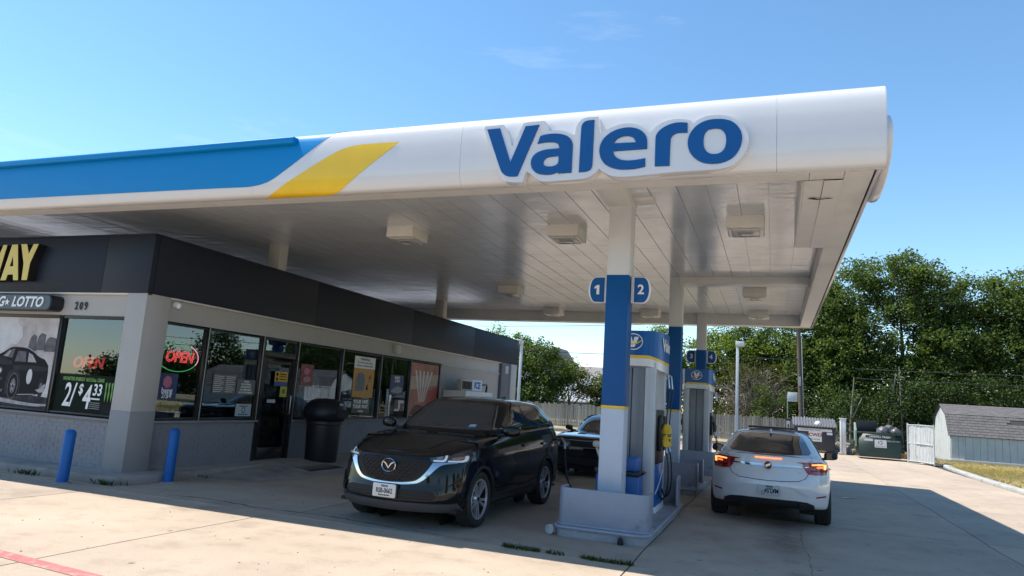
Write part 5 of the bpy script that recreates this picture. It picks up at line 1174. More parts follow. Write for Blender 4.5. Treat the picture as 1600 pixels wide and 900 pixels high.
h=S.proj(0,.455,'y-'); plate(S,0,h[0].y-.035,.470,-1,[('TEXAS',0,.052,.030,BL,1.1),('RSB-0662',0,-.006,.082,mat('plate_black',(.03,.03,.04),.5),.74),('The Lone Star State',0,-.058,.022,mat('plate_black',(.03,.03,.04),.5),.9)],w=.33,h=.165)
m=MB(); m.box(-.18,.18,h[0].y-.030,h[0].y+.06,.38,.56); m.build('plate_bracket',M_black,SUV,bevel=.01)
S.patch([(.44,1.255),(.535,1.262),(.53,1.30),(.44,1.295)],'y-',mat('sticker_blue',(.10,.22,.42),.5),'windscreen_sticker',off=.008,skirt=.002)
S.patch([(.45,1.272),(.525,1.278),(.523,1.296),(.45,1.291)],'y-',mat('print_white2',(.45,.5,.55),.5),'windscreen_sticker',off=.0095,skirt=.002)
for sg in (-1,1): S.mirror(sg,1.62,.90,1.235,M_carblk)
for x,y in ((.80,.91),(-.80,.91),(.80,3.61),(-.80,3.61)): S.wheel(x,y,.36,.235,.262,'pair',10)
# roof fin and rear spoiler, tail lamps
m=MB(); m.prism([(3.55,1.68),(3.75,1.74),(3.79,1.74),(3.82,1.66)],-.02,.02,axis='x'); m.build('antenna_fin',M_carblk,SUV,bevel=.008)
for sg in (-1,1): S.patch([(sg*p[0],p[1]) for p in ((.42,1.02),(.82,1.06),(.86,1.16),(.45,1.09))],'y+',M_redl,'tail_light',off=.01)
S.patch([(-.55,1.30),(.55,1.30),(.48,1.56),(-.48,1.56)],'y+',M_glassd,'rear_window',off=.005)
# dark seats and a pale paper seen through the windscreen are too dim to show; a pale steel strip paints the highlight on one pillar
for sg in (-1,1): S.seam([(sg*.745,1.24),(sg*.66,1.42),(sg*.565,1.585)],'y-','pillar_strip',.014,M_steel if sg>0 else M_black,.008)
# ================= white saloon, seen from behind
SED=thing('parked_car','pearl white saloon seen from behind with brake lights lit, right of the pumps','car',(.04,16.78,0),PI-rad(1.5))
S=Car(SED)
ya,yb=1.0,3.75
z6=[(.15,.80),(.6,.87),(1.4,.97),(2.4,1.0),(3.4,1.02),(4.1,1.055),(4.70,1.075)]
low=[level([(.1,.20),(3.5,.22),(4.2,.27),(4.7,.31)],.25,4.60,.80,.42,.34,ya,yb),
 level([(.1,.25),(3.5,.26),(4.2,.31),(4.7,.345)],.10,4.74,.885,.45,.42,ya,yb),
 level([(.1,.40),(3.5,.42),(4.7,.50)],.02,4.80,.915,.48,.48,ya,yb),
 level([(.1,.54),(3.5,.58),(4.7,.63)],.0,4.83,.928,.50,.52,ya,yb),
 level([(.1,.64),(2,.72),(3.5,.74),(4.7,.745)],.04,4.80,.926,.52,.52,ya,yb),
 level([(.1,.72),(2,.86),(3.5,.89),(4.7,.90)],.08,4.735,.91,.54,.50,ya,yb),
 level([(.1,.77),(2,.94),(3.5,.97),(4.7,1.01)],.13,4.715,.885,.56,.46,ya,yb),
 level(z6,.20,4.70,.82,.58,.40,ya,yb)]
gh=[level([(1.2,.92),(2,.96),(3.4,.98),(4.4,1.04)],1.22,4.34,.82,.5,.22,2.0,3.5),
 level([(1.4,1.04),(2,1.06),(3.4,1.08),(4.4,1.10)],1.46,4.28,.795,.48,.24,2.1,3.45),
 level([(1.7,1.18),(2.2,1.20),(3.2,1.21),(4.1,1.19)],1.80,4.04,.735,.42,.26,2.25,3.25),
 level([(2.0,1.30),(2.5,1.325),(3.0,1.33),(3.9,1.30)],2.10,3.74,.665,.36,.26,2.4,3.05),
 level([(2.2,1.385),(2.6,1.40),(3.0,1.40),(3.6,1.375)],2.36,3.44,.60,.3,.24,2.55,2.95),
 level([(2.3,1.415),(2.6,1.43),(3.0,1.43),(3.5,1.405)],2.5,3.33,.53,.28,.24,2.6,2.9)]
AR=[(1.0,.34,.365),(3.74,.34,.365)]
S.body(low,gh,[(.2,.80),(.6,.90),(1.3,1.0),(2,1.0),(4,1.075),(4.4,1.088),(4.70,1.082)],[(2.5,1.418),(2.75,1.462),(3.0,1.468),(3.33,1.428)],AR,M_carwht)
S.under(.92,.3,4.1,.22,AR)
S.patch(smooth_poly([(-.60,1.105),(-.30,1.088),(0,1.083),(.30,1.088),(.60,1.105),(.635,1.135),(.53,1.335),(.49,1.375),(.25,1.392),(0,1.396),(-.25,1.392),(-.49,1.375),(-.53,1.335),(-.635,1.135)],30,1),'y+',M_glassd,'rear_window',off=.005)
S.patch([(-.66,.99),(0,.985),(.66,.99),(.50,1.37),(0,1.385),(-.50,1.37)],'y-',M_glassd,'windscreen',off=.005)
for axn in ('x+','x-'):
    S.patch([(1.95,1.02),(2.45,1.29),(2.80,1.36),(2.78,1.04)],axn,M_glassd,'side_window',off=.004)
    S.patch([(2.86,1.042),(2.88,1.362),(3.20,1.34),(3.50,1.25),(3.72,1.075)],axn,M_glassd,'side_window',off=.004)
    for q in ([(1.62,.95),(1.63,.7),(1.55,.4)],[(2.82,1.02),(2.82,.7),(2.84,.34)],[(3.78,1.05),(3.72,.86),(3.45,.72),(3.30,.5)]): S.seam(q,axn)
    for y in (2.5,3.42): S.patch([(y,.86),(y+.2,.865),(y+.2,.89),(y,.885)],axn,M_carwht,'door_handle',off=.03,smooth=60)
    S.seam([(1.6,.62),(2.5,.66),(3.6,.80),(4.3,.84)],axn,'door_crease',.012,M_carwht,.006)
    S.seam([(1.85,1.0),(2.8,1.02),(3.8,1.065)],axn,'window_trim',.014,M_chrome,.006)
# sunroof tilted up, fin
m=MB(); m.box(-.40,.40,2.62,3.08,1.475,1.505); o=m.build('sunroof_panel',M_black,SED,bevel=.008)
m=MB(); m.prism([(3.28,1.41),(3.40,1.475),(3.44,1.475),(3.47,1.40)],-.02,.02,axis='x'); m.build('antenna_fin',M_carwht,SED,bevel=.008)
# lamps
for sg in (-1,1):
    ol=[(.395,1.0),(.52,.995),(.62,1.00),(.74,1.012),(.86,.985),(.868,.90),(.84,.835),(.56,.838),(.535,.87),(.50,.93),(.565,.975)]
    ol=[(.40,1.004),(.60,1.014),(.76,1.018),(.855,.985),(.868,.90),(.845,.825),(.70,.822),(.585,.838),(.605,.90),(.60,.955),(.52,.985)]
    tl=S.patch([(sg*p[0],p[1]) for p in ol],'y+',M_redl,'tail_light',off=.012,step=.03)
    S.patch([(sg*p[0],p[1]) for p in ((.63,.968),(.806,.972),(.806,.905),(.838,.905),(.842,.982),(.76,.992),(.63,.984))],'y+',M_redb2,'brake_light',off=.015,step=.03,parent=tl,skirt=.003)
    S.patch([(sg*p[0],p[1]) for p in ((.70,.950),(.79,.953),(.79,.925),(.70,.925))],'y+',M_redb,'brake_light',off=.014,step=.03,parent=tl,skirt=.003)
    S.patch([(sg*p[0],p[1]) for p in ((.625,.893),(.845,.888),(.84,.872),(.62,.876))],'y+',mat('tail_dark',(.05,.004,.004),.15),'lamp_divider',off=.015,step=.04,parent=tl,skirt=.003)
    ax='x+' if sg>0 else 'x-'
    S.patch([(4.30,.98),(4.42,1.005),(4.60,1.0),(4.60,.83),(4.46,.84),(4.36,.90)],ax,M_redl,'tail_light',off=.010,step=.04)
S.patch([(-.20,1.052),(.20,1.052),(.20,1.030),(-.20,1.030)],'y+',M_redb,'high_brake_light',off=.014,step=.05)
for k in range(12): 
    x=-.176+k*.032; S.patch([(x-.011,1.047),(x+.011,1.047),(x+.011,1.035),(x-.011,1.035)],'y+',M_redb2,'brake_led',off=.016,step=.1,skirt=.002)
S.patch(smooth_poly([(-.60,.945),(-.3,.948),(0,.95),(.3,.948),(.60,.945),(.52,.925),(.3,.912),(0,.908),(-.3,.912),(-.52,.925)],30,1),'y+',M_chrome,'chrome_bar',off=.02,step=.05)
h=S.proj(0,.925,'y+'); EM=bpy.data.objects.new('emblem',None); COL.objects.link(EM); EM.parent=SED; EM.location=(0,h[0].y+.03,.932)
me=MB().lathe([(.05,.004),(.058,.012),(.066,.0),(.06,-.03),(0,-.03)],axis='y',n=32).mesh('emblem_ring',M_chrome); link('emblem_ring',me,EM)
link('emblem_back',MB().lathe([(0,.002),(.052,.002)],axis='y',n=24).mesh('emblem_back',M_dark),EM)
for dx in (-.024,0,.024): place(fill2d([[(dx-.012,.022+dx*.5),(dx+.012,.022+dx*.5),(dx+.012,.0+dx*.5),(dx,-.02+dx*.5),(dx-.012,.0+dx*.5)]],.006),'emblem_shield',M_chrome,EM,plane_mtx((0,.002,0),(-1,0,0),(0,0,1)))
# boot lid outline and bumper
for sg in (-1,1):
    S.seam([(sg*.60,1.10),(sg*.66,1.06),(sg*.60,1.02)],'y+')
S.seam([(-.585,.83),(-.54,.765),(-.44,.722),(-.2,.708),(0,.705),(.2,.708),(.44,.722),(.54,.765),(.585,.83)],'y+',wd=.010)
S.patch(smooth_poly([(-.46,.60),(-.36,.645),(-.25,.655),(.25,.655),(.36,.645),(.46,.60),(.60,.53),(.57,.52),(.42,.585),(.34,.628),(.25,.635),(-.25,.635),(-.34,.628),(-.42,.585),(-.57,.52),(-.60,.53)],30,1),'y+',M_carwht,'bumper_crease',off=.022,step=.05,skirt=.02)
S.patch(smooth_poly([(-.66,.375),(-.54,.425),(0,.435),(.54,.425),(.66,.375),(.68,.31),(.0,.305),(-.68,.31)],50,1),'y+',M_black,'diffuser',off=.012,skirt=.03)
m=MB(); m.lathe([(.030,.0),(.036,.006),(.042,.0),(.042,-.12),(.03,-.12)],(-.50,4.72,.345),'y',20); m.build('exhaust_tip',M_rimd,SED)
m=MB(); m.lathe([(0,-.02),(.031,-.02)],(-.50,4.72,.345),'y',16); m.build('exhaust_bore',M_dark,SED)
for sg in (-1,1): S.patch([(sg*.70,.50),(sg*.84,.515),(sg*.84,.49),(sg*.70,.478)],'y+',M_redl,'reflector',off=.006,step=.05)
h=S.proj(0,.565,'y+'); plate(S,-.02,h[0].y+.02,.565,1,[('TEXAS',0,.05,.034,g3,1.0),('4STYM',.035,-.014,.098,g3,.72)],w=.32,h=.16,mt=mat('plate_grey',(.36,.38,.42),.45))
pl=[o for o in SED.children if o.name.startswith('licence_plate')][0]
wch=[[(-.10,.02),(-.085,.02),(-.085,-.01),(-.06,-.01),(-.05,-.045),(-.062,-.048),(-.07,-.022),(-.098,-.022)]]
place(fill2d([[(-x,z) for x,z in L] for L in wch],.0015),'wheelchair_mark',g3,pl,plane_mtx((.02,.0045,-.005),(-1,0,0),(0,0,1)))
place(fill2d([ell(.088,-.038,.026,.026,18),ell(.088,-.038,.019,.019,18)],.0015),'wheelchair_mark',g3,pl,plane_mtx((.0,.0045,-.005),(1,0,0),(0,0,1)))
place(text_me('TURBO',.026,.002,.001,.2),'badge_lettering',M_steel,SED,plane_mtx((-.45,S.proj(-.45,.85,'y+')[0].y+.003,.85),(-1,0,0),(0,0,1)))
place(text_me('REGAL',.026,.002,.001,.2),'badge_lettering',M_steel,SED,plane_mtx((.45,S.proj(.45,.85,'y+')[0].y+.003,.85),(-1,0,0),(0,0,1)))
for sg in (-1,1): S.mirror(sg,1.98,.90,1.02,M_black,.23,.13,.15)
for x,y in ((.80,1.0),(-.80,1.0),(.81,3.74),(-.81,3.74)): S.wheel(x,y,.34,.245,.24,'five',10)
# ================= dark coupe behind, facing the camera
CP=thing('parked_car','low dark muscle coupe facing the camera behind the black SUV and front column','car',(-4.06,16.35,0),rad(1.0))
S=Car(CP)
ya,yb=1.0,3.95
z6=[(.1,.93),(.6,.955),(1.6,1.0),(3,1.02),(4.0,1.08),(4.95,1.05)]
low=[level([(0,.17),(5,.22)],.22,4.8,.84,.22,.2,ya,yb),level([(0,.22),(5,.27)],.08,4.92,.92,.22,.22,ya,yb),level([(0,.40),(5,.45)],.02,5.0,.95,.22,.24,ya,yb),
 level([(0,.58),(5,.62)],.0,5.02,.96,.22,.24,ya,yb),level([(0,.74),(5,.80)],.0,5.01,.955,.24,.24,ya,yb),level([(0,.87),(5,.95)],.01,5.0,.935,.24,.24,ya,yb),
 level([(0,.905),(1.5,.96),(5,1.02)],.05,4.98,.915,.26,.26,ya,yb),level(z6,.12,4.94,.87,.28,.28,ya,yb)]
gh=[level([(1.5,.97),(4.6,1.05)],1.58,4.55,.82,.30,.2,2.2,3.9),level([(1.7,1.08),(4.4,1.12)],1.82,4.4,.80,.30,.22,2.3,3.8),level([(2,1.22),(4.1,1.25)],2.12,4.1,.745,.28,.24,2.5,3.6),
 level([(2.3,1.34),(3.9,1.36)],2.42,3.75,.675,.26,.26,2.65,3.4),level([(2.5,1.395),(3.6,1.40)],2.62,3.5,.61,.24,.26,2.8,3.2),level([(2.6,1.415),(3.5,1.415)],2.72,3.4,.55,.22,.24,2.85,3.1)]
AR=[(.98,.36,.385),(3.93,.36,.385)]
S.body(low,gh,[(.1,.935),(.5,.975),(1.2,1.01),(1.8,1.02),(4.3,1.08),(4.94,1.06)],[(2.72,1.42),(3.0,1.455),(3.4,1.42)],AR,M_carblu)
S.under(.95,.3,4.8,.2,AR)
S.patch([(-.72,1.035),(0,1.03),(.72,1.035),(.56,1.365),(.3,1.38),(0,1.385),(-.3,1.38),(-.56,1.365)],'y-',M_glassw,'windscreen',off=.005)
for axn in ('x+','x-'): S.patch([(2.1,1.05),(2.6,1.33),(3.0,1.365),(3.5,1.32),(3.75,1.09)],axn,M_glassd,'side_window',off=.004)
for sg in (-1,1):
    S.patch([(sg*.22,.55),(sg*.42,.62),(sg*.42,1.05),(sg*.26,1.05)],'z+',M_black,'bonnet_scoop',off=.012,step=.1)
    S.seam([(sg*.80,.2),(sg*.80,.7),(sg*.79,1.5)],'z+')
    m=MB()
    for x in (.52,.74): m.lathe([(0,-.01),(.07,-.012),(.085,-.025),(.09,.02)],(sg*x,S.proj(sg*x,.76,'y-')[0].y-.005,.76),'y',20)
    m.build('headlight',mat('lamp_dim',(.12,.12,.13),.1,coat=1),CP)
S.patch([(-.86,.835),(.86,.835),(.86,.69),(-.86,.69)],'y-',M_dark,'grille',off=.003,skirt=.02)
for z in (.84,.685): S.seam([(-.88,z),(0,z),(.88,z)],'y-','grille_edge',.018,mat('grey_trim',(.12,.12,.13),.3),.012)
S.patch([(-.7,.45),(.7,.45),(.62,.30),(-.62,.30)],'y-',M_dark,'lower_intake',off=.003)
S.patch([(-.95,.235),(0,.225),(.95,.235),(.95,.20),(-.95,.20)],'y-',M_black,'front_lip',off=.03,skirt=.03)
for sg in (-1,1): S.mirror(sg,1.98,.90,1.06,M_black,.2,.12,.13)
for x,y in ((.84,.98),(-.84,.98),(.84,3.93),(-.84,3.93)): S.wheel(x,y,.36,.25,.25,'dark',5)
# ------------------------------------------------------------------ fence, poles, dumpsters, shed, house
M_fen=mat('weathered_wood',(.34,.31,.27),.85,var=.22,vscale=5,bump=.3,bscale=30)
n=M_fen.node_tree; bs=n.nodes['Principled BSDF']; src_=bs.inputs['Base Color'].links[0].from_socket
oi=n.nodes.new('ShaderNodeObjectInfo'); rr_=n.nodes.new('ShaderNodeMapRange'); rr_.inputs['To Min'].default_value=.62; rr_.inputs['To Max'].default_value=1.12; n.links.new(oi.outputs['Random'],rr_.inputs[0])
mm_=n.nodes.new('ShaderNodeMixRGB'); mm_.blend_type='MULTIPLY'; mm_.inputs[0].default_value=1; n.links.new(src_,mm_.inputs[1]); n.links.new(rr_.outputs[0],mm_.inputs[2]); n.links.new(mm_.outputs[0],bs.inputs['Base Color'])
FE=thing('fence','long weathered wooden picket fence across the back of the lot','fence',(-6,50,0))
# nearest, widest pickets individually; the rest of the run as one part
npk=0
pk=MB(); pk.prism([(0,-.03),(.132,-.03),(.132,1.57),(.11,1.6),(.022,1.6),(0,1.57)],-.01,.01,axis='y'); pkm=pk.mesh('picket',M_fen)
rr=random.Random(4); x=-20.0
while x<5.9:
    if npk<290:
        o=link('picket',pkm,FE); p=absloc(FE); o.location=(x-p.x,50.0+rr.uniform(-.012,.012)-p.y,0); o.scale=(rr.uniform(.84,.97),1,rr.uniform(.96,1.045)); o.rotation_euler=(0,rr.uniform(-.008,.008),0); npk+=1
    x+=.142
m=MB(); 
for z in (.25,.85,1.35): m.box(-21,6.1,50.02,50.06,z,z+.09)
m.build('rail',M_fen,FE,world=True)
for i in range(12): m=MB(); xx=-20.6+i*2.4; m.box(xx,xx+.09,50.06,50.15,-.03,1.55); m.build('post',M_fen,FE,world=True)
M_polew=mat('pole_white',(.55,.57,.60),.4,var=.05)
def light_pole(x,y,h,label,arm):
    t=thing('light_pole',label,'light pole',(x,y,0),0,'slim pale light poles at the back of the lot')
    m=MB(); m.box(-.085,.085,-.085,.085,0,h); m.build('shaft',M_polew,t,bevel=.01)
    m=MB(); m.lathe([(.0,0),(.28,0),(.28,.5),(0,.5)],n=20); m.build('base',M_kerb,t,bevel=.02)
    m=MB(); m.box(min(0,arm)-.1,max(0,arm)+.1,-.55,.12,h-.02,h+.26); m.build('lamp_head',M_polew,t,bevel=.03)
    m=MB(); m.box(min(0,arm)-.05,max(0,arm)+.05,-.50,.0,h-.035,h-.02); m.build('lens',mat('lamp_lens',(.55,.55,.53),.25),t)
light_pole(-2.15,45.9,5.85,'slim pale light pole right of the pumps, before the wooden fence',.32)
light_pole(-16.5,46.0,5.55,'slim pale light pole just past the far end of the store',-.3)
# utility pole and wires
M_pole=mat('pole_wood',(.11,.085,.065),.9,var=.25,vscale=6,bump=.4,bscale=25)
UP=thing('utility_pole','dark wooden utility pole before the big trees right of the canopy','utility pole',(1.62,50.8,0))
m=MB(); m.tube([(1.75,50.8,-.1),(1.62,50.8,4),(1.45,50.8,8.9)],[.17,.155,.12],12); m.build('shaft',M_pole,UP,world=True)
m=MB(); m.tube([(1.88,50.68,0),(1.80,50.68,3),(1.70,50.68,7)],.03,6); m.build('conduit',mat('conduit_grey',(.35,.36,.37),.5),UP,world=True)
m=MB(); m.box(1.48,1.66,50.64,50.66,3.8,4.4); m.build('marker_plate',mat('marker',(.4,.38,.35),.5),UP,world=True)
m=MB(); m.box(.3,2.7,50.66,50.78,8.3,8.42); m.build('crossarm',M_pole,UP,world=True)
M_wire=mat('wire_black',(.02,.02,.02),.6)
def wire(a,b,sag,label,r=.018):
    P=[]
    for t in np.linspace(0,1,26):
        P.append((a[0]+(b[0]-a[0])*t,a[1]+(b[1]-a[1])*t,a[2]+(b[2]-a[2])*t-sag*4*t*(1-t)))
    m=MB(); m.tube(P,r,5); tag(m.build('overhead_wire',M_wire),label,'wire','overhead wires behind the lot')
wire((1.6,50.7,5.55),(-45,52,6.1),.35,'lowest overhead wire, passing behind the tree left of the pumps',.022)
wire((1.5,50.7,8.3),(-45,58,8.2),.6,'middle overhead wire under the canopy edge at the left')
wire((1.5,50.7,8.6),(-40,80,13.0),.5,'highest overhead wire slanting away under the canopy edge')
wire((4.5,46,4.75),(40,45,5.6),.3,'upper of two pale wires before the trees above the shed',.02)
wire((4.5,46,4.2),(40,45,5.0),.3,'lower of two pale wires before the trees above the shed',.02)
SG=thing('small_sign','small square grey sign seen from behind on a thin post before the fence','sign',(.86,47,0))
m=MB(); m.tube([(.80,47,0),(.76,47,3.1)],.03,8); m.build('post',M_steel,SG,world=True)
m=MB(); m.box(.78,1.34,46.96,46.98,2.65,3.22); m.build('panel',mat('sign_back_grey',(.52,.53,.54),.5),SG,world=True,bevel=.005)
SB=thing('notice_board','small dark upright notice on a post beside the navy dumpster','notice',(.72,41.2,0))
m=MB(); m.box(.58,.86,41.2,41.24,.7,1.62); m.build('panel',M_black,SB,world=True,bevel=.01)
m=MB(); m.box(.62,.82,41.19,41.2,1.0,1.50); m.build('print',g1,SB,world=True); m=MB(); m.box(.69,.75,41.185,41.19,1.15,1.32); m.build('print',g3,SB,world=True)
m=MB(); m.box(.69,.75,41.21,41.25,0,.7); m.build('post',M_black,SB,world=True)
# navy dumpster with corrugated lid
M_dn=mat('dumpster_navy',(.030,.032,.045),.45,var=.15,vscale=4,stain=(.09,.06,.04),stscale=3,stmin=.64,stmax=.8); M_dg=mat('dumpster_green',(.018,.036,.027),.5,var=.15,vscale=3,stain=(.09,.07,.045),stscale=3,stmin=.62,stmax=.8)
M_lid=mat('lid_grey',(.13,.135,.145),.5,var=.15,vscale=5)
DN=thing('dumpster','dark navy dumpster with a ribbed grey lid and white stickers','dumpster',(2.0,40.6,0))
m=MB(); m.prism([(40.0,.12),(40.0,1.24),(41.5,1.24),(41.5,.12)],1.0,2.93,axis='x'); m.build('body',M_dn,DN,world=True,bevel=.02)
m=MB(); m.box(.97,2.96,39.93,40.02,1.20,1.29); m.build('rim',M_dn,DN,world=True,bevel=.01)
for k in range(15):
    m=MB(); x=.92+k*.139; m.prism([(39.82,1.30),(39.82,1.345),(41.45,1.76),(41.45,1.71)],x,x+.075,axis='x'); m.prism([(39.84,1.285),(39.84,1.30),(41.45,1.715),(41.45,1.69)],x+.074,x+.14,axis='x'); m.build('lid_rib',M_lid,DN,world=True)
for x0,x1,z0,z1,s in ((1.16,2.40,1.05,1.20,'CARDBOARD ONLY'),(2.38,2.78,1.07,1.20,''),(2.54,2.80,.92,1.04,'')):
    m=MB(); m.box(x0,x1,39.985,39.998,z0,z1); o=m.build('sticker',M_paper,DN,world=True)
    if s: place(text_me(s,.11,.002,.003),'lettering',g2,o,plane_mtx(((x0+x1)/2,39.983,(z0+z1)/2),*FRONT),world=True)
m=MB(); m.box(1.68,2.30,39.975,39.985,.55,1.05); o=m.build('sticker',M_paper,DN,world=True)
place(text_me('CWD',.22,.002,.008,sx=1.15),'lettering',mat('cwd_red',(.35,.03,.02),.5),o,plane_mtx((1.99,39.972,.88),*FRONT),world=True)
place(text_me('972 392 9300',.08,.002,.003),'lettering',mat('cwd_green',(.05,.3,.1),.5),o,plane_mtx((1.99,39.972,.66),*FRONT),world=True)
m=MB(); m.lathe([(.16,-.02),(.15,.06),(.08,.13),(0,.15)],(0,0,0),'z',12); o=m.build('white_bag',M_paper,bevel=0); o.location=(2.13,40.25,1.44); o.scale=(1,1,1.1); tag(o,'small white bag lying on the ribbed dumpster lid','bag')
for x in (1.2,2.7): m=MB(); m.box(x-.12,x+.12,40.1,41.4,0,.12); m.build('foot',M_dn,DN,world=True)
# white steel gate post
GPs=thing('gate_post','white square steel gate post between the two dumpsters','post',(3.28,39.9,0))
m=MB(); m.box(3.14,3.42,39.80,40.0,-.02,1.78); m.build('shaft',M_white,GPs,world=True,bevel=.01)
m=MB(); m.box(3.10,3.46,39.76,40.04,1.78,1.82); m.build('cap',M_white,GPs,world=True,bevel=.01)
m=MB(); m.box(3.20,3.24,39.77,39.80,.1,1.6); m.build('hinge_strip',M_steel,GPs,world=True)
m=MB(); m.box(3.05,3.3,39.7,40.1,-.02,.10); m.build('footing',M_kerb,GPs,world=True,bevel=.03)
# green dumpster with open top
DG=thing('dumpster','dark green open dumpster with raised black lid and white notices','dumpster',(4.65,37.9,0))
m=MB(); m.add([(3.78,37.5,.10),(5.52,37.5,.10),(5.52,39.1,.10),(3.78,39.1,.10),(3.72,37.5,1.24),(5.58,37.5,1.24),(5.58,39.1,1.24),(3.72,39.1,1.24)],[(0,3,2,1),(0,1,5,4),(1,2,6,5),(2,3,7,6),(3,0,4,7)]); 
o=m.build('body',M_dg,DG,world=True); 
sm=o.modifiers.new('wall','SOLIDIFY'); sm.thickness=.04; sm.offset=-1
m=MB(); m.box(3.68,5.62,37.44,37.52,1.16,1.24); m.box(3.68,3.76,37.52,39.1,1.16,1.24); m.box(5.54,5.62,37.52,39.1,1.16,1.24); m.build('rim',M_dg,DG,world=True,bevel=.01)
m=MB(); m.prism([(37.45,.55),(37.45,1.30),(37.9,1.66),(38.0,1.66),(38.0,.55)],3.60,3.68,axis='x'); m.build('side_plate',mat('dumpster_pale_green',(.17,.24,.19),.5,var=.15),DG,world=True,bevel=.01)
for sx in (3.60,5.60): m=MB(); m.box(sx-.08,sx+.08,37.55,38.8,.62,.80); m.build('fork_pocket',M_dg,DG,world=True,bevel=.01)
m=MB(); m.box(3.8,4.75,39.1,39.16,1.2,1.75); m.build('lid',M_black,DG,world=True,bevel=.01)
m=MB(); m.box(4.05,5.2,37.478,37.49,1.0,1.10); o=m.build('sticker',M_dn,DG,world=True); place(text_me('LANDFILL TRASH',.115,.002,.003),'lettering',M_text_w,o,plane_mtx((4.65,37.475,1.05),*FRONT),world=True)
m=MB(); m.box(3.98,4.36,37.478,37.49,.84,.94); m.build('sticker',M_paper,DG,world=True)
m=MB(); m.box(4.43,4.93,37.475,37.488,.56,.92); o=m.build('sticker',M_paper,DG,world=True)
for a0 in (0.3,2.4,4.5): place(fill2d([[(.10*math.cos(a),.085*math.sin(a)) for a in np.linspace(a0,a0+1.5,8)]+[(.065*math.cos(a),.055*math.sin(a)) for a in np.linspace(a0+1.5,a0,8)]],.002),'recycle_mark',BL,o,plane_mtx((4.68,37.473,.79),*FRONT),world=True)
place(text_me('PLEASE CLOSE LID',.05,.002,.001),'lettering',g2,o,plane_mtx((4.68,37.473,.62),*FRONT),world=True)
place(text_me('(800) 324-1871',.09,.002,.001),'lettering',g1,DG,plane_mtx((5.22,37.485,.88),*FRONT),world=True)
M_bagk=mat('bag_grey',(.09,.09,.095),.35,var=.5,vscale=9,bump=.5,bscale=14)
def lump(name,mt,x,y,z,sx,sy,sz,seed,label,cat,group=None,sub=2,rough=.25):
    bm=bmesh.new(); bmesh.ops.create_icosphere(bm,subdivisions=sub+1,radius=1)
    import mathutils.noise as mn
    for v in bm.verts:
        n=mn.noise(v.co*2.2+Vector((seed*3.1,seed,0)))*rough+mn.noise(v.co*5+Vector((seed,seed*2,1)))*rough*.5
        v.co=Vector((v.co.x*sx,v.co.y*sy,v.co.z*sz))*(1+n)
    me=bpy.data.meshes.new(name); bm.to_mesh(me); bm.free(); me.materials.append(mt)
    for p in me.polygons: p.use_smooth=True
    o=link(name,me); o.location=(x,y,z); return tag(o,label,cat,group)
lump('trash_bag',M_bagk,4.85,38.0,1.28,.28,.3,.27,1,'lumpy grey trash bag in the green dumpster, leftmost of three','bag','trash bags in the green dumpster')
lump('trash_bag',M_bagk,5.12,38.2,1.36,.30,.3,.26,2,'lumpy grey trash bag in the green dumpster, middle and highest of three','bag','trash bags in the green dumpster')
lump('trash_bag',M_bagk,5.38,38.0,1.26,.24,.3,.27,3,'lumpy grey trash bag in the green dumpster, rightmost of three','bag','trash bags in the green dumpster')
# corrugated steel gate panel standing open
GT=thing('steel_gate','bent white corrugated steel gate leaf standing open before the shed','gate',(6.0,35.8,0))
M_corr=mat('corrugated_white',(.42,.44,.44),.35,var=.12,vscale=3,stain=(.3,.28,.26),stscale=2.5,stmin=.6,stmax=.78)
gx,gy=5.72,36.9; ex,ey=6.50,35.5; N=9
for i in range(N):
    a=i/N; b=(i+1)/N; m=MB(); wob=.05*math.sin(i*1.3); 
    def Pn(t,o): 
        x=gx+(ex-gx)*t; y=gy+(ey-gy)*t; d=Vector((ex-gx,ey-gy,0)).normalized(); n=Vector((d.y,-d.x,0)); return (x+n.x*o,y+n.y*o)
    pts=[Pn(a,0+wob*.3),Pn(a+(b-a)*.25,-.022+wob*.3),Pn(a+(b-a)*.6,-.022+wob*.3),Pn(a+(b-a)*.85,0+wob*.3),Pn(b,0+.05*math.sin((i+1)*1.3)*.3)]
    vs=[]; zs=(.08,.55,1.0,1.72)
    for zi,z in enumerate(zs):
        for p,fr_ in zip(pts,(0,.25,.6,.85,1)): vs.append((p[0]+(.05*math.sin((i+fr_)*.9+zi*1.7) if zi in(1,2) else 0),p[1]+(.04*math.cos((i+fr_)*1.1+zi*2.3) if zi in (1,2) else 0),z))
    m.add(vs,[(r*5+k,r*5+k+1,(r+1)*5+k+1,(r+1)*5+k) for r in range(3) for k in range(4)])
    m.build('corrugated_sheet',M_corr,GT,world=True)
for z in (.10,.88,1.70): m=MB(); m.tube([(gx,gy,z),((gx+ex)/2,(gy+ey)/2-.0,z+.015),(ex,ey,z)],.026,6); m.build('frame_rail',M_corr,GT,world=True)
m=MB(); m.tube([(ex,ey,.02),(ex,ey,1.76)],.03,6); m.tube([(gx,gy,.0),(gx,gy,1.78)],.04,6); m.build('frame_post',M_corr,GT,world=True)
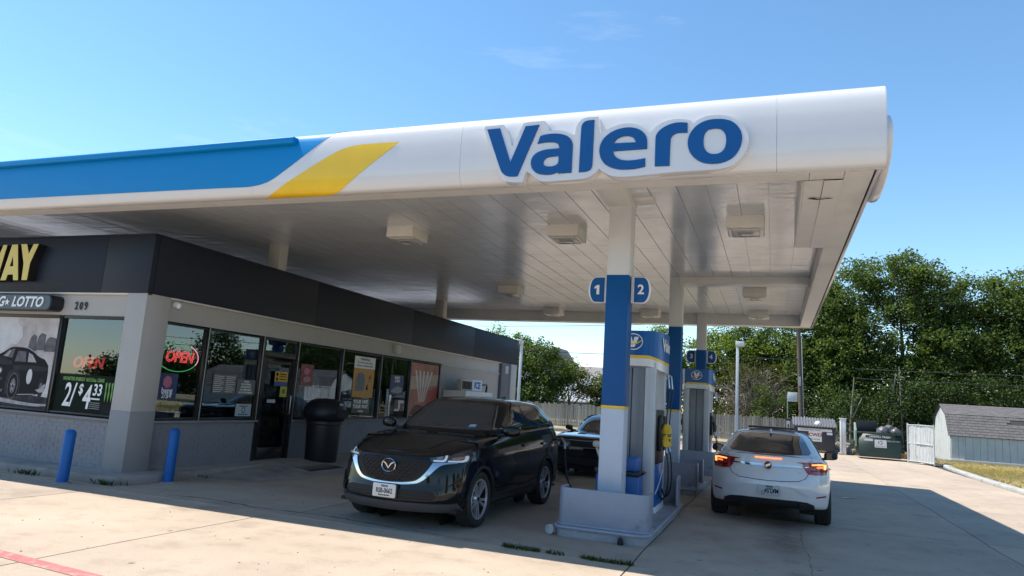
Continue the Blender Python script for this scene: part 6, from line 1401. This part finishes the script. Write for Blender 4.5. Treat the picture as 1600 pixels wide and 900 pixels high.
# shed
M_shed=mat('shed_boards',(.50,.525,.49),.7,var=.06,vscale=2,stain=(.30,.34,.33),stscale=1.2,stmin=.55,stmax=.8)
M_shin=mat('shingles',(.125,.118,.118),.9,var=.22,vscale=3,bump=.4,bscale=30)
M_tar=mat('bare_felt',(.05,.048,.048),.95)
SH=thing('shed','low pale blue board shed with a worn grey shingle barn roof on the right','shed',(11,42,0))
sx0,sx1,sy0,sy1=8.05,19.0,40.0,43.6; eave=1.38
i=0; x=sx0
while x<sx1-.01:
    m=MB(); m.box(x+.006,min(x+.30,sx1)-.006,sy0-.03,sy0+.02,.22,eave+.03); m.build('wall_board',M_shed,SH,world=True); x+=.30
m=MB(); m.box(sx0,sx1,sy0+.02,sy1,.22,eave); m.build('wall',M_shed,SH,world=True)
m=MB(); m.box(sx0-.05,sx1,sy0-.12,sy1,.0,.22); m.build('base_sill',mat('sill_pale',(.40,.40,.38),.8,var=.1),SH,world=True,bevel=.01)
prof=[(sy0-.10,eave-.04),(sy0+.55,2.36),(41.8,2.86),(sy1-.55,2.36),(sy1+.10,eave-.04)]
gb=[(sy0+.02,.22),(sy0+.02,eave),(sy0+.58,2.33),(41.8,2.82),(sy1-.58,2.33),(sy1-.02,eave),(sy1-.02,.22)]
m=MB(); m.prism(gb,sx0-.02,sx0+.03,axis='x'); m.build('gable_wall',M_shed,SH,world=True)
for k in range(10):
    y0=sy0+.02+k*.355
    top=lambda y: float(np.interp(y,[sy0,sy0+.55,41.8,sy1-.55,sy1],[eave,2.31,2.79,2.31,eave]))
    m=MB(); m.prism([(y0+.006,.22),(y0+.34,.22),(y0+.34,top(y0+.34)),(y0+.006,top(y0+.006))],sx0-.045,sx0-.02,axis='x'); m.build('gable_board',M_shed,SH,world=True)
def roofs(a,b,rows,nm):
    rr=random.Random(int(a[0]*7)); a=Vector((0,*a)); b=Vector((0,*b)); d=b-a; n=Vector((0,-d.z,d.y)).normalized(); L_=d.length
    m=MB(); m.add([(sx0-.12,a.y,a.z),(sx1,a.y,a.z),(sx1,b.y,b.z),(sx0-.12,b.y,b.z)],[(0,1,2,3)]); 
    m.add([(sx0-.12,a.y-n.y*.06,a.z-n.z*.06),(sx1,a.y-n.y*.06,a.z-n.z*.06),(sx1,b.y-n.y*.06,b.z-n.z*.06),(sx0-.12,b.y-n.y*.06,b.z-n.z*.06)],[(0,1,2,3)]); rf=m.build('roof',M_tar,SH,world=True)
    mm=MB(); dl=L_/rows
    for r in range(rows):
        x=sx0-.13-(.15 if r%2 else 0)
        while x<sx1-.3:
            x0=max(x,sx0-.13); w_=.30
            p0=a+d.normalized()*(r*dl-.02); p1=a+d.normalized()*((r+1)*dl+.02)
            if not (nm and 10.4<x<11.9 and r in rows_gap(x) ) :
                t=.018+rr.uniform(0,.006)
                A=[(x0+.005,p0.y+n.y*t,p0.z+n.z*t),(x+w_-.005,p0.y+n.y*t,p0.z+n.z*t),(x+w_-.005,p1.y+n.y*.006,p1.z+n.z*.006),(x0+.005,p1.y+n.y*.006,p1.z+n.z*.006)]
                B=[(A[0][0],p0.y,p0.z),(A[1][0],p0.y,p0.z)]
                if x+w_-x0>.05: mm.add(A+B,[(0,1,2,3),(4,5,1,0)])
            x+=w_
    return stuff(mm.build('shingles',M_shin,SH,world=True))
def rows_gap(x): return {6,5} if x<11.1 else {6}
roofs(prof[0],prof[1],8,True); roofs(prof[1],prof[2],8,False); roofs(prof[3],prof[2],8,False); roofs(prof[4],prof[3],8,False)
# far house beyond the fence
HO=thing('house','far grey house with white metal roof and dark gable, behind the fence','house',(-22,84,0))
M_hr=mat('metal_roof_white',(.30,.31,.32),.45,var=.05); M_hs=mat('house_shingle',(.20,.19,.19),.9,var=.15,vscale=2); M_hw=mat('house_wall',(.30,.32,.36),.7,var=.05)
def gableroof(x0,x1,y0,y1,z0,zr,axis,m1,w1,name):
    if axis=='y':
        xm=(x0+x1)/2; m=MB(); m.prism([(x0,z0),(x1,z0),(xm,zr)],y0+.3,y1,axis='y'); m.build('gable',w1,HO,world=True)
        for xa in (x0,x1):
            s=-1 if xa==x0 else 1
            m=MB(); m.add([(xa+s*.4,y0,z0-.35),(xa+s*.4,y1,z0-.35),(xm,y1,zr+.12),(xm,y0,zr+.12),(xa+s*.4,y0,z0-.5),(xa+s*.4,y1,z0-.5),(xm,y1,zr-.05),(xm,y0,zr-.05)],[(0,1,2,3),(4,7,6,5),(0,3,7,4),(0,4,5,1)]); m.build(name,m1,HO,world=True)
m=MB(); m.box(-31,-14.5,80,92,0,3.2); m.build('wall',M_hw,HO,world=True)
m=MB(); m.add([(-33,77,2.7),(-13.6,77,2.7),(-17.5,86,6.3),(-29,86,6.3),(-33,95,2.7),(-13.6,95,2.7)],[(0,1,2,3),(1,5,2),(5,4,3,2),(4,0,3),(0,4,5,1)]); m.build('roof',M_hs,HO,world=True)
gableroof(-26.6,-22.6,79.5,86,5.0,8.1,'y',M_hs,M_hw,'dormer_roof')
m=MB(); m.add([(-27,73,1.9),(-15.6,73,1.9),(-16.8,80,4.9),(-26,80,4.9),(-27,73,1.8),(-15.6,73,1.8)],[(0,1,2,3),(0,4,5,1)]); mr_=m.build('porch_roof',M_hr,HO,world=True)
for k in range(24):
    x=-26.8+k*.48; x2=-26+ (9.2)*k/23.; m=MB(); m.tube([(x,73,1.93),(x2,80,4.93)],.07,4); m.build('roof_rib',M_hr,mr_,world=True)
m=MB(); m.box(-25,-24.2,79.2,79.49,5.3,6.6); m.build('window',M_glassd,HO,world=True)
# houses across the street behind and to the right, seen only in reflections
M_tan=mat('house_tan',(.42,.34,.25),.8,var=.06)
def plain_house(x,y,wd,dp,label,rz):
    t=thing('house',label,'house',(x,y,0),rz)
    m=MB(); m.box(-wd/2,wd/2,0,dp,0,3.0); m.build('wall',M_tan,t)
    m=MB(); m.add([(-wd/2-.5,-.6,2.8),(wd/2+.5,-.6,2.8),(wd/2+.5,dp+.6,2.8),(-wd/2-.5,dp+.6,2.8),(-wd/2-.5,dp/2,5.4),(wd/2+.5,dp/2,5.4)],[(0,1,5,4),(3,4,5,2),(0,4,3),(1,2,5),(0,3,2,1)]); m.build('roof',M_hs,t)
    for k in (-.3,.0,.3): m=MB(); m.box(k*wd-.6,k*wd+.6,-.05,.02,1.0,2.2); f=m.build('window',M_white,t); m=MB(); m.box(k*wd-.52,k*wd+.52,-.07,-.05,1.06,2.14); m.build('pane',M_glassd,f)
plain_house(34,14,16,9,'tan single storey house across the dry grass on the right',-PI/2)
plain_house(14,-52,20,9,'tan house across the street behind the viewpoint',PI)
rr=random.Random(9); m=MB()
for i in range(160):
    x=rr.uniform(2.9,3.75); y=rr.uniform(40.6,42.5); s=rr.uniform(.04,.12); z=max(0,(y-40.6)*.28)+s*.4
    m.obox((x,y,z),s*1.5,s*1.2,s,Matrix.Rotation(rr.uniform(0,3),3,'Z')@Matrix.Rotation(rr.uniform(-.5,.5),3,'X'))
stuff(m.build('rubble',mat('rubble',(.33,.29,.24),.9,var=.3,vscale=4)))
# ------------------------------------------------------------------ trees and plants
def leaf_mat(name,dark,light,tr=.35):
    m=bpy.data.materials.new(name); m.use_nodes=True; n=m.node_tree; n.nodes.clear(); k=n.links.new
    o=n.nodes.new('ShaderNodeOutputMaterial'); at=n.nodes.new('ShaderNodeAttribute'); at.attribute_name='tint'
    r=n.nodes.new('ShaderNodeValToRGB'); r.color_ramp.elements[0].color=(*dark,1); r.color_ramp.elements[1].color=(*light,1); k(at.outputs['Fac'],r.inputs[0])
    d=n.nodes.new('ShaderNodeBsdfPrincipled'); d.inputs['Roughness'].default_value=.6; d.inputs['Specular IOR Level'].default_value=.22; k(r.outputs[0],d.inputs['Base Color'])
    t=n.nodes.new('ShaderNodeBsdfTranslucent'); mu=n.nodes.new('ShaderNodeMixRGB'); mu.blend_type='MULTIPLY'; mu.inputs[0].default_value=1; mu.inputs[2].default_value=(1.5,1.45,.55,1); k(r.outputs[0],mu.inputs[1]); k(mu.outputs[0],t.inputs[0])
    mx=n.nodes.new('ShaderNodeMixShader'); mx.inputs[0].default_value=tr; k(d.outputs[0],mx.inputs[1]); k(t.outputs[0],mx.inputs[2]); k(mx.outputs[0],o.inputs[0])
    return m
M_leaf=leaf_mat('leaves_green',(.028,.056,.017),(.135,.20,.05)); M_leafl=leaf_mat('leaves_light',(.05,.095,.02),(.19,.27,.05),.45); M_leafg=leaf_mat('leaves_olive',(.035,.045,.018),(.13,.14,.05)); M_leafd=leaf_mat('leaves_dark',(.016,.034,.012),(.07,.115,.03),.25)
M_bark=mat('bark',(.10,.08,.062),.9,var=.3,vscale=5,bump=.5,bscale=20); M_twig=mat('twig_grey',(.24,.20,.16),.9,var=.25,vscale=4)
def leaves_mesh(name,centers,radii,per,size,rng,mt,flat=.75):
    """many small leaf quads gathered in clumps; each clump has its own tint"""
    n=len(centers); N=n*per
    c=np.repeat(centers,per,0); r=np.repeat(radii,per)
    g=rng.normal(size=(N,3))*np.array([.55,.55,.55*flat]); p=c+g*r[:,None]
    nrm=rng.normal(size=(N,3)); nrm[:,2]=np.abs(nrm[:,2])+.35; nrm/=np.linalg.norm(nrm,axis=1)[:,None]
    a=np.cross(nrm,rng.normal(size=(N,3))); a/=np.linalg.norm(a,axis=1)[:,None]; b=np.cross(nrm,a)
    s=size*rng.uniform(.55,1.25,N)[:,None]
    fold=nrm*s*.18
    V=np.stack([p-a*s*.55,p-b*s*.33+fold,p+a*s*.55,p+b*s*.33+fold],1).reshape(-1,3)
    me=bpy.data.meshes.new(name); me.vertices.add(4*N); me.vertices.foreach_set('co',V.ravel().astype(np.float32))
    me.loops.add(4*N); me.loops.foreach_set('vertex_index',np.arange(4*N,dtype=np.int32))
    me.polygons.add(N); me.polygons.foreach_set('loop_start',np.arange(0,4*N,4,dtype=np.int32)); me.polygons.foreach_set('loop_total',np.full(N,4,dtype=np.int32))
    t=np.clip(np.repeat(rng.uniform(.1,.8,n),per)+rng.normal(size=N)*.16,0,1)
    at=me.attributes.new('tint','FLOAT','FACE'); at.data.foreach_set('value',t.astype(np.float32))
    me.materials.append(mt); me.update(calc_edges=True); me.validate(); return me
def crown_points(blobs,dens,rng):
    P=[];R=[]
    for (x,y,z,rx,ry,rz) in blobs:
        k=int(dens*(rx*ry+ry*rz+rx*rz)/3)
        d=rng.normal(size=(k,3)); d/=np.linalg.norm(d,axis=1)[:,None]
        rad_=rng.uniform(.35,1.02,k)**.6
        lump_=1+.16*np.sin(d[:,0]*5+x)+.14*np.sin(d[:,1]*6+y)+.13*np.sin(d[:,2]*7+z)
        q=d*rad_[:,None]*lump_[:,None]*np.array([rx,ry,rz])+np.array([x,y,z]); P.append(q); R.append(rng.uniform(.30,.70,k))
    return np.concatenate(P),np.concatenate(R)
def tree(name,label,cat,x,y,blobs,mt,dens=26,per=46,size=.195,trunk=.25,seed=1,group=None,bark=None,fork=1.6,limbs=True,rs=1.0,zmin=None):
    rng=np.random.default_rng(seed); t=thing(name,label,cat,(x,y,0),0,group)
    P,R=crown_points(blobs,dens,rng)
    if zmin is not None: P[:,2]=np.maximum(P[:,2],zmin+rng.uniform(0,.5,len(P)))
    link('crown',leaves_mesh('crown',P,R*rs,per,size,rng,mt),t)
    m=MB(); top=max(b[2] for b in blobs)
    m.tube([(0,0,-.1),(rng.normal()*.05,rng.normal()*.05,fork*.5),(0.05,0,fork)],[trunk*1.25,trunk,trunk*.9],9)
    if limbs:
        for b in blobs:
            e=Vector(b[:3]); s_=Vector((0.05,0,fork*rng.uniform(.75,1.0))); mid=s_.lerp(e,.5)+Vector((rng.normal()*.2,rng.normal()*.2,rng.normal()*.15+.2)); tr=trunk*.55
            m.tube(crom([s_,mid,e],5),[tr*(1-.8*i/10) for i in range(11)],7)
            for _ in range(5):
                a=mid.lerp(e,rng.uniform(0,1)); d=Vector(rng.normal(size=3)); d.z=abs(d.z)*.6; d.normalize(); q=a+d*min(b[3],b[5])*rng.uniform(.7,1.05); m.tube([a,a.lerp(q,.5)+Vector(rng.normal(size=3))*.08,q],[tr*.32,tr*.2,tr*.08],5)
    m.build('trunk',bark or M_bark,t); return t
# big tree mass at right (Y about 50 to 56)
G1='big leafy trees behind the shed and dumpsters'
tree('leafy_tree','tallest broad green tree right of the canopy, behind the dumpsters','tree',8.3,54.5,[(-.2,0,11.2,2.5,2.2,2.6),(-3.2,0,10.4,2.0,2,2.5),(2.1,.3,10.2,2.1,2.2,2.4),(-4.6,0,8.6,1.8,1.8,2.4),(-1.2,-1,7.2,3,2.5,2.4),(2.6,-.6,6.8,2.4,2.4,2.4),(-3.9,-.4,6.4,2.2,2,2.4),(.3,-1.6,4.6,3.2,2,1.9),(-3.4,-1.2,4.0,2.2,1.8,1.7)],M_leaf,seed=11,group=G1,dens=34,trunk=.34,fork=3.2)
tree('leafy_tree','broad green tree behind the shed roof, right of the tallest one','tree',14.2,56,[(0,0,10.4,2.4,2.2,2.2),(1.4,-.4,8.4,2.4,2.2,2.4),(-2.0,-.4,8.0,2.2,2.2,2.2),(2.6,0,8.4,2.4,2.2,2.3),(.2,-1.2,6.2,3.2,2.4,2.2),(-2.6,-1,4.6,2.4,2,2.0),(2.6,-1.2,4.6,2.6,2.2,2.0)],M_leaf,seed=12,group=G1,dens=34,trunk=.32,fork=3.0)
tree('leafy_tree','rightmost green tree at the edge of the photo behind the shed','tree',20.0,57,[(-.5,0,9.8,2.8,2.4,2.4),(-2.2,-.4,7.2,2.6,2.2,2.4),(2.4,-.6,7.4,2.6,2.4,2.6),(0,-1.2,4.6,3.6,2.4,2.2)],M_leaf,seed=13,group=G1,dens=34,trunk=.32,fork=3.0)
tree('leafy_tree','tall green tree just right of the utility pole, its left side cut by the canopy','tree',3.3,55.5,[(-.2,0,8.0,1.9,1.8,2.4),(-.9,-.4,5.6,2.0,1.9,2.2),(1.2,-.5,6.0,1.9,1.9,2.4),(0,-.8,3.6,2.4,1.8,1.9)],M_leaf,seed=14,group=G1,dens=34,trunk=.26,fork=2.8)
# dark understorey
tree('dark_shrub','dark evergreen undergrowth behind the green dumpster','shrub',5.6,46.4,[(-1.2,0,1.9,1.6,1.2,1.7),(1.0,0,2.2,1.6,1.2,1.9),(3.2,.2,2.2,1.8,1.2,1.9)],M_leafd,seed=21,dens=46,per=40,size=.14,trunk=.1,fork=.6)
tree('dark_shrub','dark undergrowth behind and left of the shed','shrub',9.6,46.6,[(-1.0,0,2.4,1.6,1.2,2.1),(1.6,.2,2.8,1.8,1.2,2.0),(4.4,.2,2.8,2.0,1.3,2.1),(7.6,.2,2.6,2.2,1.3,2.1)],M_leafd,seed=22,dens=44,per=40,size=.14,trunk=.1,fork=.6)
tree('dark_shrub','dark shrubs behind the navy dumpster and gate post','shrub',2.9,52.2,[(-1.0,0,2.0,1.4,1,1.6),(1.0,0,2.2,1.5,1,1.7),(2.6,0,2.0,1.4,1,1.6)],M_leafd,seed=23,dens=46,per=40,size=.14,trunk=.1,fork=.6)
# far wood closing the view behind the big trees
rng=np.random.default_rng(25); k=900; cx=rng.uniform(-4,46,k); cz=rng.uniform(0,1,k)**.8*6.6*(.75+.25*np.sin(cx*.55)); cy=61+rng.normal(size=k)*1.1
o=stuff(link('far_wood',leaves_mesh('far_wood',np.stack([cx,cy,cz],1),rng.uniform(.7,1.3,k),60,.30,rng,M_leafd)))
k=700; cx=rng.uniform(-130,30,k); cz=rng.uniform(0,1,k)**.8*5.0*(.8+.2*np.sin(cx*.4)); cy=-88+rng.normal(size=k)*1.5
o=stuff(link('far_wood',leaves_mesh('far_wood',np.stack([cx,cy,cz],1),rng.uniform(1.2,2.2,k),40,.7,rng,M_leafd)))
# slender pale trunks in the gloom
for i,(x,y,h,b) in enumerate(((4.1,45.4,4.2,.25),(6.1,46.0,4.6,.5),(6.9,46.2,5.0,-.1))):
    m=MB(); m.tube(crom([(0,0,-.1),(b*.2,0,h*.4),(b,0,h)],6),[.085-.005*k for k in range(13)],7); m.tube([(b*.2,0,h*.4),(b*.2+.6,.1,h*.72)],[.05,.02],6)
    o=m.build('young_trunk',M_twig,loc=(x,y,0)); tag(o,('slender pale forked trunk behind the gate post','slender pale leaning trunk behind the green dumpster','slender pale trunk behind the right end of the green dumpster')[i],'trunk','slender trunks among the undergrowth')
# twiggy, half bare thicket behind the fence between the pumps and the pole
G2='twiggy thickets behind the fence'
def thicket(x,y,w_,h,label,seed,leaf,dens,tw=170,lsize=.13):
    rng=np.random.default_rng(seed); t=thing('thicket',label,'thicket',(x,y,0),0,G2)
    m=MB()
    for i in range(tw):
        x0=rng.uniform(-w_,w_); p=Vector((x0*.6,rng.uniform(-.8,.8),rng.uniform(.1,.5)*h)); d=Vector((rng.normal()*.6,rng.normal()*.4,rng.uniform(.4,1.2))).normalized(); pts=[p]; L_=rng.uniform(.25,.5)*h
        for k in range(4): d=(d+Vector(rng.normal(size=3))*.28).normalized(); p=p+d*L_/4; pts.append(p.copy())
        m.tube(pts,[.022,.018,.014,.01,.006],4,caps=False)
        for k in (2,3):
            q=pts[k]; e=q+Vector((rng.normal()*.5,rng.normal()*.4,rng.normal()*.4))*.9; m.tube([q,q.lerp(e,.5)+Vector(rng.normal(size=3))*.1,e],[.010,.008,.005],3,caps=False)
    stuff(m.build('twigs',M_twig,t))
    bl=[(rng.uniform(-w_,w_)*.8,rng.uniform(-.6,.6),rng.uniform(.22,.86)*h,w_*.42,.9,h*.18) for _ in range(9)]
    P,R=crown_points(bl,dens,rng); link('foliage',leaves_mesh('foliage',P,R*.9,34,lsize,rng,leaf),t); return t
thicket(-1.2,53.5,2.6,6.3,'grey twiggy half bare thicket behind the fence between the pumps and the utility pole',31,M_leafg,22,300,.11)
thicket(.2,52.0,1.6,3.6,'low green leafy thicket at the foot of the utility pole',33,M_leaf,34,60)
tree('leafy_tree','light green tree rising behind the farthest column','tree',-4.2,56.5,[(0,0,6.2,2.0,1.8,1.9),(-1.6,0,4.4,1.7,1.5,1.7),(1.5,0,4.8,1.6,1.5,1.9),(3.4,.4,6.4,1.8,1.4,1.2),(0,0,2.6,2.4,1.5,1.6)],M_leafl,seed=32,group='light green trees behind the pumps',dens=34,trunk=.22,fork=2)
tree('leafy_tree','light green tree between the front column and the second pump','tree',-8.9,56.5,[(0,0,6.6,1.9,1.6,1.6),(-1.2,0,5.2,1.0,1.0,1.1),(1.4,0,4.6,1.6,1.5,1.8),(-1.0,0,2.9,1.5,1.3,1.4),(.9,0,2.4,1.6,1.3,1.3)],M_leafl,seed=34,group='light green trees behind the pumps',dens=32,trunk=.2,fork=2)
tree('leafy_shrub','round dark green shrub by the white roof, left of the front column','shrub',-12.3,56.0,[(0,0,2.9,1.35,1.2,1.35),(-.7,0,2.2,.9,.9,.9),(.7,0,1.8,1.1,1,1.2)],M_leaf,seed=35,dens=46,per=44,trunk=.12,fork=1)
tree('leafy_tree','green tree rising over the twiggy thicket left of the utility pole','tree',-.4,57.5,[(-1.6,0,7.0,1.7,1.5,1.6),(.6,0,7.4,1.7,1.5,1.7),(2.0,0,5.8,1.5,1.4,1.8),(-.2,0,4.6,2.6,1.5,1.8)],M_leaf,seed=36,dens=34,trunk=.22,fork=2)
# trees beyond the end of the store
tree('leafy_tree','yellow green tree standing over the far end of the store roof','tree',-21.6,54,[(0,0,6.0,1.6,1.4,1.5),(-2.2,0,5.6,1.6,1.4,1.3),(1.5,0,5.0,1.4,1.3,1.5),(.2,0,3.6,2.0,1.4,1.6),(2.1,0,6.2,.9,.8,.9)],M_leafl,seed=41,dens=30,group='trees past the far end of the store',trunk=.2,fork=2)
tree('leafy_tree','dense green tree behind the slim light pole past the store','tree',-17.6,53.5,[(0,0,5.2,1.7,1.5,1.4),(-1.4,0,3.9,1.6,1.4,1.6),(1.4,0,3.7,1.7,1.4,1.3),(.3,-.3,2.3,2.3,1.4,1.2),(-1.6,0,1.9,1.5,1.3,1.2)],M_leaf,seed=42,dens=36,group='trees past the far end of the store',trunk=.2,fork=1.5)
tree('leafy_tree','small twiggy pale tree leaning right of the dense tree past the store','tree',-15.6,55.5,[(-.6,0,4.7,1.0,.9,.8),(.6,0,4.0,1.2,1,.9),(1.4,0,2.8,1.2,1.0,.9)],M_leafg,seed=43,dens=26,group='trees past the far end of the store',trunk=.12,fork=1.6)
# trees all round the street side, seen in reflections
src=tree('leafy_tree','street tree opposite the lot, far right of the viewpoint','tree',38,2,[(0,0,7.6,2.6,2.6,2.2),(-2.2,0,5.4,2.4,2.2,2.2),(2.2,.3,5.6,2.4,2.2,2.2),(0,0,4.0,3,2.4,1.8)],M_leaf,seed=51,dens=20,per=34,size=.26,trunk=.3,fork=2.6,group='street trees behind and beside the viewpoint')
for i,(x,y,l) in enumerate(((40,20,'street tree beside the tan house on the right'),(37,30,'street tree just past the tan house on the right'),(44,42,'street tree farthest along the right side'),(46,10,'street tree behind the tan house on the right'),(34,-14,'street tree near the right corner of the street'),(28,-44,'street tree behind the viewpoint, right of the house'),(4,-50,'street tree behind the viewpoint, left of the house'),(-70,-95,'street tree far behind the viewpoint, opposite the store front'))):
    tree_copy(src,None,(x,y,0),i*1.3,l)
# weeds in the joint and at the kerb, dry grass on the verge
M_weed=leaf_mat('weed_green',(.025,.045,.012),(.085,.12,.03))
def blades(name,pts,h0,h1,wd,mt,seed):
    rng=np.random.default_rng(seed); N=len(pts); p=np.asarray(pts); a=rng.uniform(0,2*PI,N); h=rng.uniform(h0,h1,N); lean=rng.normal(size=(N,2))*.5
    dx=np.stack([np.cos(a),np.sin(a),np.zeros(N)],1)*wd; tip=np.stack([lean[:,0]*h,lean[:,1]*h,h],1); mid=np.stack([lean[:,0]*h*.3,lean[:,1]*h*.3,h*.6],1)
    V=np.stack([p-dx,p+dx,p+mid+dx*.7,p+tip,p+mid-dx*.7],1).reshape(-1,3)
    me=bpy.data.meshes.new(name); me.vertices.add(5*N); me.vertices.foreach_set('co',V.ravel().astype(np.float32)); me.loops.add(5*N); me.loops.foreach_set('vertex_index',np.arange(5*N,dtype=np.int32))
    me.polygons.add(N); me.polygons.foreach_set('loop_start',np.arange(0,5*N,5,dtype=np.int32)); me.polygons.foreach_set('loop_total',np.full(N,5,dtype=np.int32))
    at=me.attributes.new('tint','FLOAT','FACE'); at.data.foreach_set('value',rng.uniform(0,1,N).astype(np.float32)); me.materials.append(mt); me.update(calc_edges=True); return stuff(link(name,me))
pts=[]
for a,b,k,sp_ in ((-2.95,-2.5,260,.028),(-2.42,-2.2,70,.02),(-2.0,-1.42,360,.022)):
    for _ in range(k):
        x=random.uniform(a,b); f=math.sin(PI*(x-a)/(b-a)); pts.append((x+random.gauss(0,.01),8.0+.014*math.sin(x*2.1+1)+.02*math.sin(x*.63)+random.gauss(0,sp_*(.4+f)),0))
blades('weeds',pts,.015,.06,.005,M_weed,61)
pts=[]
for cx,cy,k in ((-11.35,8.24,30),(-11.2,8.25,16),(-9.6,8.27,50),(-9.42,8.40,20),(-9.3,9.9,20),(-13.0,8.24,20)):
    for _ in range(k): pts.append((cx+random.gauss(0,.09),cy+random.gauss(0,.03),.0))
blades('weeds',pts,.03,.11,.008,M_weed,62)
M_hay=leaf_mat('dry_grass',(.28,.235,.11),(.60,.51,.29),.3)
rng=np.random.default_rng(63); N=42000; y=rng.uniform(19,40,N); x=6.7+np.abs(rng.normal(size=N))*3.2+(y>34)*.3; pts=np.stack([x,y,np.full(N,.06)],1)
blades('dry_grass',pts,.03,.13,.013,M_hay,63)
# leaf litter under the trees behind the fence and around the dumpsters
rng=np.random.default_rng(64); N=2600; pts=np.stack([rng.uniform(2.7,7.6,N),40.9+np.abs(rng.normal(size=N))*1.8,np.full(N,.0)],1); blades('leaf_litter',pts,.03,.22,.03,leaf_mat('litter',(.08,.055,.03),(.30,.22,.12),.2),64)
# scattered grit and litter on the concrete
rng=random.Random(8); m=MB()
for i in range(420):
    x=rng.uniform(-12,6); y=rng.uniform(2.6,13)
    if -2.7<x<-1.4 and y>9: continue
    s=rng.uniform(.004,.011); m.obox((x,y,s*.3),s*1.6,s,s*.7,Matrix.Rotation(rng.uniform(0,3),3,'Z'))
stuff(m.build('grit',mat('grit',(.30,.25,.2),.9,var=.6,vscale=30)))
m=MB(); m.add([(1.42,17.7,.006),(1.62,17.66,.02),(1.66,17.8,.006),(1.5,17.86,.012)],[(0,1,2,3)]); m.add([(1.42,17.7,.003),(1.62,17.66,.017),(1.66,17.8,.003),(1.5,17.86,.009)],[(3,2,1,0)]); tag(m.build('litter_scrap',M_paper),'small white scrap of paper on the shaded concrete right of the white car','litter')
